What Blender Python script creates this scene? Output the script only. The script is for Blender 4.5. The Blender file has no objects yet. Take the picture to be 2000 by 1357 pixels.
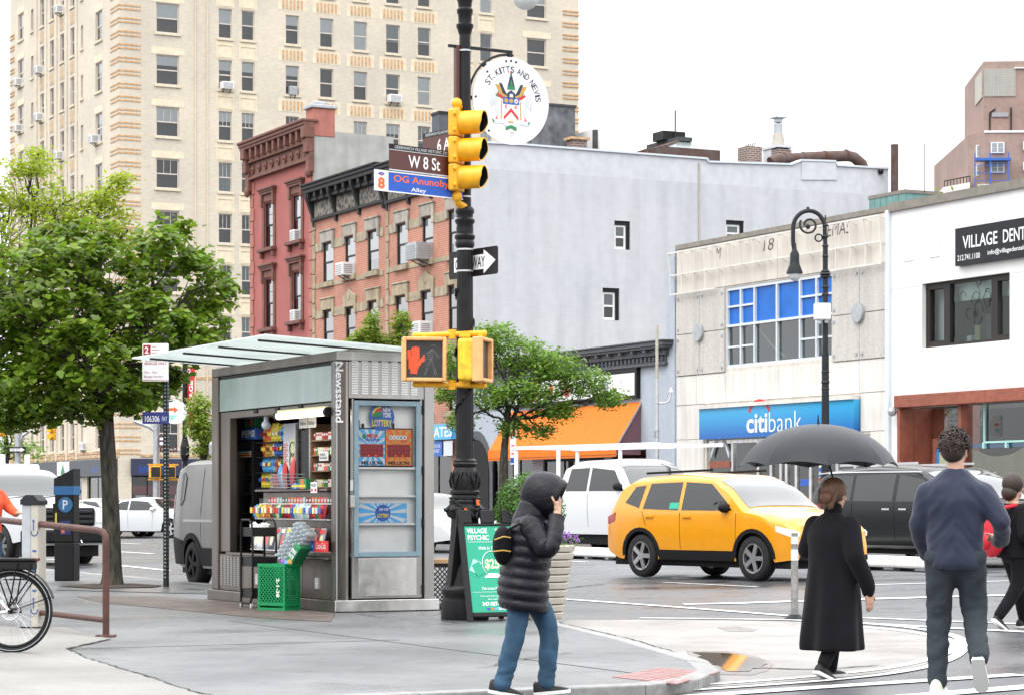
import bpy,bmesh,math,random
from mathutils import Vector,Matrix,noise as mnoise
R=math.radians
rnd=random.Random(7)
sc=bpy.context.scene
COL=sc.collection

# ---------------- camera, sky, sun, exposure ----------------
CAM_H,FPX,HOR=1.27,4722.0,980.0          # eye height, focal length in photo pixels, horizon row
cam_d=bpy.data.cameras.new('camera');cam=bpy.data.objects.new('camera',cam_d);COL.objects.link(cam)
cam_d.sensor_width=36.0;cam_d.lens=FPX / 2000.0 * 36.0
cam_d.shift_y=(HOR - 678.5) / 2000.0
cam_d.clip_start=0.3;cam_d.clip_end=3000
cam.location=(0,0,CAM_H);cam.rotation_euler=(R(90),0,0)
sc.camera=cam

world=bpy.data.worlds.new('World');sc.world=world;world.use_nodes=True
wn=world.node_tree.nodes;wl=world.node_tree.links
bg=wn['Background']
sky=wn.new('ShaderNodeTexSky');sky.sky_type='NISHITA';sky.sun_disc=False
sky.sun_elevation=R(52);sky.sun_rotation=R(215);sky.dust_density=3.0
hsv=wn.new('ShaderNodeHueSaturation');hsv.inputs['Saturation'].default_value=0.10;hsv.inputs['Value'].default_value=0.015
wl.new(sky.outputs[0],hsv.inputs['Color'])
# closed cloud deck: the standard overcast sky, three times brighter overhead than at the horizon
tcw=wn.new('ShaderNodeTexCoord');spw=wn.new('ShaderNodeSeparateXYZ');wl.new(tcw.outputs['Generated'],spw.inputs[0])
mxw=wn.new('ShaderNodeMath');mxw.operation='MAXIMUM';mxw.inputs[1].default_value=0.0;wl.new(spw.outputs[2],mxw.inputs[0])
maw=wn.new('ShaderNodeMath');maw.operation='MULTIPLY_ADD';maw.inputs[1].default_value=2.0;maw.inputs[2].default_value=1.0;wl.new(mxw.outputs[0],maw.inputs[0])
clw=wn.new('ShaderNodeVectorMath');clw.operation='SCALE';clw.inputs[0].default_value=(0.985,1.0,1.02);wl.new(maw.outputs[0],clw.inputs['Scale'])
mixw=wn.new('ShaderNodeMix');mixw.data_type='RGBA';mixw.blend_type='ADD';mixw.inputs['Factor'].default_value=1.0
wl.new(hsv.outputs[0],mixw.inputs[6]);wl.new(clw.outputs[0],mixw.inputs[7])
wl.new(mixw.outputs[2],bg.inputs['Color'])
bg.inputs['Strength'].default_value=1.0

sun_d=bpy.data.lights.new('sun','SUN');sun=bpy.data.objects.new('sun',sun_d);COL.objects.link(sun)
sun_d.energy=0.7;sun_d.angle=R(30);sun_d.color=(1.0,0.97,0.92)
sun.rotation_euler=(R(38),0,R(-35));sun.location=(-20,-20,60)

vs=sc.view_settings
vs.view_transform='Standard';vs.look='None';vs.gamma=1.0;vs.use_curve_mapping=False
vs.exposure=0.32
try:
    sc.cycles.use_denoising=True
    sc.cycles.max_bounces=8;sc.cycles.transparent_max_bounces=16;sc.cycles.diffuse_bounces=3
    sc.cycles.glossy_bounces=3;sc.cycles.transmission_bounces=4;sc.cycles.caustics_reflective=False
    sc.cycles.sample_clamp_indirect=4.0
except Exception:
    pass

# ---------------- the place's own axes ----------------
TH=math.atan2(2350.0,FPX)
UX,UY=-math.sin(TH),math.cos(TH)           # along the avenue, away from the camera
NX,NY=math.cos(TH),math.sin(TH)            # across the avenue
RZ=math.atan2(-UY,-UX)                      # rotation of things that face the avenue (local x to the right, y into the block)
def W(S,D,z=0.0):return Vector((-S*UX + D*NX,-S*UY + D*NY,z))
def SD(x,y):return (-(x*UX + y*UY),x*NX + y*NY)
def fs(px,D):                                 # sight line px meets the plane D
    a=(px-1000)/FPX;Y=D/(a*NX+NY);X=a*Y
    return -(X*UX+Y*UY),Y
def fd(px,S):                                 # sight line px meets the plane S
    a=(px-1000)/FPX;Y=-S/(a*UX+UY);X=a*Y
    return X*NX+Y*NY,Y
def zz(py,Y):return CAM_H + (HOR-py)/FPX*Y
def P(px,py,Y):return Vector(((px-1000)/FPX*Y,Y,zz(py,Y)))
def G(px,py,z=0.0):
    Y=(CAM_H-z)*FPX/(py-HOR);return Vector(((px-1000)/FPX*Y,Y,z))
def zroad(x,y):
    S,D=SD(x,y);return -0.07 + 0.017*(D-12) - 0.003*(-S-30)
def GR(px,py,dz=0.0):                        # point on the road sheet
    v=G(px,py,0)
    for _ in range(8):v=G(px,py,zroad(v.x,v.y)+dz)
    return v

# ---------------- mesh builder ----------------
class MB:
    def __init__(s):s.v=[];s.f=[]
    def add(s,vs,fs):
        o=len(s.v);s.v += [tuple(v) for v in vs];s.f += [tuple(i+o for i in f) for f in fs];return s
    def box(s,x0,x1,y0,y1,z0,z1):
        return s.add([(x0,y0,z0),(x1,y0,z0),(x1,y1,z0),(x0,y1,z0),(x0,y0,z1),(x1,y0,z1),(x1,y1,z1),(x0,y1,z1)],
                     [(0,3,2,1),(4,5,6,7),(0,1,5,4),(1,2,6,5),(2,3,7,6),(3,0,4,7)])
    def cbox(s,c,d,rot=None):
        hx,hy,hz=d[0]/2,d[1]/2,d[2]/2;m=MB().box(-hx,hx,-hy,hy,-hz,hz)
        return s.mb(m,Matrix.Translation(Vector(c)) @ (rot.to_4x4() if rot is not None else Matrix.Identity(4)))
    def mb(s,m,mat=None):
        return s.add([mat @ Vector(v) for v in m.v] if mat is not None else m.v,m.f)
    def bar(s,p0,p1,w,h=None):                # square bar
        p0=Vector(p0);p1=Vector(p1);h=h or w;d=p1-p0;L=d.length
        if L < 1e-6:return s
        q=d.to_track_quat('X','Z').to_matrix()
        return s.cbox((p0+p1)/2,(L,w,h),q)
    def cyl(s,p0,p1,r0,r1=None,n=12,cap=True):
        p0=Vector(p0);p1=Vector(p1);r1=r0 if r1 is None else r1
        q=(p1-p0).to_track_quat('Z','X').to_matrix();vs=[]
        for p,r in ((p0,r0),(p1,r1)):
            for i in range(n):
                a=2*math.pi*i/n;vs.append(p + q @ Vector((r*math.cos(a),r*math.sin(a),0)))
        fs=[(i,(i+1) % n,n+(i+1) % n,n+i) for i in range(n)]
        if cap:fs += [tuple(range(n-1,-1,-1)),tuple(range(n,2*n))]
        return s.add(vs,fs)
    def tube(s,pts,r,n=8,cap=True):
        pts=[Vector(p) for p in pts];k=len(pts);rs=r if isinstance(r,(list,tuple)) else [r]*k
        vs=[];fs=[];ref=None
        for i,p in enumerate(pts):
            t=(pts[min(i+1,k-1)] - pts[max(i-1,0)]).normalized()
            if ref is None:
                ref=Vector((0,0,1)) if abs(t.z) < 0.9 else Vector((1,0,0))
            ref=(ref - t*ref.dot(t))
            if ref.length < 1e-5:ref=t.orthogonal()
            ref.normalize();b=t.cross(ref)
            for j in range(n):
                a=2*math.pi*j/n;vs.append(p + (ref*math.cos(a)+b*math.sin(a))*rs[i])
        for i in range(k-1):
            for j in range(n):
                fs.append((i*n+j,i*n+(j+1) % n,(i+1)*n+(j+1) % n,(i+1)*n+j))
        if cap:fs += [tuple(range(n-1,-1,-1)),tuple(range((k-1)*n,k*n))]
        return s.add(vs,fs)
    def lathe(s,prof,n=20,c=(0,0,0),flute=0,fr=0.0):
        vs=[];fs=[];k=len(prof)
        for r,z in prof:
            for j in range(n):
                a=2*math.pi*j/n;rr=r*(1-(fr if flute and j % 2 else 0));vs.append((c[0]+rr*math.cos(a),c[1]+rr*math.sin(a),c[2]+z))
        for i in range(k-1):
            for j in range(n):fs.append((i*n+j,i*n+(j+1) % n,(i+1)*n+(j+1) % n,(i+1)*n+j))
        fs += [tuple(range(n-1,-1,-1)),tuple(range((k-1)*n,k*n))]
        return s.add(vs,fs)
    def prism(s,poly,y0,y1):                   # poly in (x,z), counter-clockwise seen from -y
        n=len(poly)
        ar=sum(poly[i][0]*poly[(i+1) % n][1]-poly[(i+1) % n][0]*poly[i][1] for i in range(n))
        if ar < 0:poly=poly[::-1]
        vs=[(x,y0,z) for x,z in poly] + [(x,y1,z) for x,z in poly]
        fs=[tuple(range(n)),tuple(range(2*n-1,n-1,-1))] + [(i,n+i,n+(i+1) % n,(i+1) % n) for i in range(n)]
        return s.add(vs,fs)
    def slab(s,poly,z0,z1):                    # poly in (x,y)
        n=len(poly)
        ar=sum(poly[i][0]*poly[(i+1) % n][1]-poly[(i+1) % n][0]*poly[i][1] for i in range(n))
        if ar < 0:poly=poly[::-1]
        g=(lambda z,p:z(p[0],p[1]) if callable(z) else z)
        vs=[(p[0],p[1],g(z0,p)) for p in poly] + [(p[0],p[1],g(z1,p)) for p in poly]
        fs=[tuple(range(n-1,-1,-1)),tuple(range(n,2*n))] + [(i,(i+1) % n,n+(i+1) % n,n+i) for i in range(n)]
        return s.add(vs,fs)
    def ball(s,c,r,n=12,m=8,sq=(1,1,1)):
        vs=[];fs=[]
        for i in range(m+1):
            ph=math.pi*i/m
            for j in range(n):
                a=2*math.pi*j/n
                vs.append((c[0]+r*sq[0]*math.sin(ph)*math.cos(a),c[1]+r*sq[1]*math.sin(ph)*math.sin(a),c[2]+r*sq[2]*math.cos(ph)))
        for i in range(m):
            for j in range(n):fs.append((i*n+j,(i+1)*n+j,(i+1)*n+(j+1) % n,i*n+(j+1) % n))
        return s.add(vs,fs)
    def mesh(s,name='mesh'):
        me=bpy.data.meshes.new(name);me.from_pydata(s.v,[],s.f);me.update();return me
    def obj(s,name,mat=None,parent=None,smooth=0,bevel=0,seg=2,loc=None,rotz=None):
        return link(name,s.mesh(name),mat,parent,smooth,bevel,seg,loc,rotz)
def link(name,me,mat=None,parent=None,smooth=0,bevel=0,seg=2,loc=None,rotz=None):
    o=bpy.data.objects.new(name,me);COL.objects.link(o)
    if mat is not None and len(me.materials) == 0:me.materials.append(M[mat] if isinstance(mat,str) else mat)
    if parent is not None:o.parent=parent
    if loc is not None:o.location=loc
    if rotz is not None:o.rotation_euler=(0,0,rotz)
    if bevel:
        b=o.modifiers.new('bevel','BEVEL');b.width=bevel;b.segments=seg;b.limit_method='ANGLE';b.angle_limit=R(35)
    if smooth:
        for p in me.polygons:p.use_smooth=True
        if smooth < 90:
            try:me.set_sharp_from_angle(angle=R(smooth))
            except Exception:pass
    return o
def tag(o,label=None,cat=None,group=None,kind=None):
    if label:o['label']=label
    if cat:o['category']=cat
    if group:o['group']=group
    if kind:o['kind']=kind
    return o
def thing(name,label,cat,loc=(0,0,0),rotz=0.0,group=None):
    o=bpy.data.objects.new(name,None);COL.objects.link(o);o.empty_display_size=0.2
    o.location=loc;o.rotation_euler=(0,0,rotz)
    return tag(o,label,cat,group)
def athing(name,label,cat,S,D,z=0.0,group=None):return thing(name,label,cat,W(S,D,z),RZ,group)
def dup(root,loc=None,rotz=None,label=None,group=None):
    r=root.copy();COL.objects.link(r)
    if loc is not None:r.location=loc
    if rotz is not None:r.rotation_euler=(0,0,rotz)
    if label:r['label']=label
    if group:r['group']=group
    for ch in list(root.children):
        c=ch.copy();COL.objects.link(c);c.parent=r
        for g in list(ch.children):
            d=g.copy();COL.objects.link(d);d.parent=c
    return r
TMP=bpy.data.scenes.new('workbench')            # an empty bench, so that baking one object does not touch the rest
def evald(o):                                   # bake modifiers / letters into a plain mesh
    TMP.collection.objects.link(o);vl=TMP.view_layers[0];vl.update();dg=vl.depsgraph
    me=bpy.data.meshes.new_from_object(o.evaluated_get(dg));TMP.collection.objects.unlink(o);return me
_tc={}
def text(s,size=1.0,fit=None,ext=0.004,bold=0.0,align='CENTER',shear=0.0):
    """letters as an MB in the x,z plane facing -y, centred on the origin; fit=(width,height)"""
    key=(s,bold,shear)
    if key not in _tc:
        cu=bpy.data.curves.new('t','FONT');cu.body=s;cu.size=1;cu.offset=bold;cu.shear=shear
        cu.resolution_u=3
        o=bpy.data.objects.new('t',cu)
        me=evald(o);_tc[key]=([v.co.copy() for v in me.vertices],[tuple(p.vertices) for p in me.polygons])
        bpy.data.objects.remove(o);bpy.data.curves.remove(cu);bpy.data.meshes.remove(me)
    vs,fs_=_tc[key]
    if not vs:return MB()
    x0=min(v.x for v in vs);x1=max(v.x for v in vs);y0=min(v.y for v in vs);y1=max(v.y for v in vs)
    if fit:kx=fit[0]/max(x1-x0,1e-4);ky=fit[1]/max(y1-y0,1e-4)
    else:kx=ky=size
    cx={'CENTER':(x0+x1)/2,'LEFT':x0,'RIGHT':x1}[align];cy=(y0+y1)/2
    m=MB();m.add([((v.x-cx)*kx,-ext,(v.y-cy)*ky) for v in vs],fs_)
    return m
def mv(m,x=0,y=0,z=0,ry=0.0,rz=0.0):
    o=MB();T=Matrix.Translation((x,y,z)) @ Matrix.Rotation(rz,4,'Z') @ Matrix.Rotation(ry,4,'Y');o.mb(m,T);return o

# ---------------- materials ----------------
M={}
def mat(name,col,rough=0.6,metal=0.0,var=0.0,vscale=6.0,bump=0.0,bscale=40.0,spec=0.5,col2=None,emit=None,estr=0.0,
        coat=0.0,streak=0.0,island=0.0,trans=0.0,rvar=0.0,stretch=None,sheen=0.0):
    m=bpy.data.materials.new(name);m.use_nodes=True;M[name]=m
    nt=m.node_tree;b=nt.nodes['Principled BSDF'];N=nt.nodes.new;L=nt.links.new
    b.inputs['Base Color'].default_value=(*col,1);b.inputs['Roughness'].default_value=rough;b.inputs['Metallic'].default_value=metal
    b.inputs['Specular IOR Level'].default_value=spec
    if coat:b.inputs['Coat Weight'].default_value=coat;b.inputs['Coat Roughness'].default_value=0.06
    if sheen:b.inputs['Sheen Weight'].default_value=sheen
    if emit:b.inputs['Emission Color'].default_value=(*emit,1);b.inputs['Emission Strength'].default_value=estr
    tc=N('ShaderNodeTexCoord');vec=tc.outputs['Object']
    if stretch:
        mp=N('ShaderNodeMapping');mp.inputs['Scale'].default_value=stretch;L(vec,mp.inputs[0]);vec=mp.outputs[0]
    cur=None
    if var > 0 or col2:
        n1=N('ShaderNodeTexNoise');n1.inputs['Scale'].default_value=vscale;n1.inputs['Detail'].default_value=6;L(vec,n1.inputs['Vector'])
        rp=N('ShaderNodeValToRGB');rp.color_ramp.elements[0].position=0.32;rp.color_ramp.elements[1].position=0.68
        c0=tuple(max(0,c*(1-var)) for c in col);c1=col2 if col2 else tuple(min(1,c*(1+var)) for c in col)
        rp.color_ramp.elements[0].color=(*c0,1);rp.color_ramp.elements[1].color=(*c1,1)
        L(n1.outputs['Fac'],rp.inputs[0]);cur=rp.outputs[0]
    if streak > 0:                                # rain-washed dirt
        mp2=N('ShaderNodeMapping');mp2.inputs['Scale'].default_value=(3.0,3.0,0.22);L(tc.outputs['Object'],mp2.inputs[0])
        n2=N('ShaderNodeTexNoise');n2.inputs['Scale'].default_value=1.6;n2.inputs['Detail'].default_value=5;L(mp2.outputs[0],n2.inputs['Vector'])
        r2=N('ShaderNodeValToRGB');r2.color_ramp.elements[0].position=0.35;r2.color_ramp.elements[1].position=0.62
        r2.color_ramp.elements[0].color=(1-streak,1-streak,1-streak*0.95,1);r2.color_ramp.elements[1].color=(1,1,1,1)
        L(n2.outputs['Fac'],r2.inputs[0])
        mx=N('ShaderNodeMix');mx.data_type='RGBA';mx.blend_type='MULTIPLY';mx.inputs['Factor'].default_value=1
        if cur:L(cur,mx.inputs[6])
        else:mx.inputs[6].default_value=(*col,1)
        L(r2.outputs[0],mx.inputs[7]);cur=mx.outputs[2]
    if island > 0:
        ge=N('ShaderNodeNewGeometry');h=N('ShaderNodeHueSaturation')
        mr=N('ShaderNodeMapRange');mr.inputs['To Min'].default_value=1-island;mr.inputs['To Max'].default_value=1+island
        L(ge.outputs['Random Per Island'],mr.inputs[0]);L(mr.outputs[0],h.inputs['Value'])
        if cur:L(cur,h.inputs['Color'])
        else:h.inputs['Color'].default_value=(*col,1)
        mr2=N('ShaderNodeMapRange');mr2.inputs['To Min'].default_value=0.5-island*0.04;mr2.inputs['To Max'].default_value=0.5+island*0.03
        ml=N('ShaderNodeMath');ml.operation='MULTIPLY';ml.inputs[1].default_value=7.31
        fr=N('ShaderNodeMath');fr.operation='FRACT'
        L(ge.outputs['Random Per Island'],ml.inputs[0]);L(ml.outputs[0],fr.inputs[0]);L(fr.outputs[0],mr2.inputs[0]);L(mr2.outputs[0],h.inputs['Hue'])
        cur=h.outputs[0]
    if cur:L(cur,b.inputs['Base Color'])
    if rvar > 0:
        n3=N('ShaderNodeTexNoise');n3.inputs['Scale'].default_value=vscale*1.7;n3.inputs['Detail'].default_value=4;L(vec,n3.inputs['Vector'])
        m3=N('ShaderNodeMapRange');m3.inputs['From Min'].default_value=0.3;m3.inputs['From Max'].default_value=0.7
        m3.inputs['To Min'].default_value=max(0.02,rough-rvar);m3.inputs['To Max'].default_value=min(1,rough+rvar)
        L(n3.outputs['Fac'],m3.inputs[0]);L(m3.outputs[0],b.inputs['Roughness'])
    if bump > 0:
        n4=N('ShaderNodeTexNoise');n4.inputs['Scale'].default_value=bscale;n4.inputs['Detail'].default_value=4;L(vec,n4.inputs['Vector'])
        bp=N('ShaderNodeBump');bp.inputs['Strength'].default_value=bump;bp.inputs['Distance'].default_value=0.02
        L(n4.outputs['Fac'],bp.inputs['Height']);L(bp.outputs[0],b.inputs['Normal'])
    if trans > 0:                                 # thin translucent leaf / frosted sheet
        out=nt.nodes['Material Output'];tr=N('ShaderNodeBsdfTranslucent');ms=N('ShaderNodeMixShader');ms.inputs[0].default_value=trans
        if cur:L(cur,tr.inputs[0])
        else:tr.inputs[0].default_value=(*col,1)
        L(b.outputs[0],ms.inputs[1]);L(tr.outputs[0],ms.inputs[2]);L(ms.outputs[0],out.inputs[0])
    return m
def brickmat(name,c1,c2,mortar,bw=0.21,bh=0.07,mw=0.012,side=False,var=0.25,vs=0.25,rough=0.85,streak=0.0,dirt=0.15):
    m=bpy.data.materials.new(name);m.use_nodes=True;M[name]=m
    nt=m.node_tree;b=nt.nodes['Principled BSDF'];N=nt.nodes.new;L=nt.links.new
    tc=N('ShaderNodeTexCoord');sp=N('ShaderNodeSeparateXYZ');L(tc.outputs['Object'],sp.inputs[0])
    ad=N('ShaderNodeMath');ad.operation='ADD';L(sp.outputs[0],ad.inputs[0]);L(sp.outputs[1],ad.inputs[1])
    cb=N('ShaderNodeCombineXYZ');L(ad.outputs[0],cb.inputs[0]);L(sp.outputs[2],cb.inputs[1])
    br=N('ShaderNodeTexBrick');L(cb.outputs[0],br.inputs['Vector']);br.inputs['Scale'].default_value=1.0
    br.inputs['Brick Width'].default_value=bw;br.inputs['Row Height'].default_value=bh;br.inputs['Mortar Size'].default_value=mw
    br.inputs['Color1'].default_value=(*c1,1);br.inputs['Color2'].default_value=(*c2,1);br.inputs['Mortar'].default_value=(*mortar,1)
    n=N('ShaderNodeTexNoise');n.inputs['Scale'].default_value=vs;n.inputs['Detail'].default_value=6;L(tc.outputs['Object'],n.inputs['Vector'])
    rp=N('ShaderNodeValToRGB');rp.color_ramp.elements[0].position=0.35;rp.color_ramp.elements[1].position=0.65
    rp.color_ramp.elements[0].color=(1-var,1-var,1-var*0.8,1);rp.color_ramp.elements[1].color=(1,1,1,1);L(n.outputs['Fac'],rp.inputs[0])
    mx=N('ShaderNodeMix');mx.data_type='RGBA';mx.blend_type='MULTIPLY';mx.inputs['Factor'].default_value=1
    L(br.outputs['Color'],mx.inputs[6]);L(rp.outputs[0],mx.inputs[7])
    n2=N('ShaderNodeTexNoise');n2.inputs['Scale'].default_value=3.0;n2.inputs['Detail'].default_value=8;L(tc.outputs['Object'],n2.inputs['Vector'])
    r2=N('ShaderNodeValToRGB');r2.color_ramp.elements[0].position=0.3;r2.color_ramp.elements[1].position=0.6
    r2.color_ramp.elements[0].color=(1-dirt,1-dirt,1-dirt,1);r2.color_ramp.elements[1].color=(1,1,1,1);L(n2.outputs['Fac'],r2.inputs[0])
    m2=N('ShaderNodeMix');m2.data_type='RGBA';m2.blend_type='MULTIPLY';m2.inputs['Factor'].default_value=1
    L(mx.outputs[2],m2.inputs[6]);L(r2.outputs[0],m2.inputs[7]);L(m2.outputs[2],b.inputs['Base Color'])
    if streak > 0:
        mp3=N('ShaderNodeMapping');mp3.inputs['Scale'].default_value=(1.4,1.4,0.12);L(tc.outputs['Object'],mp3.inputs[0])
        n3=N('ShaderNodeTexNoise');n3.inputs['Scale'].default_value=1.3;n3.inputs['Detail'].default_value=6;L(mp3.outputs[0],n3.inputs['Vector'])
        r3=N('ShaderNodeValToRGB');r3.color_ramp.elements[0].position=0.36;r3.color_ramp.elements[1].position=0.56
        r3.color_ramp.elements[0].color=(1-streak,1-streak,1-streak,1);r3.color_ramp.elements[1].color=(1,1,1,1);L(n3.outputs['Fac'],r3.inputs[0])
        m3=N('ShaderNodeMix');m3.data_type='RGBA';m3.blend_type='MULTIPLY';m3.inputs['Factor'].default_value=1
        L(m2.outputs[2],m3.inputs[6]);L(r3.outputs[0],m3.inputs[7]);L(m3.outputs[2],b.inputs['Base Color'])
    bp=N('ShaderNodeBump');bp.inputs['Strength'].default_value=0.4;bp.inputs['Distance'].default_value=0.01;bp.invert=True
    L(br.outputs['Fac'],bp.inputs['Height']);L(bp.outputs[0],b.inputs['Normal'])
    b.inputs['Roughness'].default_value=rough
    return m
def glassmat(name,tint=(0.9,0.95,0.95),rough=0.02,faces=1.0,opaque=False,ior=1.55):
    m=bpy.data.materials.new(name);m.use_nodes=True;M[name]=m
    nt=m.node_tree;N=nt.nodes.new;L=nt.links.new;out=nt.nodes['Material Output'];nt.nodes.remove(nt.nodes['Principled BSDF'])
    t=N('ShaderNodeBsdfDiffuse' if opaque else 'ShaderNodeBsdfTransparent');t.inputs[0].default_value=(*tint,1)
    g=N('ShaderNodeBsdfGlossy');g.inputs['Roughness'].default_value=rough
    f=N('ShaderNodeFresnel');f.inputs[0].default_value=ior
    tcn=N('ShaderNodeTexCoord');nz=N('ShaderNodeTexNoise');nz.inputs['Scale'].default_value=0.9;L(tcn.outputs['Object'],nz.inputs['Vector'])
    bp=N('ShaderNodeBump');bp.inputs['Strength'].default_value=0.025;bp.inputs['Distance'].default_value=0.05;L(nz.outputs['Fac'],bp.inputs['Height'])
    L(bp.outputs[0],g.inputs['Normal'])
    o1=N('ShaderNodeMath');o1.operation='SUBTRACT';o1.inputs[0].default_value=1.0;L(f.outputs[0],o1.inputs[1])
    o2=N('ShaderNodeMath');o2.operation='POWER';o2.inputs[1].default_value=faces;L(o1.outputs[0],o2.inputs[0])      # several glass faces in a row
    o3=N('ShaderNodeMath');o3.operation='SUBTRACT';o3.inputs[0].default_value=1.0;L(o2.outputs[0],o3.inputs[1])
    ms=N('ShaderNodeMixShader');L(o3.outputs[0],ms.inputs[0]);L(t.outputs[0],ms.inputs[1]);L(g.outputs[0],ms.inputs[2]);L(ms.outputs[0],out.inputs[0])
    return m
# colours
mat('iron',(0.007,0.007,0.008),0.40,0.0,var=0.4,vscale=9,bump=0.2,bscale=60,rvar=0.1,spec=0.28)
mat('iron_grey',(0.016,0.018,0.021),0.5,var=0.3,vscale=8,spec=0.3)
mat('steel',(0.42,0.41,0.39),0.36,0.9,var=0.10,vscale=2,rvar=0.10,stretch=(2,2,0.6),streak=0.08)
mat('steel_brown',(0.165,0.14,0.122),0.36,0.8,var=0.10,vscale=1.5,rvar=0.08,stretch=(2,2,0.6))
mat('steel_bright',(0.72,0.71,0.69),0.33,0.85,var=0.14,vscale=4,rvar=0.12,streak=0.12)
mat('alu',(0.55,0.56,0.57),0.4,0.7,var=0.1)
mat('galv',(0.42,0.44,0.46),0.5,0.6,var=0.15)
mat('white',(0.80,0.80,0.79),0.5,var=0.05)
mat('white_gloss',(0.82,0.82,0.82),0.25,coat=0.3)
mat('black',(0.007,0.007,0.008),0.5,spec=0.3)
mat('black_gloss',(0.012,0.012,0.014),0.15,coat=0.4)
mat('rubber',(0.008,0.008,0.009),0.8,var=0.3,vscale=20)
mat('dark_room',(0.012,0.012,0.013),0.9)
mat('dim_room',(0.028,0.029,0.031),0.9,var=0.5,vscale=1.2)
mat('signal_yellow',(0.86,0.43,0.012),0.4,var=0.12,vscale=12,bump=0.1,bscale=30,streak=0.1)
mat('signal_worn',(0.80,0.42,0.16),0.55,var=0.14,vscale=8,streak=0.12)
mat('signal_back',(0.78,0.50,0.02),0.5,var=0.25,vscale=14,streak=0.3)
mat('lens_dark',(0.01,0.02,0.018),0.1,coat=0.5)
mat('hand_red',(0.9,0.10,0.03),0.4,emit=(1.0,0.13,0.03),estr=0.7)
mat('dot_grey',(0.22,0.24,0.22),0.5)
mat('face_black',(0.025,0.026,0.027),0.35,var=0.3)
mat('sign_brown',(0.085,0.022,0.017),0.35,var=0.08)
mat('sign_blue',(0.008,0.085,0.46),0.32,var=0.05)
mat('sign_navy',(0.01,0.02,0.16),0.4)
mat('sign_white',(0.84,0.84,0.85),0.35,var=0.03)
mat('sign_black',(0.010,0.006,0.007),0.45,spec=0.3)
mat('sign_black2',(0.010,0.011,0.014),0.5,spec=0.3)
mat('ink_orange',(0.82,0.14,0.025),0.4)
mat('ink_black',(0.02,0.02,0.022),0.5)
mat('ink_navy',(0.025,0.03,0.07),0.5)
mat('ink_red',(0.62,0.03,0.03),0.5)
mat('ink_pink',(0.75,0.12,0.13),0.5)
mat('ink_maroon',(0.30,0.015,0.025),0.5)
mat('ink_green',(0.02,0.23,0.09),0.5)
mat('ink_teal',(0.35,0.62,0.58),0.5)
mat('ink_gold',(0.55,0.33,0.06),0.5)
mat('ink_blue',(0.03,0.12,0.45),0.5)
mat('ink_sky',(0.10,0.42,0.80),0.5)
mat('ink_yellow',(0.85,0.68,0.06),0.5)
mat('ink_cream',(0.80,0.80,0.45),0.5)
mat('ink_grey',(0.30,0.31,0.33),0.5)
mat('ink_pale',(0.62,0.66,0.70),0.5)
mat('frosted',(0.30,0.405,0.385),0.25,var=0.10,vscale=1.5,coat=0.3,streak=0.12)
mat('canopy_glass',(0.79,0.835,0.82),0.2,var=0.06,vscale=2,trans=0.55)
mat('door_blue',(0.20,0.29,0.34),0.45,var=0.08)
mat('crate_green',(0.0,0.24,0.075),0.42,var=0.08)
mat('board_green',(0.008,0.34,0.20),0.4,var=0.04)
mat('plastic_black',(0.010,0.010,0.011),0.5,spec=0.3)
mat('rust_rail',(0.075,0.026,0.018),0.55,var=0.35,vscale=9,bump=0.15,bscale=60)
mat('rust',(0.17,0.07,0.045),0.8,var=0.5,vscale=3,col2=(0.10,0.075,0.07))
mat('planter',(0.45,0.42,0.36),0.6,var=0.1,streak=0.15)
mat('clear_plastic',(0.72,0.76,0.78),0.12,var=0.2,vscale=20,coat=0.6)
mat('fabric_awning',(0.95,0.23,0.012),0.7,var=0.06,vscale=3,trans=0.25)
mat('awning_side',(0.16,0.08,0.10),0.8)
# masonry
brickmat('tower_brick',(0.70,0.605,0.465),(0.62,0.535,0.41),(0.72,0.68,0.59),bw=0.24,bh=0.085,mw=0.010,var=0.16,vs=0.22,dirt=0.07)
mat('tower_pale',(0.715,0.62,0.465),0.85,var=0.10,vscale=3)
mat('tower_band',(0.53,0.34,0.19),0.9,var=0.3,vscale=5)
mat('tower_band2',(0.50,0.37,0.24),0.9,var=0.3,vscale=9)
mat('tower_trim',(0.68,0.60,0.46),0.85,var=0.08,streak=0.12)
mat('sash_beige',(0.62,0.56,0.50),0.6)
brickmat('row_brick',(0.56,0.195,0.11),(0.49,0.16,0.088),(0.56,0.38,0.30),bw=0.22,bh=0.075,mw=0.013,var=0.22,vs=0.5,dirt=0.15)
mat('row_stone',(0.40,0.33,0.225),0.85,var=0.22,vscale=4,streak=0.25)
mat('row_hood',(0.42,0.375,0.315),0.85,var=0.22,vscale=5,streak=0.4)
mat('red_paint',(0.375,0.112,0.098),0.75,var=0.08,vscale=1.2,streak=0.10)
mat('brown_trim',(0.175,0.072,0.052),0.7,var=0.2,vscale=4,streak=0.15)
mat('red_quoin',(0.40,0.15,0.115),0.8,var=0.15,vscale=3)
mat('stucco',(0.40,0.40,0.375),0.9,var=0.10,vscale=2.5,bump=0.3,bscale=30,streak=0.12)
mat('cornice_black',(0.012,0.012,0.013),0.65,var=0.4,vscale=5)
mat('peeling',(0.42,0.38,0.32),0.9,col2=(0.02,0.02,0.022),var=0.3,vscale=7)
brickmat('grey_wall',(0.605,0.612,0.632),(0.587,0.595,0.616),(0.568,0.576,0.60),bw=0.22,bh=0.075,mw=0.010,var=0.10,vs=0.35,dirt=0.07,streak=0.10)
mat('grey_patch',(0.56,0.57,0.595),0.85,var=0.08,vscale=3)
mat('shop_grey',(0.42,0.46,0.52),0.8,var=0.05,streak=0.06)
mat('shop_trim',(0.085,0.092,0.105),0.65,var=0.15)
mat('pebble',(0.545,0.515,0.48),0.9,var=0.13,vscale=22,bump=0.6,bscale=40,streak=0.14)
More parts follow.
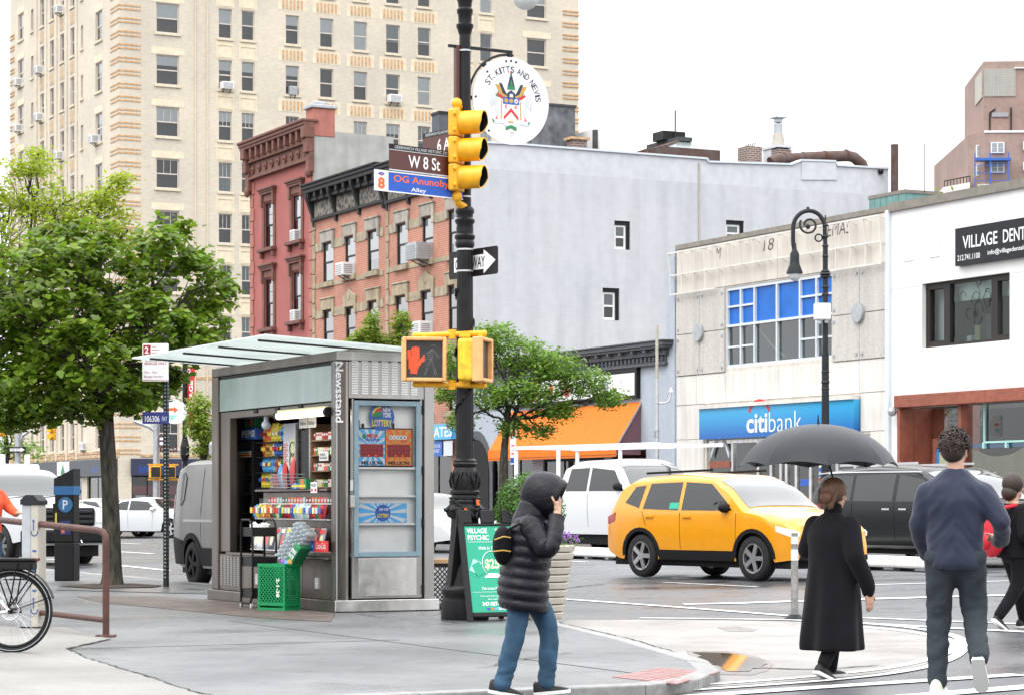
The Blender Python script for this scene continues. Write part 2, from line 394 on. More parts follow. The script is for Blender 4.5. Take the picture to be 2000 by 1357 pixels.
mat('limestone',(0.66,0.605,0.54),0.85,var=0.07,vscale=1.0,streak=0.16)
mat('marble',(0.72,0.69,0.64),0.7,var=0.07,vscale=1.2,streak=0.14)
mat('white_stucco',(0.80,0.79,0.775),0.85,var=0.04,vscale=1.0,bump=0.05,bscale=30,streak=0.04)
mat('cap_taupe',(0.22,0.20,0.17),0.8,var=0.15)
mat('window_brown',(0.026,0.021,0.018),0.5,spec=0.3)
mat('terracotta',(0.27,0.078,0.045),0.6,var=0.18,vscale=6)
mat('kraft',(0.42,0.40,0.26),0.8,var=0.12,vscale=1.5)
mat('tape_blue',(0.03,0.22,0.55),0.6)
mat('pane_blue',(0.008,0.13,0.50),0.3,var=0.14,vscale=2,spec=0.25)
brickmat('far_brick',(0.37,0.245,0.20),(0.32,0.21,0.17),(0.43,0.33,0.285),bw=0.24,bh=0.09,mw=0.014,var=0.2,vs=0.25)
brickmat('chimney_brick',(0.24,0.09,0.06),(0.15,0.075,0.06),(0.40,0.36,0.32),bw=0.24,bh=0.085,mw=0.022)
brickmat('glazed_brick',(0.64,0.58,0.50),(0.58,0.52,0.44),(0.20,0.17,0.15),bw=0.40,bh=0.2,mw=0.018)
mat('teal_tile',(0.13,0.28,0.26),0.4,var=0.2,vscale=4)
mat('tar',(0.045,0.048,0.055),0.6,col2=(0.16,0.17,0.19),var=0.3,vscale=2.2,bump=0.3,bscale=8)
mat('roof_dark',(0.06,0.06,0.062),0.9,var=0.2)
mat('blind',(0.86,0.87,0.87),0.8,var=0.06,vscale=2)
mat('curtain',(0.30,0.32,0.33),0.9,var=0.3,vscale=6,stretch=(6,6,0.3))
mat('shade_grey',(0.20,0.22,0.23),0.9,var=0.15,vscale=3)
glassmat('pane',(0.88,0.92,0.93),faces=2.0)
glassmat('pane_row',(0.86,0.91,0.93),faces=4.5)
glassmat('pane_green',(0.72,0.84,0.80))
glassmat('case_glass',(0.985,0.99,0.99),ior=1.22)
glassmat('car_glass',(0.30,0.34,0.34))
mat('blinds_scene',(0.20,0.24,0.19),0.8,col2=(0.07,0.10,0.07),var=0.4,vscale=1.3)
mat('bracket_dark',(0.02,0.02,0.02),0.5)
# ground
mat('soil',(0.05,0.035,0.025),0.95,var=0.4,vscale=9,bump=0.6,bscale=30)
mat('paint_line',(0.74,0.74,0.73),0.45,var=0.16,vscale=5,rvar=0.1)
mat('granite_kerb',(0.27,0.265,0.26),0.6,var=0.2,vscale=12,bump=0.2,bscale=60)
mat('tactile',(0.29,0.15,0.14),0.55,var=0.15,vscale=8)
mat('crack',(0.025,0.024,0.023),0.9)
mat('bark',(0.030,0.024,0.018),0.95,col2=(0.085,0.078,0.058),var=0.5,vscale=9,bump=0.9,bscale=24,stretch=(2.2,2.2,0.5))
mat('twig',(0.045,0.034,0.026),0.9)
mat('leaf_maple',(0.15,0.245,0.02),0.42,island=0.5,trans=0.5)
mat('leaf_lime',(0.34,0.43,0.03),0.5,island=0.26,trans=0.48)
mat('leaf_locust',(0.165,0.30,0.035),0.5,island=0.34,trans=0.44)
mat('leaf_yellow',(0.22,0.31,0.035),0.5,island=0.28,trans=0.45)
mat('leaf_box',(0.075,0.20,0.018),0.45,island=0.35,trans=0.3)
mat('petal',(0.30,0.12,0.45),0.6,island=0.4)
def groundmat(name,c,c2,rough,rv,speck,bump,wet=0.0,sc1=0.5):
    m=bpy.data.materials.new(name);m.use_nodes=True;M[name]=m
    nt=m.node_tree;b=nt.nodes['Principled BSDF'];N=nt.nodes.new;L=nt.links.new
    tc=N('ShaderNodeTexCoord');v=tc.outputs['Object']
    def nz(s,d=6):
        n=N('ShaderNodeTexNoise');n.inputs['Scale'].default_value=s;n.inputs['Detail'].default_value=d;L(v,n.inputs['Vector']);return n.outputs['Fac']
    def ramp(f,p0,p1,a,bb):
        r=N('ShaderNodeValToRGB');r.color_ramp.elements[0].position=p0;r.color_ramp.elements[1].position=p1
        r.color_ramp.elements[0].color=(*a,1);r.color_ramp.elements[1].color=(*bb,1);L(f,r.inputs[0]);return r.outputs[0]
    def mul(a,bb):
        x=N('ShaderNodeMix');x.data_type='RGBA';x.blend_type='MULTIPLY';x.inputs['Factor'].default_value=1;L(a,x.inputs[6]);L(bb,x.inputs[7]);return x.outputs[2]
    col=ramp(nz(sc1),0.36,0.64,c,c2)
    col=mul(col,ramp(nz(60,2),0.36,0.66,(1-speck,)*3,(1,1,1)))
    col=mul(col,ramp(nz(5),0.30,0.5,(1-speck*0.6,)*3,(1,1,1)))
    vo=N('ShaderNodeTexVoronoi');vo.inputs['Scale'].default_value=2.3;L(v,vo.inputs['Vector'])    # gum spots
    col=mul(col,ramp(vo.outputs['Distance'],0.035,0.06,(0.62,)*3,(1,1,1)))
    L(col,b.inputs['Base Color'])
    mr=N('ShaderNodeMapRange');mr.inputs['From Min'].default_value=0.36;mr.inputs['From Max'].default_value=0.62
    mr.inputs['To Min'].default_value=max(0.05,rough-rv);mr.inputs['To Max'].default_value=min(1,rough+rv);L(nz(0.7,5),mr.inputs[0]);L(mr.outputs[0],b.inputs['Roughness'])
    bp=N('ShaderNodeBump');bp.inputs['Strength'].default_value=bump;bp.inputs['Distance'].default_value=0.01;L(nz(90,3),bp.inputs['Height']);L(bp.outputs[0],b.inputs['Normal'])
    b.inputs['Specular IOR Level'].default_value=0.5
    return m
groundmat('asphalt',(0.070,0.073,0.080),(0.118,0.121,0.130),0.36,0.18,0.38,0.35,sc1=0.35)
groundmat('pavement',(0.128,0.131,0.136),(0.205,0.209,0.215),0.46,0.2,0.34,0.35,sc1=0.42)
groundmat('concrete',(0.20,0.19,0.175),(0.285,0.272,0.255),0.55,0.15,0.2,0.2)
groundmat('tan_paint',(0.255,0.238,0.222),(0.36,0.335,0.315),0.5,0.2,0.26,0.3,sc1=0.8)
groundmat('aggregate',(0.115,0.085,0.075),(0.185,0.145,0.125),0.5,0.15,0.5,0.5,sc1=3)
groundmat('dark_slab',(0.085,0.085,0.085),(0.15,0.15,0.15),0.35,0.15,0.3,0.3)
m_=bpy.data.materials.new('water');m_.use_nodes=True;M['water']=m_
b_=m_.node_tree.nodes['Principled BSDF'];b_.inputs['Base Color'].default_value=(0.07,0.045,0.025,1);b_.inputs['Roughness'].default_value=0.03;b_.inputs['IOR'].default_value=1.33
mat('digit_dark',(0.10,0.004,0.004),0.4,emit=(0.5,0.01,0.0),estr=0.12)
mat('led',(0.9,0.95,1),0.4,emit=(0.95,1,0.97),estr=6.0)
mat('tube_lit',(1,0.95,0.8),0.4,emit=(1,0.86,0.62),estr=2.2)
mat('shelf_wood',(0.26,0.16,0.09),0.6,var=0.2,vscale=8)
mat('kraft2',(0.42,0.26,0.14),0.8,var=0.1)
mat('globe',(0.78,0.80,0.80),0.15,coat=0.6,trans=0.35)
mat('ink_teal2',(0.02,0.42,0.28),0.4)
glassmat('wind_glass',(0.03,0.035,0.035),faces=2.6,opaque=True)
glassmat('car_glass',(0.012,0.015,0.015),faces=1.5,opaque=True)
mat('ink_sky2',(0.02,0.17,0.42),0.4)
mat('post_green',(0.012,0.018,0.016),0.5,spec=0.3)
mat('post_grey',(0.24,0.23,0.22),0.6,var=0.3,vscale=14)
mat('banner_red',(0.68,0.035,0.04),0.7,trans=0.2)
mat('joint_dark',(0.09,0.09,0.092),0.9,var=0.3,vscale=6)
groundmat('damp',(0.16,0.148,0.138),(0.24,0.225,0.21),0.3,0.12,0.3,0.3,sc1=2.0)
mat('bottle_clear',(0.66,0.72,0.75),0.12,var=0.25,vscale=30,coat=0.6,trans=0.45)
glassmat('pane_tint',(0.50,0.68,0.86),faces=2.5)
mat('mark_blue',(0.03,0.10,0.30),0.5)
mat('skylight_pane',(0.16,0.19,0.19),0.3,coat=0.3,var=0.2)
# ---------------- ground, road, pavements ----------------
def struct(o):o['kind']='structure';return o
struct(MB().slab([(-1500,-400),(1500,-400),(1500,2600),(-1500,2600)],-3.3,-3.0).obj('ground','asphalt'))
def sdpoly(pts):return [tuple(W(s,d)[:2]) for s,d in pts]
road=struct(MB().slab(sdpoly([(60,-40),(60,31.6),(-600,31.6),(-600,-40)]),lambda x,y:zroad(x,y)-0.3,zroad).obj('road','asphalt'))
zfar=lambda x,y:zroad(x,y)+0.13
far_sw=struct(MB().slab(sdpoly([(60,31.5),(60,46),(-600,46),(-600,31.5)]),lambda x,y:zroad(x,y)-0.3,zfar).obj('far_sidewalk','concrete'))
SWP=[(-14.6,-30),(-14.6,8.3),(-14.9,8.9),(-15.6,9.5),(-16.6,10.0),(-19.5,10.95),(-22.6,11.8),(-24.5,12.3),(-26.5,12.55),(-240,12.55),(-240,-30)]
sidewalk=struct(MB().slab(sdpoly(SWP),-0.4,0.0).obj('sidewalk','pavement'))
# granite kerb stones along the edge
def kerbs(path,parent,step,w,zt,zb):
    for (a,b) in zip(path[:-1],path[1:]):
        A=W(*a);B=W(*b);L=(B-A).length;k=max(1,int(round(L/step)))
        for i in range(k):
            p=A.lerp(B,i/k);q=A.lerp(B,(i+1)/k);d=(q-p).normalized();nn=Vector((-d.y,d.x,0))
            p2=p+d*0.006;q2=q-d*0.006
            poly=[tuple((p2-nn*0.012)[:2]),tuple((q2-nn*0.012)[:2]),tuple((q2+nn*w)[:2]),tuple((p2+nn*w)[:2])]
            MB().slab(poly,zb,zt+rnd.uniform(0,0.004)).obj('kerb_stone','granite_kerb',parent,bevel=0.012)
kerbs([(-14.6,-2),(-14.6,8.3),(-14.9,8.9),(-15.6,9.5),(-16.6,10.0),(-19.5,10.95),(-22.6,11.8),(-24.5,12.3),(-26.5,12.55),(-60,12.55)],sidewalk,1.7,0.16,0.006,-0.3)
def sheet(name,pts,z,matn,parent=None,fn=G):
    ps=[fn(x,y) for x,y in pts]
    poly=[(p.x,p.y) for p in ps]
    if fn is GR:o=MB().slab(poly,lambda x,y:zroad(x,y)+z-0.003,lambda x,y:zroad(x,y)+z).obj(name,matn,parent)
    else:o=MB().slab(poly,z-0.003,z).obj(name,matn,parent)
    return o
sheet('concrete_apron',[(217,1248),(127,1225),(-200,1222),(-260,1385),(445,1366),(373,1350),(290,1322),(209,1298),(165,1284),(131,1267)],0.006,'concrete',sidewalk)
sheet('aggregate_strip',[(150,1165),(300,1164),(405,1170.5),(655,1198),(645,1214),(560,1210),(480,1204),(330,1189),(200,1176)],0.006,'aggregate',sidewalk)
sheet('slate_strip',[(120,1139),(330,1143),(404,1152),(404,1160),(300,1157),(110,1152)],0.009,'dark_slab',sidewalk)
sheet('tree_pit',[(120,1146),(180,1141.5),(260,1141),(318,1145),(300,1148.5),(180,1150)],0.022,'soil',sidewalk)
def ribbon(name,pts,w,z,matn,parent,fn=G,jag=0.0,taper=True):
    ps=[fn(x,y) for x,y in pts];out=[]
    for a,b in zip(ps[:-1],ps[1:]):
        k=max(1,int((b-a).length/0.12)) if jag else 1
        for i in range(k):out.append(a.lerp(b,i/k))
    out.append(ps[-1]);L=[];Rr=[];n=len(out)
    for i,p in enumerate(out):
        d=(out[min(i+1,n-1)]-out[max(i-1,0)]);d.z=0;d.normalize();nn=Vector((-d.y,d.x,0))
        j=nn*rnd.uniform(-jag,jag);ww=w*(rnd.uniform(0.4,1.3) if jag else 1)*(0.25 if taper and jag and i in (0,n-1) else 1)
        L.append(p+j+nn*ww/2);Rr.append(p+j-nn*ww/2)
    m=MB();zf=(lambda p:zroad(p.x,p.y)+z) if fn is GR else (lambda p:z)
    vs=[(p.x,p.y,zf(p)) for p in L]+[(p.x,p.y,zf(p)) for p in Rr]
    m.add(vs,[(i,n+i,n+i+1,i+1) for i in range(n-1)])
    return m.obj(name,matn,parent)
for pts,w in (([(217,1248),(131,1267),(165,1284),(209,1298),(290,1322),(373,1350),(440,1366)],0.022),([(925,1306),(955,1302),(1000,1292),(1055,1283),(1120,1274)],0.016),
               ([(933,1293),(960,1298)],0.014),([(700,1199),(745,1207),(790,1209),(860,1210),(905,1217)],0.02),([(800,1215),(850,1219),(935,1220)],0.02),
               ([(1090,1216),(1160,1232),(1240,1251),(1320,1275)],0.02),([(1110,1272),(1250,1278),(1390,1297)],0.008),([(0,1212),(200,1214),(420,1212)],0.007),
               ([(670,1198),(720,1199),(820,1193)],0.015),([(1010,1330),(1070,1335),(1120,1343)],0.012),([(500,1224),(760,1228),(880,1224)],0.006)):
    ribbon('crack',pts,w,0.0105,'crack',sidewalk,jag=0.012)
# red tactile pavers set in the ramp
q=[G(1195,1322),G(1285,1304),G(1408,1312),G(1322,1336)]
for i in range(9):
    for j in range(5):
        def pt(a,b):
            p=q[0].lerp(q[1],b).lerp(q[3].lerp(q[2],b),a);return (p.x,p.y)
        e=0.006
        MB().slab([pt(i/9+e,j/5+e),pt((i+1)/9-e,j/5+e),pt((i+1)/9-e,(j+1)/5-e),pt(i/9+e,(j+1)/5-e)],0.0,0.005+rnd.uniform(0,0.002)).obj('tactile_paver','tactile',sidewalk)
tan=sheet('painted_extension',[(1088,1216),(1240,1250),(1375,1290),(1330,1338),(1345,1344),(1500,1334),(1640,1323),(1760,1309),(1840,1289),(1872,1262),(1850,1244),(1780,1230),(1690,1222),(1560,1214),(1400,1211),(1250,1210),(1110,1211)],0.004,'tan_paint',road,GR)
edge=[(1340,1349),(1500,1338),(1640,1327),(1760,1312.5),(1848,1291),(1884,1262),(1860,1241),(1785,1227),(1700,1219),(1560,1211.5),(1400,1208.5),(1250,1207)]
def smoothpath(p,k=6):
    out=[]
    for i in range(len(p)-1):
        p0=p[max(i-1,0)];p1=p[i];p2=p[i+1];p3=p[min(i+2,len(p)-1)]
        for j in range(k):
            t=j/k;out.append(tuple(0.5*((2*b)+(c-a)*t+(2*a-5*b+4*c-d)*t*t+(-a+3*b-3*c+d)*t**3) for a,b,c,d in zip(p0,p1,p2,p3)))
    return out+[p[-1]]
ribbon('lane_line',smoothpath(edge),0.10,0.009,'paint_line',road,GR)
ribbon('lane_line',smoothpath([(x-(16 if x > 1600 else 0),y+(-9 if y > 1262 else 6)*(1 if abs(y-1262) > 1 else 0)) for x,y in edge[:9]]),0.10,0.009,'paint_line',road,GR)
for pts,w in (([(1088,1169),(1300,1184),(1545,1203)],0.12),([(1335,1180),(1440,1178),(1560,1174)],0.30),([(1560,1174),(1690,1170),(2080,1159)],0.32),([(1640,1215),(1800,1224),(2080,1238)],0.16),
               ([(1640,1205),(2080,1222)],0.10),([(1295,1137),(1480,1146)],0.07),([(1330,1362),(1600,1343),(1990,1318)],0.20),([(1640,1372),(2080,1336)],0.26),([(1700,1142),(2050,1132)],0.10),
               ([(228,1060),(276,1062)],0.15),([(232,1077),(300,1081)],0.15),([(234,1104),(330,1114)],0.15),([(90,1092),(150,1095)],0.15),([(1110,1096),(1145,1097)],0.12),([(1680,1104),(2050,1100)],0.08)):
    ribbon('lane_line',pts,w,0.009,'paint_line',road,GR)
for pts in ([(1090,1150),(1180,1140),(1290,1136),(1500,1124)],[(1560,1121),(1720,1125),(1900,1119)],[(1170,1152),(1195,1152)],[(1400,1304),(1600,1308),(1720,1300)]):
    ribbon('tar_seam',pts,0.05,0.0095,'crack',road,GR,jag=0.02)
pud=sheet('puddle',[(1353,1275),(1385,1275.5),(1420,1277),(1452,1281),(1470,1286),(1484,1290),(1499,1298),(1489,1301),(1487,1306),(1470,1307),(1465,1312),(1440,1313),(1420,1312),(1408,1307),(1410,1303),(1400,1300),(1384,1298),(1360,1294),(1357,1292),(1375,1288),(1362,1284),(1372,1282)],0.012,'water',None,GR)
struct(pud)
sheet('damp_stain',[(1340,1271),(1420,1272),(1475,1281),(1512,1297),(1500,1310),(1470,1319),(1400,1318),(1372,1303),(1345,1298),(1350,1286)],0.0075,'damp',road,GR)
sheet('damp_stain',[(1400,1226),(1440,1224),(1480,1229),(1470,1234),(1420,1233)],0.0075,'damp',road,GR)
# low white lane dividers between the lanes
S0_,_=fs(1215,23.9)
for i in range(7):
    s=S0_ - 6.5 + i*2.7;c=W(s,23.9)
    t=thing('lane_divider','low white concrete lane divider beyond the taxi, %s from the left' % ('first','second','third','fourth','fifth','sixth','seventh')[i],'divider',(c.x,c.y,zroad(c.x,c.y)),RZ,'white lane dividers')
    MB().box(-1.2,1.2,-0.16,0.16,0.05,0.24).obj('block','white',t,bevel=0.04)
    for x in (-0.9,0,0.9):MB().box(x-0.1,x+0.1,-0.15,0.15,0,0.05).obj('foot','black',t)
# slab joints, dark damp patches and bits of litter on the pavement
jr=random.Random(31)
for k in range(2):
    d0=8.8-k*5.2
    a,b=W(-15.0,d0),W(-24.5,d0)
    m=MB();m.slab([tuple((a+Vector((NX,NY,0))*-.006)[:2]),tuple((b+Vector((NX,NY,0))*-.006)[:2]),tuple((b+Vector((NX,NY,0))*.006)[:2]),tuple((a+Vector((NX,NY,0))*.006)[:2])],.002,.0045);m.obj('slab_joint','joint_dark',sidewalk)
for k in range(1):
    s0=-20.4-k*2.6
    a,b=W(s0,9.0),W(s0,-8.0);e=Vector((UX,UY,0))*.006
    MB().slab([tuple((a-e)[:2]),tuple((b-e)[:2]),tuple((b+e)[:2]),tuple((a+e)[:2])],.002,.0042).obj('slab_joint','joint_dark',sidewalk)
# ---------------- building kit ----------------
def holewall(m,x0,x1,z0,z1,holes,depth=0.18):
    xs=sorted({x0,x1,*[h[0] for h in holes],*[h[1] for h in holes]});zs=sorted({z0,z1,*[h[2] for h in holes],*[h[3] for h in holes]})
    xs=[x for x in xs if x0-1e-6 <= x <= x1+1e-6];zs=[z for z in zs if z0-1e-6 <= z <= z1+1e-6]
    for i in range(len(xs)-1):
        cx=(xs[i]+xs[i+1])/2;col=[h for h in holes if h[0] < cx < h[1]];run=None
        for j in range(len(zs)-1):
            cz=(zs[j]+zs[j+1])/2;op=any(h[2] < cz < h[3] for h in col)
            if not op and run is None:run=zs[j]
            if op and run is not None:
                m.add([(xs[i],0,run),(xs[i+1],0,run),(xs[i+1],0,zs[j]),(xs[i],0,zs[j])],[(0,1,2,3)]);run=None
        if run is not None:m.add([(xs[i],0,run),(xs[i+1],0,run),(xs[i+1],0,z1),(xs[i],0,z1)],[(0,1,2,3)])
    for a,b,c,d in holes:
        q=[(a,0,c),(b,0,c),(b,0,d),(a,0,d),(a,depth,c),(b,depth,c),(b,depth,d),(a,depth,d)]
        m.add(q,[(0,4,5,1),(1,5,6,2),(2,6,7,3),(3,7,4,0)])
    return m
_wc={}
def win(parent,x,z,w,h,frame='sash_beige',depth=0.10,fw=0.07,rail=0.5,mull=None,sill=None,back=None,blind=None,grid=None,loc=(0,0,0),rotz=0.0,pane='pane',upper_mull=0,label=None):
    """double-hung window in an opening whose lower left corner is x,z; the mesh is shared between alike windows"""
    kw,kh=round(w,2),round(h,2)
    key=(kw,kh,frame,depth,fw,rail,mull,grid,upper_mull,pane)
    if key not in _wc:
        m=MB();y0,y1=depth,depth+0.07
        m.box(0,fw,y0,y1,0,kh);m.box(kw-fw,kw,y0,y1,0,kh);m.box(fw,kw-fw,y0,y1,0,fw);m.box(fw,kw-fw,y0,y1,kh-fw,kh)
        if rail:m.box(fw,kw-fw,y0+0.012,y1-0.012,kh*rail-0.035,kh*rail+0.035)
        for k in range(upper_mull):
            xx=fw+(kw-2*fw)*(k+1)/(upper_mull+1);m.box(xx-0.013,xx+0.013,y0+0.02,y1-0.02,kh*rail+0.035,kh-fw)
        if mull:
            for k in range(mull):xx=kw*(k+1)/(mull+1);m.box(xx-0.03,xx+0.03,y0+0.005,y1-0.005,fw,kh-fw)
        if grid:
            for k in range(grid):zz_=fw+(kh-2*fw)*(k+1)/(grid+1);m.box(fw,kw-fw,y0+0.024,y1-0.024,zz_-0.012,zz_+0.012)
        p1=MB().add([(fw,depth+0.03,kh*rail if rail else fw),(kw-fw,depth+0.03,kh*rail if rail else fw),(kw-fw,depth+0.03,kh-fw),(fw,depth+0.03,kh-fw)],[(0,1,2,3)])
        p2=MB().add([(fw,depth+0.045,fw),(kw-fw,depth+0.045,fw),(kw-fw,depth+0.045,kh*rail),(fw,depth+0.045,kh*rail)],[(0,1,2,3)]) if rail else None
        _wc[key]=(m.mesh('window'),p1.mesh('pane'),p2.mesh('pane') if p2 else None)
    a,b,c=_wc[key]
    T=Matrix.Translation(loc) @ Matrix.Rotation(rotz,4,'Z');p=T @ Vector((x,0,z))
    o=link('window',a,frame,parent,loc=p,rotz=rotz)
    if label:o['label']=label
    link('pane',b,pane,o)
    if c:link('pane',c,pane,o)
    if sill:
        k2=('sill',kw,sill)
        if k2 not in _wc:_wc[k2]=MB().box(-0.10,kw+0.10,-0.10,depth,-0.14,-0.002).mesh('sill')
        link('sill',_wc[k2],sill,o)
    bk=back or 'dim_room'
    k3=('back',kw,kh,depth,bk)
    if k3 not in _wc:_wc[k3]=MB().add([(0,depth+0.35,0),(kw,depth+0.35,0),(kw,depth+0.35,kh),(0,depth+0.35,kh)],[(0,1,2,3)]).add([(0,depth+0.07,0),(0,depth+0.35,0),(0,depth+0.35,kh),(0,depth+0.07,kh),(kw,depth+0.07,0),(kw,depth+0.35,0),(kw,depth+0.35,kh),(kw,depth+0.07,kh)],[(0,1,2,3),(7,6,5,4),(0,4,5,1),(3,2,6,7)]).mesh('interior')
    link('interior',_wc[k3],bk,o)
    if blind:
        k4=('blind',kw,kh,depth,blind)
        if k4 not in _wc:_wc[k4]=MB().box(0.03,kw-0.03,depth+0.055,depth+0.07,kh*(1-blind[0])+0.01,kh-0.01).mesh('blind')
        link('blind',_wc[k4],blind[1],o)
    return o
AC_ME={}
def acunit(loc,rotz,label,w=0.6,h=0.42,d=0.45,dark=False,group='window air conditioners'):
    t=thing('air_conditioner',label,'air conditioner',loc,rotz,group)
    key=(w,h,d)
    if key not in AC_ME:
        b=MB().box(-w/2,w/2,-d,0.15,0,h).mesh('casing')
        g=MB()
        for k in range(5):g.box(-w*0.42,w*0.42,-d-0.012,-d,h*(0.12+0.16*k),h*(0.12+0.16*k)+h*0.075)
        s=MB()
        for k in range(5):s.box(w/2,w/2+0.012,-d*0.85,-d*0.15,h*(0.15+0.15*k),h*(0.15+0.15*k)+h*0.07)
        br=MB().bar((-w*0.3,0,-0.22),(-w*0.3,-d*0.8,0),0.03).bar((w*0.3,0,-0.22),(w*0.3,-d*0.8,0),0.03)
        AC_ME[key]=(b,g.mesh('grille'),s.mesh('side_vent'),br.mesh('bracket'))
    b,g,s,br=AC_ME[key]
    link('casing',b,'galv' if dark else 'white',t,bevel=0.02);link('grille',g,'ink_grey',t);link('side_vent',s,'ink_grey',t);link('bracket',br,'iron_grey',t)
    return t
DF=37.0
# ================= tall cream brick apartment tower =================
TS,TD=-143.2,44.4
TH_=40.0
tower=athing('apartment_tower','tall cream brick apartment tower with striped corners behind the row houses','building',TS,TD,0)
def tL(px):return fs(px,TD)[0]-TS                # left face x
def tR(px):return fd(px,TS)[0]-TD                # right face, distance from the corner
LW=-tL(20);RW=tR(1130)
ROWS=[30.2-3.2*k for k in range(9)]+[33.4,36.6]
ROWS.sort()
rot=math.pi/2
# window columns
Rcols=[]
for a,b,k in ((305,350,'big'),(427,453,'pair'),(472,497,'pair'),(558,584,'one'),(625,651,'one'),(691,717,'one'),(754,781,'one'),(816,841,'one'),(898,921,'pair'),(938,961,'pair'),(1029,1067,'big')):
    Rcols.append((tR(a),tR(b),k))
Lcols=[(tL(186.5),tL(199.5),'big'),(tL(158),tL(162.2),'slit'),(tL(137.5),tL(145),'mid'),(tL(117.5),tL(125),'mid'),(tL(97.5),tL(105),'mid'),(tL(78.5),tL(86),'mid'),(tL(60.5),tL(65),'slit'),(tL(35.5),tL(46),'big')]
holesR=[(a,b,z,z+1.84) for a,b,k in Rcols for z in ROWS]
holesL=[(a,b,z+(0.1 if k == 'slit' else 0),z+(1.6 if k == 'slit' else 1.84)) for a,b,k in Lcols for z in ROWS]
# storefront openings at street level
holesR += [(tR(257),tR(352),0.3,2.9),(tR(365),tR(470),0.3,2.9)]
holesL += [(tL(170),tL(225),0.3,2.9),(tL(110),tL(160),0.3,2.9),(tL(60),tL(100),0.3,2.9)]
holewall(MB(),0,RW,-1,TH_,holesR).obj('wall','tower_brick',tower,rotz=rot)
holewall(MB(),-LW,0,-1,TH_,holesL).obj('wall','tower_brick',tower)
MB().add([(-LW,0,TH_),(0,0,TH_),(0,RW,TH_),(-LW,RW,TH_)],[(0,1,2,3)]).add([(0,RW,-1),(-LW,RW,-1),(-LW,RW,TH_),(0,RW,TH_),(-LW,0,-1),(-LW,0,TH_)],[(0,1,2,3),(1,4,5,2)]).obj('roof','roof_dark',tower)
ordw=('first','second','third','fourth','fifth','sixth','seventh','eighth','ninth','tenth','eleventh','twelfth')
bmats=[None,None,(0.5,'blind'),(1.0,'blind'),(0.35,'blind'),(1.0,'shade_grey'),(0.5,'shade_grey'),(0.6,'curtain')]
def pickblind(zz_):
    if zz_ < 22:return rnd.choice([None,None,(0.5,'shade_grey'),(0.4,'blind'),(1.0,'curtain')])
    return rnd.choice(bmats[1:]+bmats[2:5])
panelm=MB(); 
for c,(a,b,k) in enumerate(Rcols):
    for z in ROWS:
        win(tower,a,z,b-a,1.84,sill='tower_trim',rotz=rot,upper_mull=(2 if z < 25 else 0),blind=pickblind(z),back='dim_room',fw=0.075 if k == 'big' else 0.06)
for c,(a,b,k) in enumerate(Lcols):
    for z in ROWS:
        if k == 'slit':
            win(tower,a,z+0.1,b-a,1.5,rail=None,fw=0.05,sill='tower_trim')
        else:
            win(tower,a,z,b-a,1.84,sill='tower_trim',blind=pickblind(z))
def wallpart(name,m,matn,parent,right):return m.obj(name,matn,parent,rotz=rot if right else None)
# lintel blocks, ribbed brick panels, framed panels (shared meshes)
_pc={}
def shared(key,fn,name,matn,parent,loc,rotz=None):
    if key not in _pc:_pc[key]=fn().mesh(name)
    return link(name,_pc[key],matn,parent,loc=loc,rotz=rotz)
for z in ROWS:
    for a,b,k in Rcols:
        w=b-a
        if k == 'one':
            shared('rib_bg',lambda:MB().box(-0.95,0.95,-0.012,0,0,0.82),'spandrel','tower_pale',tower,(0,(a+b)/2,z+2.12),rot)
            def ribs():
                m=MB()
                for i in range(6):m.box(-0.62+i*0.25-0.055,-0.62+i*0.25+0.055,-0.05,-0.012,0.1,0.68)
                return m
            shared('ribs',ribs,'brick_rib','tower_band',tower,(0,(a+b)/2,z+2.12),rot)
        elif k == 'pair':
            shared('framed',lambda:MB().box(-0.60,0.60,-0.015,0,0,1.1).box(-0.5,0.5,-0.05,-0.015,0.82,0.92).box(-0.5,0.5,-0.035,-0.015,0.08,0.13).box(-0.5,-0.45,-0.035,-0.015,0.13,0.82).box(0.45,0.5,-0.035,-0.015,0.13,0.82),'spandrel','tower_pale',tower,(0,(a+b)/2,z-1.28),rot)
        else:
            shared('lint',lambda:MB().box(-1.05,1.05,-0.015,0,0,0.42),'lintel','tower_pale',tower,(0,(a+b)/2,z+1.88),rot)
    for a,b,k in Lcols:
        if k == 'mid':
            shared('tanp',lambda:MB().box(-0.52,0.52,-0.03,0,0,0.86),'spandrel','tower_trim',tower,((a+b)/2,0,z-1.12))
            shared('tanp2',lambda:MB().box(-0.42,0.42,-0.045,-0.03,0.05,0.78),'tan_panel','tower_band2',tower,((a+b)/2,0,z-1.12))
        elif k == 'big':
            shared('lint2',lambda:MB().box(-0.9,0.9,-0.015,0,0,0.42),'lintel','tower_pale',tower,((a+b)/2,0,z+1.88))
# projecting pilasters between the middle windows of the left face
for px in (131,150.5,111,91,72):
    x=tL(px);MB().box(x-0.16,x+0.16,-0.07,0,4,TH_).obj('pilaster','tower_brick',tower)
# brick bands at the corners
zb=4.2;i=0
lw1=-tL(216);rw1=tR(274.5);lw2=tL(28.5)+LW;rw2=RW-tR(1099)
while zb < 34.5:
    for dz in (0,0.235):
        def corner():return MB().slab([(-lw1,-0.03),(0.03,-0.03),(0.03,rw1),(0,rw1),(0,0),(-lw1,0)],0,0.10)
        shared('band1',corner,'brick_band','tower_band',tower,(0,0,zb+dz))
        shared('band2',lambda:MB().box(0,0.05,RW-rw2,RW+0.05,0,0.10),'brick_band','tower_band',tower,(0,0,zb+dz))
        shared('band3',lambda:MB().box(-LW-0.05,-LW+lw2,-0.05,0,0,0.10),'brick_band','tower_band',tower,(0,0,zb+dz))
    zb += 0.80
for z in (4.05,4.3):MB().box(-LW,0.06,-0.06,0,z,z+0.13).obj('string_course','tower_band',tower)
for z in (4.05,6.6,8.9):MB().box(0,0.04,rw1,RW,z,z+0.16).obj('string_course','tower_band',tower)
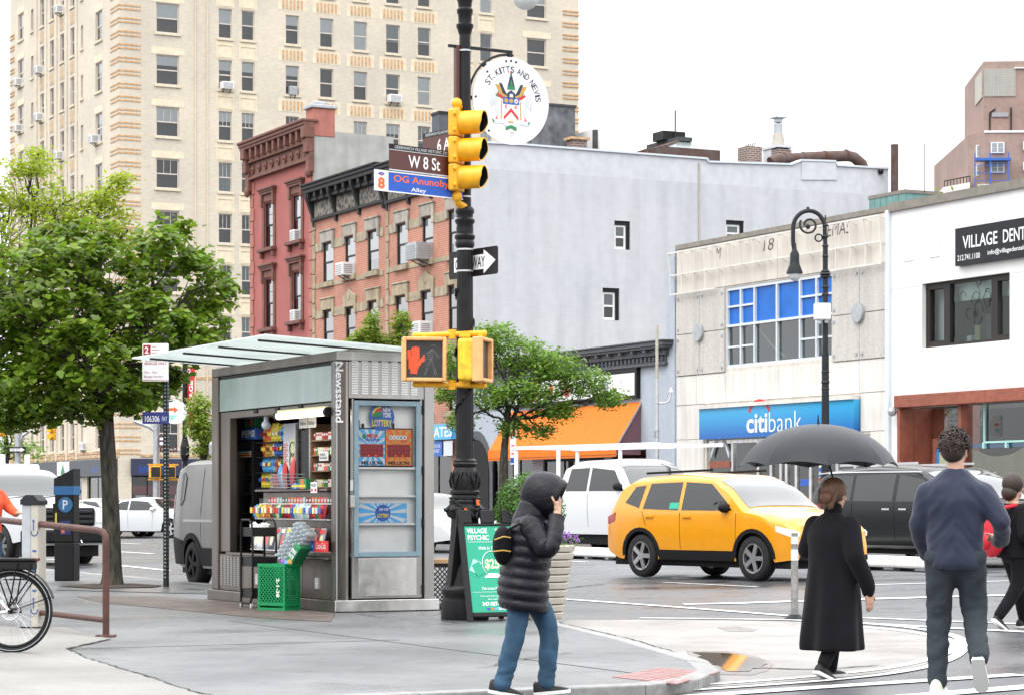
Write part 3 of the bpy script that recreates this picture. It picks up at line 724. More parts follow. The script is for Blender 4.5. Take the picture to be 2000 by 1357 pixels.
for px in (381,404):MB().box(0,0.09,tR(px)-0.03,tR(px)+0.03,4,TH_).obj('downpipe','tower_trim',tower)
# storefronts at the foot of the tower
m=MB().box(0,0.35,tR(255),tR(352),2.9,3.95).obj('shop_fascia','ink_navy',tower,bevel=0.02)
text('BANK OF AMERICA',fit=(tR(340)-tR(268),0.42)).obj('lettering','sign_blue',m,loc=(0.351,(tR(268)+tR(340))/2,3.3),rotz=rot)
MB().box(0,0.35,tR(362),tR(480),2.9,3.95).obj('shop_fascia','ink_navy',tower)
m=MB().box(tL(65),tL(230),-0.35,0,2.9,3.95).obj('shop_fascia','shop_trim',tower,bevel=0.02)
MB().box(tL(123),tL(146),-0.4,-0.35,3.0,3.9).obj('sign_panel','sign_white',m)
MB().prism([(tL(130),3.1),(tL(139),3.1),(tL(134.5),3.75)],-0.42,-0.402).obj('tree_logo','ink_green',m)
text('BANK',fit=(1.3,0.34)).obj('lettering','sign_blue',m,loc=(tL(196),-0.351,3.3))
for a,b,r_ in ((257,352,1),(365,470,1),(170,225,0),(110,160,0),(60,100,0)):
    f=tR if r_ else tL
    win(tower,f(a),0.3,f(b)-f(a),2.6,frame='black',rail=None,mull=2,fw=0.08,rotz=rot if r_ else 0,back='dim_room',blind=(0.9,'curtain') if a == 365 else None)
MB().box(0.19,0.2,tR(258),tR(350),1.75,2.3).obj('window_banner','ink_maroon',tower,loc=(-0.4,0,0))
MB().box(-0.16,-0.15,tR(266),tR(292),0.9,1.7).obj('window_poster','sign_white',tower)
text('Open your\naccount today',fit=(tR(289)-tR(269),0.45),ext=0).obj('lettering','ink_red',tower,loc=(-0.145,(tR(266)+tR(292))/2,1.3),rotz=rot)
for x,z in ((-1.4,3.0),(1.0,3.05)):MB().ball((x if x < 0 else 0.12,-0.12 if x < 0 else x,z),0.14).obj('wall_light','tower_pale',tower,smooth=60)
# air conditioners on the tower
def acR(px,row,label,**k):
    d=tR(px);acunit(W(TS,TD+d,row),RZ+rot,label,**k)
def acL(px,row,label,**k):
    acunit(W(TS+tL(px),TD,row),RZ,label,**k)
acR(441,27.0,'white air conditioner in narrow window under a stained sill on cream tower',w=0.75,h=0.45)
acR(768,27.0,'white air conditioner in tower window just left of the black lamp post',w=0.85,h=0.5)
acR(571,26.98,'grey round fan unit in tower window above the red house cornice',w=0.5,h=0.55,d=0.2,dark=True)
for px,row,lab in ((121,33.4,'highest air conditioner in third window column of tower side face'),(82,30.2,'air conditioner in upper window of the fourth tower side column'),(41,30.2,'topmost air conditioner in the far left tower window column'),(41,27.0,'second air conditioner down in the far left tower window column'),
                     (82,27.0,'middle air conditioner of three in the fourth tower side column'),(82,23.8,'lowest air conditioner of three in the fourth tower side column'),(121,23.8,'air conditioner in third tower side column below two plain windows'),(121,20.6,'lowest air conditioner in third tower side column above the treetop'),(190,23.8,'wide grey air conditioner in large window near the striped tower corner')):
    acL(px,row,lab,w=0.7,h=0.5,d=0.5,dark=(px == 190))
acL(166,4.6,'low air conditioner on tower first floor left of the tree trunk',w=0.6,h=0.5,d=0.3)
# ================= row houses =================
def lx(px,S0,D=DF):return fs(px,D)[0]-S0
def hz(px,py,D=DF):return zz(py,fs(px,D)[1])
# ---- red painted house ----
RS=fs(490,DF)[0];RW_=lx(612,RS)
red=athing('row_house','narrow red painted row house with heavy brown cornice and hooded windows','building',RS,DF,0)
ztop=16.1
rw=[]
for a,b,t1,b1 in ((517.5,535,396,484),(571.5,589.5,381,470),(518,535,545,640),(572,589.5,531,626)):
    c=(a+b)/2;rw.append((lx(a,RS),lx(b,RS),hz(c,b1),hz(c,t1)))
rw += [(a,b,c-3.5,d-3.5) for a,b,c,d in rw[2:]] + [(rw[2][0],rw[2][1],0.6,3.4),(rw[3][0],rw[3][1],0.4,3.4)]
holewall(MB(),0,RW_,-1,ztop,rw,0.12).obj('wall','red_paint',red)
for i,(a,b,c,d) in enumerate(rw):
    win(red,a,c,b-a,d-c,frame='black',pane='pane_row',depth=0.05,fw=0.06,grid=None if i % 2 else 3,blind=(0.55,'blind') if i in (1,3) else ((0.5,'curtain') if i == 0 else None))
    w=b-a;m=MB()
    m.box(a-0.24,a,-0.06,0,c-0.02,d+0.05).box(b,b+0.24,-0.06,0,c-0.02,d+0.05).box(a-0.24,b+0.24,-0.06,0,d+0.05,d+0.36)
    m.obj('window_surround','brown_trim',red,bevel=0.02)
    m=MB().box(a-0.38,b+0.38,-0.26,0,d+0.55,d+0.64).box(a-0.32,b+0.32,-0.20,0,d+0.46,d+0.55).box(a-0.27,b+0.27,-0.16,0,d+0.36,d+0.46)
    for x in (a-0.22,b+0.06):m.prism([(0,0),(0.16,0),(0.16,0.5),(0,0.5)],-0.2,0) if False else m.box(x,x+0.16,-0.15,-0.06,d-0.15,d+0.40)
    m.obj('window_hood','brown_trim',red,bevel=0.02)
    m=MB().box(a-0.34,b+0.34,-0.26,0,c-0.17,c-0.02)
    for x in (a-0.26,b+0.08):m.box(x,x+0.18,-0.18,0,c-0.42,c-0.17)
    m.obj('window_sill','brown_trim',red,bevel=0.02)
# quoins
for k in range(26):
    z=0.2+k*0.58
    for x,s in ((0,1),(RW_,-1)):
        w=0.46 if k % 2 else 0.36;MB().box(min(x,x+s*w),max(x,x+s*w),-0.05,0,z,z+0.55).obj('quoin','red_quoin',red,bevel=0.015)
zc0=hz(498,352)
m=MB().box(-0.15,RW_+0.0,-0.22,0,zc0,zc0+0.10).box(-0.15,RW_,-0.10,0,zc0+0.1,zc0+0.72).box(-0.2,RW_+0.05,-0.26,0,zc0+0.72,zc0+0.80).box(-0.25,RW_+0.05,-0.22,0,zc0+0.8,zc0+1.30)
m.obj('frieze','brown_trim',red,bevel=0.02)
MB().box(-0.30,RW_+0.1,-.50,0,zc0+1.42,zc0+1.56).box(-0.26,RW_+0.08,-.45,0,zc0+1.30,zc0+1.42).box(-0.34,RW_+0.12,-.56,0.2,zc0+1.56,zc0+1.68).obj('cornice','brown_trim',red,bevel=0.03)
for k in range(11):
    x=0.25+k*(RW_-0.5)/10
    shared('modillion',lambda:MB().prism([(-0.11,0),(0.11,0),(0.11,0.42),(-0.11,0.42)],-0.40,-0.22),'modillion','brown_trim',red,(x,0,zc0+0.88))
for k in range(9):
    x=0.6+k*(RW_-1.2)/8
    shared('roset',lambda:MB().cyl((0,-0.17,0),(0,-0.1,0),0.17,n=12).ball((0,-0.18,0),0.07,8,5),'rosette','brown_trim',red,(x,0,zc0+0.42))
for x in (-0.12,RW_-0.28):
    m=MB().box(x,x+0.4,-0.24,0,zc0-0.5,zc0+0.3).box(x,x+0.4,-0.36,0,zc0+0.3,zc0+0.9).box(x-0.03,x+0.43,-0.46,0,zc0+0.9,zc0+1.42).ball((x+0.2,-0.2,zc0-0.5),0.2,10,6,(1,0.7,1.2));m.obj('end_bracket','brown_trim',red,bevel=0.03)
# body, parapet, stucco party wall stepping down
zr=ztop
MB().add([(0,0,zr),(RW_,0,zr),(RW_,16,zr),(0,16,zr),(0,16,-1),(0,0,-1)],[(0,1,2,3),(0,3,4,5)]).obj('roof','roof_dark',red)
pw=[(0,-1),(0,hz(612,250)+0.5),(0.9,hz(612,250)+0.5),(0.9,16.55),(3.6,16.5),(3.6,15.6),(9,15.5),(9,15.2),(16,15.1),(16,-1)]
m=MB().prism(pw,-0.3,0.0);m.obj('party_wall','stucco',red,rotz=rot,loc=(RW_-0.3,0,0))
MB().box(RW_-0.75,RW_+0.03,-0.04,0.95,zc0+1.0,zc0+2.15).obj('parapet_pier','red_quoin',red,bevel=0.02)
MB().box(RW_-0.85,RW_+0.1,-0.14,1.05,zc0+2.15,zc0+2.3).box(RW_-0.6,RW_-0.1,0.1,0.7,zc0+2.3,zc0+2.45).obj('pier_cap','galv',red,bevel=0.03)
MB().cyl((0.9,1.4,zr),(0.9,1.4,zr+0.9),0.25,n=10).cyl((0.9,1.4,zr+0.9),(0.9,1.4,zr+1.1),0.4,0.2,n=10).obj('roof_vent','galv',red)
for i,lab in ((1,'small white air conditioner in upper right window of the red house'),(3,'small white air conditioner in lower right window of the red house')):
    a,b,c,d=rw[i];acunit(W(RS+(a+b)/2,DF,c-0.02),RZ,lab,w=0.5,h=0.45,d=0.25)
# ---- two brick houses under one black cornice; the right one has the long grey painted side wall ----
def brickhouse(pxa,pxb,wins,label,side):
    S0=fs(pxa,DF)[0];w=lx(pxb,S0)
    t=athing('row_house',label,'building',S0,DF,0)
    hs=[]
    for a,b,t1,b1 in wins:
        c=(a+b)/2;hs.append((lx(a,S0),lx(b,S0),hz(c,b1),hz(c,t1)))
    up,lo=hs[:3],hs[3:]
    hs += [(a,b,c-2.9,d-2.9) for a,b,c,d in lo]
    zt=13.5
    wallh=hs + [(0.5,w-0.5,0.3,3.1)]
    holewall(MB(),0,w,-1,zt,wallh,0.10).obj('wall','row_brick',t)
    for i,(a,b,c,d) in enumerate(hs):
        win(t,a,c,b-a,d-c,frame='iron_grey',depth=0.035,fw=0.06,pane='pane_row',blind=rnd.choice([(1.0,'blind'),(0.7,'blind'),(0.5,'blind'),(1.0,'shade_grey')]) if i < 3 else rnd.choice([(1.0,'shade_grey'),(0.5,'curtain'),None,(1.0,'curtain')]))
        peak=i in (4,)
        cx=(a+b)/2;hw=(b-a)/2+0.16
        poly=[(cx-hw,d-0.28),(cx-hw+0.2,d-0.28),(cx-hw+0.2,d+0.02),(cx+hw-0.2,d+0.02),(cx+hw-0.2,d-0.28),(cx+hw,d-0.28),(cx+hw,d+0.45)]
        poly += [(cx+hw*0.45,d+0.55),(cx,d+0.74),(cx-hw*0.45,d+0.55)] if peak else []
        poly += [(cx-hw,d+0.45)]
        hd=MB().prism(poly,-0.09,0).obj('window_hood','row_hood' if i < 3 else 'row_stone',t,bevel=0.02)
        MB().box(cx-hw-0.03,cx+hw+0.03,-0.13,0,d+0.452,d+0.52).obj('hood_moulding','row_hood' if i < 3 else 'row_stone',hd,bevel=0.02) if not peak else MB().cyl((cx,-0.115,d+0.38),(cx,-0.09,d+0.38),0.12,n=14).obj('roundel','row_stone',hd)
        MB().box(a-0.12,b+0.12,-0.14,0.1,c-0.2,c-0.003).obj('window_sill','row_stone',t,bevel=0.01)
    for hs3 in (up,lo):
        zb_,zt_=hs3[0][2],hs3[0][3]
        xs=[0.25]+[v for h in hs3 for v in (h[0]-0.17,h[1]+0.17)]+[w-0.25]
        for k in range(0,len(xs),2):
            if xs[k+1]-xs[k] > 0.06:
                MB().box(xs[k],xs[k+1],-0.03,0,zt_-0.28,zt_+0.06).obj('stone_band','row_stone',t)
                MB().box(xs[k]-(0.04 if k else 0),xs[k+1]+(0.04 if k < len(xs)-2 else 0),-0.03,0,zb_-0.19,zb_-0.01).obj('stone_band','row_stone',t)
    for k in range(20):                        # quoins along the left edge
        z=1+k*0.6;MB().box(0.02,0.30 if k % 2 else 0.24,-0.06,0,z,z+0.56).obj('quoin','row_stone',t,bevel=0.015)
    # cornice
    zc=hz(pxa+2,434 if pxa < 700 else 400)
    MB().box(0.02,w-0.02,-0.14,0,zc,zc+0.12).box(0.02,w-0.02,-0.30,0,zc+0.78,zc+0.9).obj('frieze','cornice_black',t,bevel=0.02)
    MB().box(0.3,w-0.3,-0.08,0,zc+0.14,zc+0.76).obj('frieze_panel','peeling',t)
    MB().box(-0.08,w+0.06,-.52,0,zc+1.28,zc+1.42).box(-0.05,w+0.04,-0.46,0,zc+1.12,zc+1.28).box(-0.12,w+0.08,-.58,0.2,zc+1.42,zc+1.50).box(0,w,-0.25,0,zc+0.9,zc+1.12).obj('cornice','cornice_black',t,bevel=0.02)
    for k in range(10):
        shared('modil2',lambda:MB().box(-0.09,0.09,-0.42,-0.25,0,0.2).box(-0.07,0.07,-0.36,-0.25,-0.14,0),'modillion','cornice_black',t,(0.35+k*(w-0.7)/9,0,zc+0.92))
    for k in range(4):
        x=0.2+k*(w-0.4)/3
        shared('longbr',lambda:MB().prism([(-0.26,0.0),(-0.16,0.0),(-0.08,0.45),(0.20,1.2),(0.20,1.35),(-0.26,1.35)],-0.09,0.09) ,'bracket','cornice_black',t,(x,-0.25,zc-0.22),-rot)
    MB().add([(0,0,zt),(w,0,zt),(w,18,zt),(0,18,zt)],[(0,1,2,3)]).obj('roof','roof_dark',t)
    # street-level shop
    MB().box(0.4,w-0.4,0.02,0.2,0.3,0.75).obj('shop_bulkhead','shop_trim',t)
    win(t,0.5,0.75,w-1.0,2.35,frame='black',rail=None,mull=3,fw=0.08,depth=0.1)
    return t,S0,w,hs
bl,BS,BW,bh=brickhouse(612,755,((631,651,474,551),(674,694,462,538),(718,739.5,450.5,530),(632,651,606,690),(675.5,694,600,682),(719,739.5,588,672)),
                  'left orange brick row house with black bracketed cornice and stone window hoods',False)
br_,CS,CW,ch=brickhouse(755,893,((775,796.5,437,518),(825,846,424,508),(876,892,411,498),(773,796,578,662),(823,846,568,654),(876,892,558,645)),
                  'right orange brick row house with long grey painted side wall',True)
for S0,h,lab,dk in ((BS,bh[1],'white air conditioner on left brick house, upper middle window',False),(CS,ch[1],'large grey air conditioner on right brick house beside the one way sign',True),(CS,ch[4],'white air conditioner on right brick house just above the walk signal',False)):
    acunit(W(S0+(h[0]+h[1])/2,DF,h[2]-0.02),RZ,lab,w=0.95 if dk else 0.75,h=0.62 if dk else 0.5,d=0.7 if dk else 0.5,dark=dk)
# pilates shop sign on the right brick house
m=MB().box(lx(848,CS),lx(893,CS),-0.25,0,hz(870,858),hz(870,828)).obj('shop_sign','ink_sky',br_)
text('PILATES',fit=(lx(893,CS)-lx(840,CS),0.38),bold=0.02).obj('lettering','sign_white',m,loc=(lx(868,CS),-0.251,hz(870,843)))
MB().box(lx(851,CS),lx(873,CS),-0.2,-0.18,hz(870,890),hz(870,861)).obj('poster','ink_blue',br_)
MB().box(lx(876,CS),lx(893,CS),-0.2,-0.18,hz(870,890),hz(870,861)).obj('poster','ink_pale',br_)
text('PILATES IS FOR\nEVERY BODY',fit=(lx(870,CS)-lx(854,CS),0.3)).obj('lettering','sign_white',br_,loc=(lx(862,CS),-0.201,hz(870,875)))
# the grey side wall, in the plane of the right end
GS=CS+CW
def gd(px):return fd(px,GS)[0]-DF
def gz(px,py):return zz(py,fd(px,GS)[1])
gl=gd(1735)
gw=[]
for a,b,t1,b1 in ((1200,1231,432,488),(1177,1210,563,626),(1418,1453,431,475)):
    gw.append((gd(a),gd(b),gz((a+b)/2,b1),gz((a+b)/2,t1)))
zt=gz(945,281)
holewall(MB(),0,gl,-1,zt-0.9,gw,0.28).obj('side_wall','grey_wall',br_,rotz=rot,loc=(CW,0,0))
for (a,b,c,d) in gw:
    win(br_,a+0.02,c+0.02,b-a-0.16,d-c-0.16,frame='white',depth=0.10,fw=0.09,blind=(1.0,'blind') if c < 8 else (0.5,'curtain'),rotz=rot,loc=(CW,0,0))
    MB().box(a,b,0.06,0.085,d-0.15,d).box(b-0.15,b,0.06,0.085,c,d-0.15).obj('window_reveal','black',br_,rotz=rot,loc=(CW,0,0))
pp=[(0,zt-0.9),(0,zt),(gd(1000),gz(1000,283)),(gd(1380),gz(1380,312)),(gd(1382),gz(1382,318)),(gd(1545),gz(1545,323)),(gd(1565),gz(1565,315)),(gd(1630),gz(1630,317)),(gd(1634),gz(1634,325)),(gl,gz(1735,331)),(gl,zt-0.9)]
MB().prism(pp,0,0.3).obj('parapet','grey_patch',br_,rotz=rot,loc=(CW,0,0))
MB().prism([(gd(1565),gz(1565,352)),(gd(1565),gz(1565,316)),(gd(1632),gz(1632,318)),(gd(1634),gz(1634,352))],-0.04,0).obj('patched_parapet','grey_patch',br_,rotz=rot,loc=(CW,0,0))
cp=[(x,z+0.0) for x,z in pp[1:-1]]
m=MB()
for (x0,z0),(x1,z1) in zip(cp[:-1],cp[1:]):m.bar((x0,0.13,z0+0.03),(x1+0.02,0.13,z1+0.03),0.40,0.07)
m.obj('coping','ink_pale',br_,rotz=rot,loc=(CW,0,0))
MB().box(gd(1365)-0.03,gd(1365)+0.03,-0.05,0,3,gz(1365,318)).obj('drain_line','planter',br_,rotz=rot,loc=(CW,0,0))
MB().add([(0,0.3,zt-0.9),(gl,0.3,zt-0.9),(gl,CW,zt-0.9),(0,CW,zt-0.9)],[(0,1,2,3)]).add([(gl,0,-1),(gl,CW,-1),(gl,CW,zt-0.6),(gl,0,zt-0.6)],[(0,1,2,3)]).obj('roof','roof_dark',br_,rotz=rot,loc=(CW,0,0))
MB().ball((gd(1718),-0.08,gz(1718,336)),0.12,10,6).obj('wall_lamp','black',br_,rotz=rot,loc=(CW,0,0))
MB().add([(0,0,-1),(0,0,zt-0.8),(-0.02,0.3,zt-0.8),(-0.02,0.3,-1)],[(0,1,2,3)]).obj('wall_return','grey_wall',br_,loc=(CW-0.001,0,0))
# ---------------- rooftop things ----------------
def roofthing(name,label,cat,px,Doff,zbase):     # stands behind the grey parapet at this sight line
    S=GS-Doff;D,Y=fd(px,S);return athing(name,label,cat,S,D,zbase),S,Y
zroof=zt-0.9
def rw_(px0,px1,Y):return (px1-px0)/FPX*Y
t,s_,Y=roofthing('roof_bulkhead','black tarred stair bulkhead beside the round sign','bulkhead',1085,3.5,zroof);w=rw_(1060,1110,Y)
MB().box(-w*0.9,w*0.5,-w*0.5,w*0.6,0,zz(212,Y)-zroof).obj('walls','tar',t);MB().box(-w*0.95,w*0.55,-w*0.55,w*0.65,zz(212,Y)-zroof,zz(208,Y)-zroof).obj('coping','roof_dark',t)
t,s_,Y=roofthing('roof_bulkhead','grey metal roof bulkhead left of the yellow signal','bulkhead',866,4.5,zroof-0.7);w=rw_(850,884,Y)
MB().box(-w*0.5,w*0.5,-w*0.5,w*0.5,0,zz(226,Y)-zroof+0.7).obj('walls','shop_trim',t);MB().box(-w*0.55,w*0.55,-w*0.55,w*0.55,zz(226,Y)-zroof+0.7,zz(221,Y)-zroof+0.7).obj('coping','iron_grey',t)
t,s_,Y=roofthing('roof_bulkhead','pale streaked low bulkhead with pipe on the grey roof','bulkhead',1165,3.0,zroof);w=rw_(1112,1218,Y)
MB().box(-w*0.5,w*0.5,-w*0.2,w*0.5,0,zz(257,Y)-zroof).obj('walls','white_stucco',t);MB().cyl((w*0.37,-w*0.22,0),(w*0.37,-w*0.22,zz(262,Y)-zroof),0.12).obj('pipe','roof_dark',t)
MB().box(-w*0.5,-w*0.46,-w*0.22,-w*0.2,0,zz(254,Y)-zroof).obj('post','black',t)
t,s_,Y=roofthing('chimney','low dark brick chimney with slab cap behind the round sign','chimney',1127,2.2,zroof);w=rw_(1112,1142,Y)
MB().box(-w*0.4,w*0.4,-0.3,0.3,0,zz(275,Y)-zroof).obj('stack','chimney_brick',t);MB().box(-w*0.55,w*0.55,-0.4,0.4,zz(275,Y)-zroof,zz(270,Y)-zroof).obj('cap','tower_band',t)
t,s_,Y=roofthing('skylight','glazed roof lantern with rusty curb on the grey building','skylight',1310,3.0,zroof);w=rw_(1222,1395,Y);h0=zz(302,Y)-zroof;h1=zz(284,Y)-zroof
MB().box(-w/2,w/2,-1.2,1.2,0,h0).obj('curb','rust',t)
MB().add([(-w*.5,-1.2,h0),(w*.5,-1.2,h0),(w*.5,1.2,h0),(-w*.5,1.2,h0),(-w*.36,-.2,h1),(w*.3,-.2,h1),(w*.3,.2,h1),(-w*.36,.2,h1)],[(0,1,5,4),(1,2,6,5),(2,3,7,6),(3,0,4,7)]).obj('glazing','skylight_pane',t)
m=MB()
for k in range(9):
    f=k/8;m.bar((-w*.5+w*f,-1.22,h0+0.02),(-w*.36+w*.66*f,-.22,h1+0.02),0.07)
m.obj('glazing_bar','rust',t);MB().box(-w*.4,w*.33,-.3,.3,h1,h1+0.16).obj('ridge','roof_dark',t);MB().box(-w*.16,w*.08,-.5,.5,h1+.16,h1+0.5).obj('vent','black',t)
MB().cyl((w*.1,0,h1),(w*.1,0,h1+1.3),0.03).obj('mast','iron_grey',t)
t,s_,Y=roofthing('chimney','square red brick chimney standing alone on the grey roof','chimney',1465,1.6,zroof-0.5);w=rw_(1446,1487,Y)
MB().box(-w*.55,w*.35,-w*.35,w*.45,0,zz(288,Y)-zroof+.5).obj('stack','chimney_brick',t)
m=MB()
for k in range(5):m.bar((-w*.5+k*w*.2,0,zz(288,Y)-zroof+.5),(-w*.52+k*w*.22,0.1,zz(281,Y)-zroof+.52),0.03)
m.obj('wire_guard','iron_grey',t)
t,s_,Y=roofthing('chimney','part rendered brick chimney carrying a white metal flue','chimney',1520,1.6,zroof-0.5);w=rw_(1494,1548,Y);hc=zz(292,Y)-zroof+.5
MB().box(-w*.55,-w*.0,-w*.3,w*.3,0,hc).obj('rendered_stack','grey_patch',t);MB().box(0,w*.42,-w*.28,w*.3,0,hc-0.05).obj('brick_stack','chimney_brick',t);MB().box(-w*.6,w*.48,-w*.34,w*.34,hc,hc+0.1).obj('cap','grey_patch',t)
MB().cyl((0,0,hc),(0,0,hc+.6),.28,.2).obj('flue_base','planter',t);MB().cyl((0,0,hc+.6),(0,0,zz(243,Y)-zroof+.5),.17).cyl((0,0,zz(240,Y)-zroof+.5),(0,0,zz(232,Y)-zroof+.5),.17).box(-.25,.25,-.25,.25,zz(232,Y)-zroof+.5,zz(230,Y)-zroof+.5).cyl((0,0,zz(244,Y)-zroof+.5),(0,0,zz(231,Y)-zroof+.5),.05,n=6).obj('flue','galv',t)
t,s_,Y=roofthing('exhaust_duct','fat rusty bent exhaust duct lying along the grey parapet','duct',1600,0.9,zroof-0.6)
def dp(px,py): 
    Y2=fd(px,s_)[1];return (0.0,fd(px,s_)[0]-fd(1600,s_)[0],zz(py,Y2)-zroof+0.6)
MB().tube([dp(1505,318),dp(1515,313),dp(1560,310),dp(1580,308),dp(1655,305),dp(1668,308),dp(1684,322),dp(1688,335)],0.22,14).obj('pipe','rust',t,smooth=50)
for px in (1532,1568,1610,1652):a=dp(px-1,311.5-(px-1532)*0.06);b=dp(px+2,311.5-(px-1532)*0.06);MB().cyl(a,b,0.245,n=14).obj('flange','rust',t)
MB().bar((0,dp(1540,300)[1],0),(0,dp(1540,300)[1],0.6),0.08).obj('stand','rust',t)
t,s_,Y=roofthing('flue_pipe','tall straight brown flue pipe at the end of grey wall','flue',1735,-0.5,zroof-4)
MB().cyl((0,0.3,0),(0,0.3,zz(282,Y)-zroof+4),rw_(1728,1743,Y)/2,n=14).obj('pipe','rust',t,smooth=50);MB().cyl((0,0.3,3),(0,0.3,3.08),rw_(1727,1744,Y)/2,n=14).obj('collar','iron_grey',t)
t,s_,Y=roofthing('roof_gable','small tan gable roof showing between the roof ducts','roof',1590,5,zroof);MB().prism([(-.7,0),(.7,0),(.7,.75),(0,1.2),(-.7,.75)],-.5,.5).obj('gable','tower_pale',t);MB().cyl((.4,0,.8),(.4,0,1.35),.08).obj('pipe','black',t)
# ================= low grey corner shop with orange awning =================
LS=GS+0.002;LWd=lx(1322,LS)
shop=athing('corner_shop','low blue grey shop with dark dentil cornice and orange awning','building',LS,DF,0)
zc=hz(1300,672)
def sx(px):return lx(px,LS)
sh_holes=[(sx(1060),sx(1180),0.5,2.7),(sx(1195),sx(1262),0.5,2.9),(sx(960),sx(1040),0.5,2.8)]
holewall(MB(),0,LWd,-1,zc-0.3,sh_holes,0.15).obj('wall','shop_grey',shop)
MB().add([(0,0,zc-0.3),(LWd,0,zc-0.3),(LWd,14,zc-0.3),(0,14,zc-0.3)],[(0,1,2,3)]).obj('roof','roof_dark',shop)
MB().box(LWd-0.55,LWd-0.06,-0.04,0.3,zc-4,hz(1318,490)).obj('party_pier','shop_grey',shop)
cx1=sx(1325)-0.15
MB().box(0,cx1-0.1,-0.42,0,zc-0.06,zc+0.06).box(0,cx1-0.16,-0.37,0,zc-0.13,zc-0.06).box(0,cx1-0.05,-0.47,0.1,zc+0.06,zc+0.11).obj('cornice','shop_trim',shop,bevel=0.015)
MB().box(0,cx1-0.4,-0.17,0,zc-0.62,zc-0.54).box(0,cx1-0.45,-0.10,0,zc-0.54,zc-0.33).box(0,cx1-0.35,-0.20,0,zc-0.33,zc-0.13).obj('frieze','shop_trim',shop,bevel=0.01)
n=60
for k in range(n):
    x=0.1+k*(cx1-0.7)/(n-1);shared('dentil',lambda:MB().box(-0.05,0.05,-0.16,-0.10,0,0.12),'dentil','shop_trim',shop,(x,0,zc-0.48))
for k in range(20):
    x=0.3+k*(cx1-0.9)/19;shared('modil3',lambda:MB().box(-0.06,0.06,-0.35,-0.20,0,0.08),'modillion','shop_trim',shop,(x,0,zc-0.22))
sb=MB().box(sx(1010),sx(1251),-0.14,0,hz(1250,777),hz(1250,717)).obj('sign_frame','black',shop)
MB().box(sx(1010)+0.12,sx(1251)-0.12,-0.155,-0.14,hz(1250,777)+0.1,hz(1250,717)-0.16).obj('sign_panel','sign_white',sb)
for px,py,r_,c in ((1052,772,0.22,'ink_orange'),(1052,752,0.18,'ink_orange'),(1115,762,0.22,'ink_red'),(1085,760,0.15,'ink_orange'),(1188,755,0.3,'ink_grey')):
    MB().cyl((sx(px),-0.175,hz(px,py)),(sx(px),-0.156,hz(px,py)),r_,n=10).obj('logo',c,sb)
# awning
aR=sx(1253);aL=sx(1000);za1=hz(1253,784)
S_a=LS+aR;D_a=fd(1204,S_a)[0];dep=DF-D_a;za0=zz(868,fd(1204,S_a)[1]);zv=zz(895,fd(1000,S_a)[1]) if False else za0-0.42
aw=athing('awning','sloping bright orange shop awning behind the street tree','awning',LS+(aL+aR)/2,DF,za0);hw=(aR-aL)/2;hz_=za1-za0
MB().add([(-hw,-dep,0),(hw,-dep,0),(hw,-0.02,hz_),(-hw,-0.02,hz_),(-hw,-dep,-0.03),(hw,-dep,-0.03),(hw,-0.02,hz_-0.03),(-hw,-0.02,hz_-0.03)],[(0,1,2,3),(7,6,5,4),(0,4,5,1),(1,5,6,2),(3,7,4,0)]).obj('canopy','fabric_awning',aw)
MB().box(-hw,hw,-dep-0.02,-dep,-0.36,0).obj('valance','fabric_awning',aw)
for x in (-hw,hw-0.02):MB().add([(x,-dep,0),(x,-0.02,hz_),(x,-0.02,-0.3),(x,-dep,-0.3)],[(0,1,2,3)]).obj('side_panel','awning_side',aw)
m=MB()
for k in range(7):x=-hw+k*hw*2/6;m.bar((x,-dep,-0.05),(x,-0.02,hz_-0.05),0.04)
m.bar((-hw,-dep,-0.3),(hw,-dep,-0.3),0.04);m.obj('frame','galv',aw)
for (a,b,c,d),bk in zip(sh_holes,('dim_room','dark_room','dim_room')):win(shop,a,c,b-a,d-c,frame='black',rail=None,mull=2,fw=0.08,depth=0.06,back=bk)
MB().prism([(sx(930)+1.1*math.cos(k*math.pi/12),2.2+1.3*math.sin(k*math.pi/12)) for k in range(13)]+[(sx(930)-1.1,0.2),(sx(930)+1.1,0.2)],-0.05,-0.01).obj('arched_doorway','dark_room',shop)
MB().prism([(sx(930)+1.35*math.cos(k*math.pi/12),2.2+1.6*math.sin(k*math.pi/12)) for k in range(13)]+[(sx(930)-1.35,0.2),(sx(930)+1.35,0.2)],-0.02,0).obj('arch_surround','shop_trim',shop)
# ================= bank building =================
BKS=fs(1323,DF)[0];bkw=lx(1739,BKS)
bank=athing('bank_building','two storey concrete panel bank with blue sign and blue gridded window','building',BKS,DF,0)
def bx(px):return lx(px,BKS)
zt_=hz(1323,489)
x0,x1,x2,x3=0.0,bx(1419),bx(1626),bx(1739)
zwt=hz(1419,563);zwb=hz(1419,719);zp=hz(1330,582)
holes=[(x1,x2,zwb,zwt),(bx(1380),bx(1700),0.35,hz(1380,860))]
holewall(MB(),0,bkw,-1,zt_,holes,0.2).obj('wall','limestone',bank)
MB().add([(0,0,zt_),(bkw,0,zt_),(bkw,14,zt_),(0,14,zt_),(0,0,-1),(0,14,-1)],[(0,1,2,3),(0,3,5,4)]).obj('roof','roof_dark',bank)
MB().box(-0.02,bkw,-0.06,0.3,zt_,zt_+0.14).obj('coping','cap_taupe',bank)
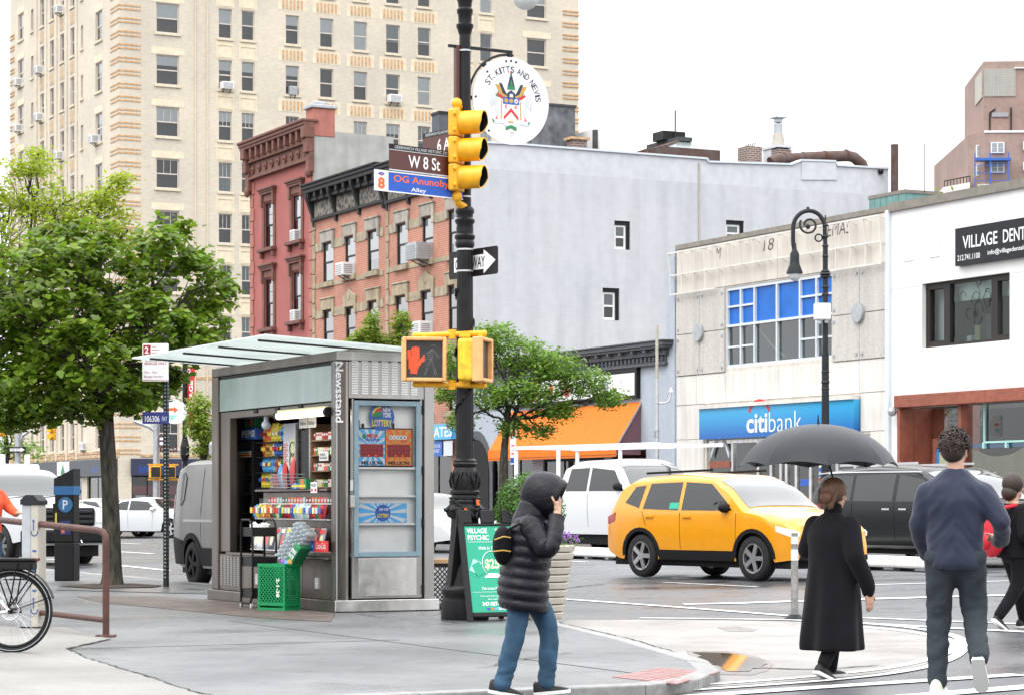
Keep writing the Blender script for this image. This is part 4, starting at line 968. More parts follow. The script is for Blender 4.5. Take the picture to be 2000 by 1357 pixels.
# pebble dashed panels with studs
zpt=hz(1330,575)
for (a,b,t) in ((0.02,x1-0.04,0),(x2+0.04,x3-0.02,1)):
    mid=(a+b)/2;zm=(zwb+zpt)/2-0.05
    for (u0,u1) in ((a,mid-0.01),(mid+0.01,b)):
        for (v0,v1) in ((zwb-0.1,zm-0.01),(zm+0.01,zpt)):
            pn=MB().box(u0,u1,-0.06,0,v0,v1).obj('pebble_panel','pebble',bank,bevel=0.01)
            for sx_,sz_ in ((u0+0.12,v0+0.15),(u1-0.12,v0+0.15),(u0+0.12,v1-0.15),(u1-0.12,v1-0.15)):
                shared('stud',lambda:MB().cyl((0,-0.09,0),(0,-0.06,0),0.045,n=8),'stud','galv',pn,(sx_,0,sz_))
    MB().cyl((mid,-0.16,zm),(mid,-0.06,zm),0.26,n=24).obj('round_plate','galv',bank,bevel=0.01)
# marble slabs
def slabs(xs,za,zb_,mt='marble'):
    for a,b in zip(xs[:-1],xs[1:]):MB().box(a+0.008,b-0.008,-0.03,0,za+0.008,zb_-0.008).obj('stone_slab',mt,bank,bevel=0.004)
zsg=hz(1378,796)
slabs([0,bx(1362),x1,bx(1476),bx(1523),bx(1566),bx(1610),bx(1680),x3],zsg+0.12,zwb-0.12)
slabs([0,bx(1376)],hz(1340,858),zsg+0.11);slabs([0,bx(1376)],0.3,hz(1340,858));slabs([bx(1683),x3],hz(1340,858),zsg+0.11);slabs([bx(1702),x3],0.3,hz(1340,858))
slabs([0,bx(1420),bx(1520),bx(1630),x3],zpt+0.02,zt_-0.02,'limestone')
# gridded window: blue upper lights, clear lower lights
fr=MB();zm=(zwt+zwb)/2+0.05;Wd=x2-x1;cw=[0,0.135,0.27,0.485,0.70,0.85,1.0]
XS=[x1+Wd*c for c in cw];q1=(zwt+zm)/2;q2=(zm+zwb)/2
g=link('window_grid',MB().box(x1,x2,0.02,0.14,zwt-0.09,zwt).box(x1,x2,0.02,0.14,zwb,zwb+0.09).box(x1,x2,0.0,0.12,zm-0.035,zm+0.035).mesh('window_grid'),'ink_pale',bank)
for k,x in enumerate(XS):fr.box(x-(0 if k == 0 else 0.034),x+(0 if k == 6 else 0.034),0.01,0.13,zwb+0.09,zwt-0.09)
for (a,b) in ((0,2),(4,6)):
    for qz in (q1,q2):fr.box(XS[a]+0.034,XS[b]-0.034,0.025,0.115,qz-0.028,qz+0.028)
fr.obj('glazing_bar','ink_pale',bank)
for i in range(6):
    for (za,zb_,up) in ((zm+0.05,zwt-0.09,1),(zwb+0.09,zm-0.05,0)):
        segs=[(za,zb_)] if i in (2,3) else [(za,(za+zb_)/2-0.04),((za+zb_)/2+0.04,zb_)]
        for s0,s1 in segs:
            MB().add([(XS[i]+0.02,0.09,s0-.02),(XS[i+1]-0.02,0.09,s0-.02),(XS[i+1]-0.02,0.09,s1+.02),(XS[i]+0.02,0.09,s1+.02)],[(0,1,2,3)]).obj('blue_pane' if up else 'pane','pane_blue' if up else 'pane_tint',bank)
MB().add([(x1,0.8,zwb),(x2,0.8,zwb),(x2,0.8,zwt),(x1,0.8,zwt)],[(0,1,2,3)]).obj('interior','blinds_scene',bank)
MB().tube([(XS[1]+0.4,0.4,zm-0.1),(XS[2]+0.3,0.4,(zm+zwb)/2),(XS[3]-0.1,0.4,zwb+0.2)],0.04,6).obj('hanging_cable','ink_cream',bank)
# white sign armature on the parapet
arm=MB();zA=hz(1320,497);zB=hz(1320,540);zC=hz(1320,577);xe=bx(1733);pj=0.20
gap0,gap1=bx(1406),bx(1620)
for (z,y) in ((zA,-pj*1.4),(zB,-pj)):arm.bar((-0.1,y,z),(xe,y,z),0.045)
arm.bar((-0.1,-pj,zC),(gap0,-pj,zC),0.045).bar((gap1,-pj,zC),(xe,-pj,zC),0.045)
for k in range(17):
    x=-0.08+(xe+0.06)*k/16;arm.bar((x,-pj*1.4,zA),(x,-pj,zB),0.035)
    if x < gap0+0.05 or x > gap1-0.05:arm.bar((x,-pj,zB),(x,-pj,zC),0.035)
    arm.bar((x,-pj*1.4,zA),(x,0,zA-0.1),0.02).bar((x,-pj,zB),(x,0,zB-0.12),0.02)
arm.obj('sign_armature','marble',bank)
m=MB()
for px,py,s in ((1405,495,'M'),(1503,478,'18'),(1640,447,'EMA5')):m.mb(mv(text(s,fit=(0.28*len(s),0.34),shear=0.2,ext=0,bold=-0.01),x=bx(px),y=-0.033,z=hz(px,py)))
m.obj('graffiti','ink_black',bank)
# sign board: a light to dark blue printed panel
m_=bpy.data.materials.new('bank_blue');m_.use_nodes=True;M['bank_blue']=m_;nt=m_.node_tree;b_=nt.nodes['Principled BSDF'];b_.inputs['Roughness'].default_value=0.3
tc=nt.nodes.new('ShaderNodeTexCoord');sp=nt.nodes.new('ShaderNodeSeparateXYZ');rp=nt.nodes.new('ShaderNodeValToRGB');nt.links.new(tc.outputs['Generated'],sp.inputs[0]);nt.links.new(sp.outputs[2],rp.inputs[0]);nt.links.new(rp.outputs[0],b_.inputs['Base Color'])
rp.color_ramp.elements[0].color=(0.005,0.12,0.42,1);rp.color_ramp.elements[0].position=0.1;rp.color_ramp.elements[1].color=(0.03,0.36,0.66,1);rp.color_ramp.elements[1].position=0.85
zs1=hz(1378,799);zs0=hz(1378,858)
bs=athing('bank_sign','long blue bank fascia sign with white lettering and red arc','sign',BKS+(bx(1378)+bx(1681))/2,DF,zs0);hw=(bx(1681)-bx(1378))/2;hh=zs1-zs0
MB().box(-hw,hw,-0.22,-0.032,0,hh).obj('panel','bank_blue',bs)
MB().box(-hw-0.05,hw,-0.30,-0.032,hh,hh+0.1).obj('top_trim','marble',bs)
cxx=-hw+(lx(1516,BKS)-bx(1378))
wd=(bx(1512)-bx(1471));cx_=(bx(1471)+bx(1512))/2-bx(1378)-hw
text('citi',fit=(wd,hh*0.60),bold=0.022).obj('lettering','sign_white',bs,loc=(cx_,-0.222,hh*0.44))
wd2=bx(1578)-bx(1514)
text('bank',fit=(wd2,hh*0.62),bold=-0.012).obj('lettering','sign_white',bs,loc=(cx_+wd/2+wd2/2+0.08,-0.222,hh*0.45))
arc=MB();pts=[(cx_+0.12+0.62*math.cos(R(20+k*10)),-0.226,hh*0.62+0.52*math.sin(R(20+k*10))) for k in range(15)]
pin=[(cx_+0.12+0.52*math.cos(R(20+k*10)),-0.226,hh*0.62+0.40*math.sin(R(20+k*10))) for k in range(15)]
arc.add(pts+pin,[(k,k+1,15+k+1,15+k) for k in range(14)]);arc.obj('red_arc','ink_red',bs)
# street level glazing
zd=hz(1380,860)
m=MB()
for px in (1381,1426.5,1477,1502,1521,1532,1551,1579,1631,1666,1699):m.box(bx(px)-0.05,bx(px)+0.07,0.05,0.16,0.35,zd)
m.box(bx(1381),bx(1699),0.04,0.17,zd-0.1,zd).box(bx(1381),bx(1699),0.04,0.17,0.35,0.6);m.obj('shopfront_frame','steel_bright',bank)
MB().add([(bx(1381),0.1,0.4),(bx(1699),0.1,0.4),(bx(1699),0.1,zd),(bx(1381),0.1,zd)],[(0,1,2,3)]).obj('shopfront_pane','pane',bank)
MB().add([(bx(1381),1.5,0.4),(bx(1699),1.5,0.4),(bx(1699),1.5,zd),(bx(1381),1.5,zd)],[(0,1,2,3)]).obj('shopfront_interior','dim_room',bank)
MB().box(bx(1384),bx(1424),0.02,0.05,hz(1400,913),hz(1400,900)).obj('timber_panel','terracotta',bank)
MB().box(bx(1560),bx(1577),0.06,0.09,hz(1570,948),hz(1570,935)).obj('door_notice','sign_blue',bank);MB().box(bx(1596),bx(1606),0.06,0.09,hz(1600,948),hz(1600,908)).obj('door_notice','ink_cream',bank)
for k in range(3):MB().box(bx(1597),bx(1605),0.045,0.06,hz(1600,920+10*k),hz(1600,912+10*k)).obj('door_decal','sign_blue' if k < 2 else 'ink_red',bank)
m=MB()
for k in range(5):m.tube([(bx(1387)+(bx(1422)-bx(1387))*j/10,0.03,hz(1405,893-k*2)+0.55*math.sin(math.pi*j/10)) for j in range(11)],0.02,5)
m.obj('arch_decal','ink_pale',bank)
# ================= white stucco building =================
WS=fs(1741,DF)[0];ww=lx(2120,WS)
wh=athing('white_building','white stucco two storey building with black dental sign and red shopfront','building',WS,DF,0)
def wx(px):return lx(px,WS)
ztw=hz(1745,414)
wa,wb=wx(1801),wx(1972);wz0,wz1=hz(1801,680),hz(1801,555)
sa,sb_,szt=wx(1764),wx(2110),hz(1764,796)
holewall(MB(),0,ww,-1,ztw,[(wa,wb,wz0,wz1),(sa,sb_,0.3,szt)],0.28).obj('wall','white_stucco',wh)
MB().add([(0,0,ztw),(ww,0,ztw),(ww,14,ztw),(0,14,ztw),(0,0,zt_-1),(0,14,zt_-1)],[(0,1,2,3),(0,3,5,4)]).obj('roof','roof_dark',wh)
MB().box(-0.02,ww,-0.09,0.4,ztw,ztw+0.22).obj('coping','cap_taupe',wh)
MB().box(-0.18,0.0,-0.10,0.1,-1,ztw+0.05).obj('corner_downpipe','ink_pale',wh,bevel=0.03)
for k in range(9):
    x=0.55+k*1.12
    MB().box(x,x+0.42,-0.018,0,ztw-1.35,ztw-0.72).obj('raised_block','white_stucco',wh,bevel=0.008)
m=MB()
for x in (wx(1790),wx(1972)):m.box(x-0.012,x+0.012,-0.006,0,wz1+0.5,ztw-1.5)
m.box(0,wa-0.05,-0.006,0,wz0+1.6,wz0+1.62).box(wb+0.05,ww,-0.006,0,wz0+1.6,wz0+1.62);m.obj('joint','ink_pale',wh)
# upper window: brown frames, three lights, things on the sill
ow=MB();c1=wa+(wb-wa)*0.26;c2=wa+(wb-wa)*0.78
def frm(m,a,b,c,d,w,y0,y1):m.box(a,a+w,y0,y1,c,d).box(b-w,b,y0,y1,c,d).box(a+w,b-w,y0,y1,c,c+w).box(a+w,b-w,y0,y1,d-w,d)
f1=MB();frm(f1,wa,c1,wz0,wz1,0.16,0.12,0.26);f1=f1.obj('window','window_brown',wh);f1['label']='left casement of wide brown window'
f2=MB();frm(f2,c1+0.002,c2-0.002,wz0,wz1,0.08,0.12,0.26);f2=f2.obj('window','window_brown',wh)
f3=MB();frm(f3,c2,wb,wz0,wz1,0.16,0.12,0.26);f3=f3.obj('window','window_brown',wh)
for f_,a,b in ((f1,wa,c1),(f2,c1,c2),(f3,c2,wb)):
    MB().add([(a+0.05,0.2,wz0+0.05),(b-0.05,0.2,wz0+0.05),(b-0.05,0.2,wz1-0.05),(a+0.05,0.2,wz1-0.05)],[(0,1,2,3)]).obj('pane','pane_green',f_)
MB().add([(wa,2.0,wz0),(wb,2.0,wz0),(wb,2.0,wz1),(wa,2.0,wz1)],[(0,1,2,3)]).add([(wa,.28,wz0),(wa,2.0,wz0),(wa,2,wz1),(wa,.28,wz1)],[(0,1,2,3)]).obj('interior','blinds_scene',wh)
MB().box(wa,wb,0.45,0.5,wz1-0.5,wz1).obj('roller_blind','blind',wh);MB().box(wa,wa+0.5,0.45,0.5,wz0,wz1).obj('curtain','blind',wh);MB().box(wa,wb,0.27,0.7,wz0-0.02,wz0+0.04).obj('inner_sill','blind',wh)
for x,w_,h_,c in ((0.56,.22,.5,'kraft'),(0.63,.26,.75,'shop_trim'),(0.2,.3,.28,'sign_white'),(0.47,.2,.25,'ink_pale')):
    xx=wa+(wb-wa)*(x-0.1);MB().box(xx,xx+w_,0.4,0.55,wz0+0.04,wz0+h_).obj('sill_item',c,wh,bevel=0.03)
m=MB()
rg=random.Random(3)
for k in range(13):
    cx,cz=c1+0.2+rg.random()*(c2-c1-0.5),wz0+0.6+rg.random()*1.1;r_=0.10+rg.random()*0.14
    m.tube([(cx+r_*math.cos(a*.7+k)*(.6+.4*rg.random()),0.193,cz+r_*math.sin(a*.7+k)) for a in range(7)],0.008,4)
m.obj('pane_scrawl','ink_black',wh)
# black dental sign
ds=athing('dental_sign','black rectangular dental office sign with white letters on white wall','sign',WS+wx(1875),DF,hz(1875,521));dw=wx(2070)-wx(1875);dh=hz(1875,448)-hz(1875,521)
MB().box(0,dw,-0.15,-0.002,0,dh).obj('panel','sign_black2',ds)
cwid=wx(1958)-wx(1890)
text('VILLAGE',fit=(cwid,dh*0.34),align='LEFT',bold=0.012).obj('lettering','sign_white',ds,loc=(wx(1890)-wx(1875),-0.152,dh*0.60))
text('DENTAL',fit=(cwid*0.9,dh*0.34),align='LEFT',bold=0.012).obj('lettering','sign_white',ds,loc=(wx(1969)-wx(1875),-0.152,dh*0.60))
text('212.741.1100',fit=(wx(1924)-wx(1880),dh*0.15),align='LEFT',bold=0.01).obj('lettering','sign_white',ds,loc=(wx(1880)-wx(1875),-0.152,dh*0.2))
text('info@villagedentalmedicine.com',fit=((wx(2065)-wx(1940)),dh*0.16),align='LEFT',bold=0.01).obj('lettering','sign_white',ds,loc=(wx(1939)-wx(1875),-0.152,dh*0.22))
# red shopfront
zl=szt
MB().box(wx(1759),ww,-0.22,0.1,zl,zl+0.32).obj('shopfront_lintel','terracotta',wh,bevel=0.02)
MB().box(wx(1762),wx(1767),-0.16,0.3,-0.5,zl).box(wx(1767),wx(1790),0.9,1.0,-0.5,zl).add([(wx(1767),0.28,-.5),(wx(1767),.9,-.5),(wx(1767),.9,zl),(wx(1767),.28,zl)],[(0,1,2,3)]).obj('shopfront_jamb','terracotta',wh)
zd=hz(1800,855)
MB().box(wx(1790),wx(1870),0.5,0.6,zd-0.25,zd).box(wx(1869),wx(1876),0.02,0.6,-.5,zl).box(wx(1790),wx(1797),0.5,0.6,-0.5,zd-.25).box(wx(1836),wx(1842),0.5,0.6,-.5,zd-.25).obj('shopfront_frame','terracotta',wh,bevel=0.01)
MB().add([(wx(1790),0.55,zd),(wx(1870),0.55,zd),(wx(1870),0.55,zl),(wx(1790),0.55,zl)],[(0,1,2,3)]).obj('transom_pane','pane',wh)
MB().add([(wx(1876),0.2,0),(sb_,0.2,0),(sb_,0.2,zl),(wx(1876),0.2,zl)],[(0,1,2,3)]).obj('shopfront_pane','pane',wh)
MB().add([(sa,2.4,-.5),(sb_,2.4,-.5),(sb_,2.4,zl),(sa,2.4,zl)],[(0,1,2,3)]).obj('interior','dark_room',wh)
MB().box(wx(1797)+.05,wx(1836)-.05,0.53,0.56,0,zd-.3).obj('door_paper','kraft',wh);MB().box(wx(1797),wx(1797)+.1,0.515,0.53,0,zd-.3).box(wx(1797),wx(1836),0.515,0.53,zd-.33,zd-.27).obj('masking_tape','tape_blue',wh)
m=MB();zk=hz(1950,872);k_=24;xa,xb=wx(1880),wx(2100);vs=[]; 
for i in range(k_+1):
    for j in range(7):
        x=xa+(xb-xa)*i/k_;z=zk*(1-j/6)+0.0*j/6;vs.append((x,0.26+0.05*math.sin(i*.9+j*.6)*math.sin(j*.5+i*.23),z-0.22*math.sin(math.pi*min(1,(i % 12)/12))*(1-j/6)))
m.add(vs,[(i*7+j,(i+1)*7+j,(i+1)*7+j+1,i*7+j+1) for i in range(k_) for j in range(6)]).obj('paper_sheet','kraft',wh,smooth=90)
MB().box(wx(1885),wx(2090),0.205,0.215,zk+.0,zk+.1).obj('masking_tape','tape_blue',wh)
zb_=hz(1940,862);MB().bar((wx(1913),0.15,zb_),(wx(2100),0.15,zb_),0.05).bar((wx(1913),0.15,zb_),(wx(1913),0.15,zl),0.035).bar((wx(1999),0.15,zb_),(wx(1999),0.15,zl),0.035).bar((wx(1913),.15,zb_-.15),(wx(1913),.15,zb_),.08).bar((wx(1957),.15,zb_-.15),(wx(1957),.15,zb_),.08).obj('sheet_rail','ink_teal',wh)
text('needle and thread',fit=(wx(1890)-wx(1822),0.28)).obj('lettering','ink_grey',wh,loc=(wx(1850),0.54,hz(1840,821)))
MB().tube([(wx(1826),.47,zd-1.1),(wx(1826),.42,zd-1.1),(wx(1826),.42,zd-.55),(wx(1834),.42,zd-.55)],0.02).obj('door_handle','black',wh)
MB().ball((wx(1755),-.2,hz(1755,803)),.13,10,6).box(wx(1755)-.03,wx(1755)+.25,-.16,0,hz(1755,798),hz(1755,795)).obj('security_camera','galv',wh)
# small tiled stack between bank and white roofs
t=athing('roof_stack','pale tiled roof stack with teal tile cap above the bank','chimney',fs(1768,DF+5)[0],DF+5,zt_-1);w=2.0;hb=hz(1758,385,DF+5)-zt_+1
MB().box(-w*.42,w*.42,-.6,.6,0,hb-.35).obj('stack','glazed_brick',t); 
for k in range(6):MB().box(-w*.45+k*w*.15+.01,-w*.45+(k+1)*w*.15-.01,-.66,.66,hb-.35,hb-.05).obj('teal_tile','teal_tile',t)
MB().box(-w*.46,w*.46,-.68,.68,hb-.05,hb+.05).obj('cap','cap_taupe',t);text('SONCWG',fit=(1.1,.4),shear=.2).obj('graffiti','ink_black',t,loc=(.15,-.601,hb-.62));MB().cyl((.95,0,hb),(.95,0,hb+1.4),.012,n=5).obj('aerial','iron_grey',t)
# roof garden sprigs
# ================= far brown brick apartment block =================
FY=230.0
fb=thing('apartment_block','distant stepped brown brick apartment block above the white building','building',P(1893,980,FY),R(-3.5))
fb.location.z=0
def k_(px):return (px-1893)/FPX*FY
def zf(py):return zz(py,FY)
low=MB().slab([(k_(1920),-1.2),(k_(2080),-1.0),(k_(2080),16),(-0.6,24),(-1.75+0.9,22),(k_(1893),1.2)],0,zf(262));low.obj('lower_wall','far_brick',fb)
MB().slab([(k_(1922),0.5),(k_(2080),0.5),(k_(2080),15),(k_(1922),15)],zf(262)-.3,zf(119)).obj('upper_wall','far_brick',fb)
MB().slab([(k_(1919)+.0,-1.3),(k_(2080),-1.1),(k_(2080),-.9),(k_(1919),-1.1)],zf(264),zf(260)).box(k_(1981),k_(2080),.3,.5,zf(134),zf(132)).obj('coping','sign_white',fb)
gm=MB();gx0,gx1,gz0,gz1=k_(1923),k_(1984),zf(188),zf(134)
MB().box(gx0,gx1,.42,.5,gz0,gz1).obj('screen_panel','planter',fb)
for i in range(13):
    for j in range(11):
        x=gx0+(i+.5)*(gx1-gx0)/13;z=gz0+(j+.5)*(gz1-gz0)/11
        shared('scr',lambda:MB().cyl((0,.40,0),(0,.43,0),.075,n=8),'screen_block','ink_grey',fb,(x,0,z))
MB().box(k_(1922)-.1,k_(1922),1,6,gz0,gz1).obj('screen_panel','planter',fb)
def fwin(x0,x1,y0,y1,n,yy): 
    o=MB().box(k_(x0),k_(x1),yy-.12,yy,zf(y1),zf(y0)).obj('window','sign_white',fb)
    wdt=(k_(x1)-k_(x0)-.1)/n
    for i in range(n):
        for h in (0,1):
            hh=(zf(y0)-zf(y1)-.2)/2
            MB().box(k_(x0)+.1+i*wdt,k_(x0)+i*wdt+wdt,yy-.14,yy-.122,zf(y1)+.08+h*(hh+.04),zf(y1)+.08+h*(hh+.04)+hh).obj('pane','curtain',o)
fwin(1905,1929,285,309,2,-.3);fwin(1931,1957,283,304,2,-1.28);fwin(1905,1928,323,345,2,-.3);fwin(1931,1957,322,342,2,-1.28);fwin(1906,1957,364,372,4,-1.3);fwin(1993,2020,322,338,2,-1.3);fwin(1993,2020,282,298,2,-1.3)
MB().box(k_(1938),k_(1970),.35,.5,zf(228),zf(220)).obj('slot_window','ink_grey',fb)
MB().bar((k_(1934),.4,zf(260)),(k_(1934),.4,zf(220)),.12).bar((k_(1934),.4,zf(220)),(k_(1945),.4,zf(212)),.12).bar((k_(1975),.4,zf(260)),(k_(1975),.4,zf(210)),.12).obj('pipe','black',fb)
for k in range(5):
    yb=3+k*3.6;MB().box(-0.62+.0-k*.02,-.35,0,0,0,0) if False else None
MB().box(k_(1899),k_(1967),-2.4,-1.3,zf(321),zf(316)).obj('blue_netting','ink_blue',fb)
m=MB()
for px in (1898,1927,1962):m.bar((k_(px),-2.3,zf(372)),(k_(px),-2.3,zf(306)),.11)
for py in (330,345,360):m.bar((k_(1898),-2.3,zf(py)),(k_(1962),-2.3,zf(py)),.06)
m.obj('scaffold','ink_blue',fb)
MB().slab([(k_(1850),3),(k_(1893),-.5),(k_(1893),6),(k_(1850),9)],0,zf(358)).obj('terrace_wall','white_stucco',fb)
m=MB()
for i in range(9):a=Vector((k_(1852),3,0)).lerp(Vector((k_(1893),-.5,0)),i/8);m.bar((a.x,a.y,zf(358)),(a.x,a.y,zf(346)),.07)
m.bar((k_(1852),3,zf(346)),(k_(1893),-.5,zf(346)),.09);m.obj('terrace_railing','black',fb)
# ================= newsstand =================
c_=G(654.5,1196);NS,ND=SD(c_.x,c_.y)
news=athing('newsstand','stainless steel newsstand kiosk with glass canopy and open display front','kiosk',NS,ND,0)
def nx(px,y=0.0):return fs(px,ND+y)[0]-NS
def nz(px,py,y=0.0):return zz(py,fs(px,ND+y)[1])
def ny(px):return fd(px,NS)[0]-ND
def nzr(px,py):return zz(py,fd(px,NS)[1])
L0=nx(404.5);WD=ny(857.5);xl=nx(409);xr=-0.03
H=nzr(655,684)
zf0=nzr(660,703);zg1=nz(640,712);zg0=nz(640,782);zop=zg0-0.10;zct=nz(640,953);zlow=0.63;zpl=nzr(657,1173)
yb=WD-0.05
# shell: posts, plinth, fascia, roof, back and left walls
MB().box(L0,0,0.0,WD,0,zpl).obj('plinth','steel_brown',news,bevel=0.012)
MB().box(0.0,0.02,-0.005,WD-0.004,0.01,zpl+0.006).obj('plinth_plate','steel_bright',news,bevel=0.006)
MB().box(xl,xr,0.03,yb,zf0,H).obj('fascia','steel_brown',news,bevel=0.01)
MB().box(xr,xr+0.015,0.03,yb,zf0+0.004,H-0.004).obj('fascia_plate','steel',news,bevel=0.004)
for x0,x1 in ((xl,nx(421)),(nx(641.5),xr)):MB().box(x0,x1,0.03,0.15,zpl,zf0-0.004).obj('post','steel_brown',news,bevel=0.012)
MB().box(nx(422),nx(440),0.06,0.16,zlow,zg0-0.01).obj('inner_jamb','steel_brown',news,bevel=0.008)
MB().box(xl,nx(446),0.9,yb,zpl,zf0).obj('end_wall','steel_brown',news)
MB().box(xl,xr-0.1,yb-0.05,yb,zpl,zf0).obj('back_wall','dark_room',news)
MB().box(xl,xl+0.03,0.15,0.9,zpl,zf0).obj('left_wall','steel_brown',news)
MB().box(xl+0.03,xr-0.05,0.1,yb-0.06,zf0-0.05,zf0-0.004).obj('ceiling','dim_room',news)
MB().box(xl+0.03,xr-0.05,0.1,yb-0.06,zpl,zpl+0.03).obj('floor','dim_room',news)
MB().box(nx(421)+.01,nx(641)-.01,0.05,0.07,zg0,zg1).obj('frosted_panel','frosted',news,bevel=0.006)
MB().box(nx(421),nx(641),0.06,0.13,zg1+0.005,zf0-0.006).obj('panel_rail','black',news)
MB().box(nx(440),nx(641),0.06,0.30,zop,zg0-0.012).obj('shutter_box','steel_brown',news,bevel=0.01)
for px in (488,530,575):MB().box(nx(px),nx(px)+.12,0.045,0.06,zop+.04,zop+.09).obj('clip','black',news)
# lower panels
for a,b in ((421,467),(467.6,520),(520.6,583),(583.6,641)):MB().box(nx(a),nx(b)-.01,0.05,0.09,zpl+.004,zlow-.03).obj('apron_panel','steel_brown',news,bevel=0.006)
for i in range(6):
    for j in range(14):
        shared('apv',lambda:MB().box(0,.085,0.042,0.05,0,.014),'louver','steel',news,(nx(424)+.125*i,0,zpl+.07+j*.027))
for px,py in ((494,1140),(610,1149)):MB().box(nx(px),nx(px)+.11,0.03,0.05,nz(px,py),nz(px,py)+.13).obj('latch','steel_bright',news)
MB().box(nx(443),nx(641),-0.02,0.16,zlow-.03,zlow).obj('counter_edge','steel_brown',news,bevel=0.008)
# canopy
cyo,cxr=-1.02,0.45
def cz(y):return H+0.055-0.055*y
beams=[nx(648),nx(566),nx(492),nx(424)]
xs=[L0-0.02]+[ (beams[3]+beams[2])/2-.02*0 for _ in range(0)]+[beams[2]-0.02,beams[1]-0.02,beams[0]-0.02,cxr]
xs=[L0-.02,beams[2],beams[1],beams[0]-.05,cxr]
for a,b in zip(xs[:-1],xs[1:]):
    m=MB();a += .012;b -= .012;vs=[]
    for z in (0,.018):vs += [(a,cyo,cz(cyo)+z),(b,cyo,cz(cyo)+z),(b,WD-.1,cz(WD-.1)+z),(a,WD-.1,cz(WD-.1)+z)]
    m.add(vs,[(0,3,2,1),(4,5,6,7),(0,1,5,4),(1,2,6,5),(2,3,7,6),(3,0,4,7)]).obj('canopy_pane','canopy_glass',news)
for x in beams:MB().add([(x-.02,cyo+.12,cz(cyo)-.03),(x+.02,cyo+.12,cz(cyo)-.03),(x+.02,WD-.15,H),(x-.02,WD-.15,H),(x-.02,cyo+.12,cz(cyo)-.004),(x+.02,cyo+.12,cz(cyo)-.004),(x+.02,WD-.15,cz(WD)-.004),(x-.02,WD-.15,cz(WD)-.004)],[(0,3,2,1),(4,5,6,7),(0,1,5,4),(1,2,6,5),(2,3,7,6),(3,0,4,7)]).obj('canopy_beam','bracket_dark',news)
MB().box(xl,xr,0.2,WD-.2,H,H+.02).obj('roof_deck','planter',news)
# ---- door end (faces +x) : local frame rotated so that x' runs along y ----
E_=dict(rotz=rot,loc=(xr,0,0))
MB().box(0.03,ny(672),0,0.12,zpl,zf0-.004).obj('corner_pillar','steel',news,bevel=0.01,**E_)
MB().box(ny(831),ny(850.5),0,0.12,zpl,zf0-.004).obj('corner_pillar','steel',news,bevel=0.01,**E_)
MB().box(ny(672.4),ny(683),0.012,0.1,zpl,zf0-.004).obj('door_jamb','steel',news,bevel=0.006,**E_)
zv0=nzr(700,777)
vp=MB().box(ny(683.4),ny(830.6),0.006,0.08,zv0,zf0-.004).obj('vent_panel','steel',news,bevel=0.006,**E_)
for i in range(7):
    for j in range(14):
        shared('slot',lambda:MB().box(0,.082,-.004,0.006,0,.019),'louver','white',vp,(ny(687)+.125*i+.01,0,zv0+.05+j*.0282))
lt=text('Newsstand',fit=(nzr(660,706)-nzr(660,824),.095),bold=.02).obj('lettering','sign_white',news)
lt.matrix_local=Matrix.Translation((xr+.003,ny(664.5),nzr(660,765))) @ Matrix.Rotation(rot,4,'Z') @ Matrix.Rotation(R(90),4,'Y')
da,db=ny(690),ny(830);dz0,dz1=zpl+.02,zv0-.006
dr=MB().box(da,ny(693.5),0.012,0.06,dz0,dz1).box(ny(823.5),db-.02,0.012,0.06,dz0,dz1).box(ny(693.5),ny(823.5),0.012,0.06,dz0,nzr(700,1087)).obj('door','steel',news,bevel=0.004,**E_)
MB().box(ny(703),ny(816),.006,.012,dz0+.03,nzr(700,1090)).obj('kick_plate','steel_bright',dr,bevel=.003)
z0,z1=nzr(700,1087),nzr(700,781);a,b=ny(693.5),ny(823.5);fw=ny(702.5)-a
MB().box(a,a+fw,-.008,.05,z0,z1).box(b-fw,b,-.008,.05,z0,z1).box(a+fw,b-fw,-.008,.05,z0,z0+fw).box(a+fw,b-fw,-.008,.05,z1-fw,z1).obj('case_frame','door_blue',dr,bevel=.004)
MB().add([(a+fw,.005,z0+fw),(b-fw,.005,z0+fw),(b-fw,.005,z1-fw),(a+fw,.005,z1-fw)],[(0,1,2,3)]).obj('case_glass','case_glass',dr)
MB().box(a,b,.10,.11,z0,z1).box(a,a+.02,.05,.10,z0,z1).box(b-.02,b,.05,.10,z0,z1).box(a+.02,b-.02,.05,.10,z1-.02,z1).obj('case_back','white',dr)
for py in (913,968,1023,1080):zs=nzr(700,py);MB().box(a+.021,b-.021,.02,.098,zs-.012,zs+.012).obj('case_shelf','white',dr)
for py in (800,918,1020,1150):zs=nzr(830,py);MB().cyl((db-.012,.0,zs-.05),(db-.012,.0,zs+.05),.012,n=8).obj('hinge','black',dr)
MB().box(ny(686),ny(692),-.004,.012,nzr(690,958),nzr(690,937)).box(ny(685),ny(693),-.035,.012,nzr(690,990),nzr(690,967)).obj('door_lock','steel_bright',dr,bevel=.003)
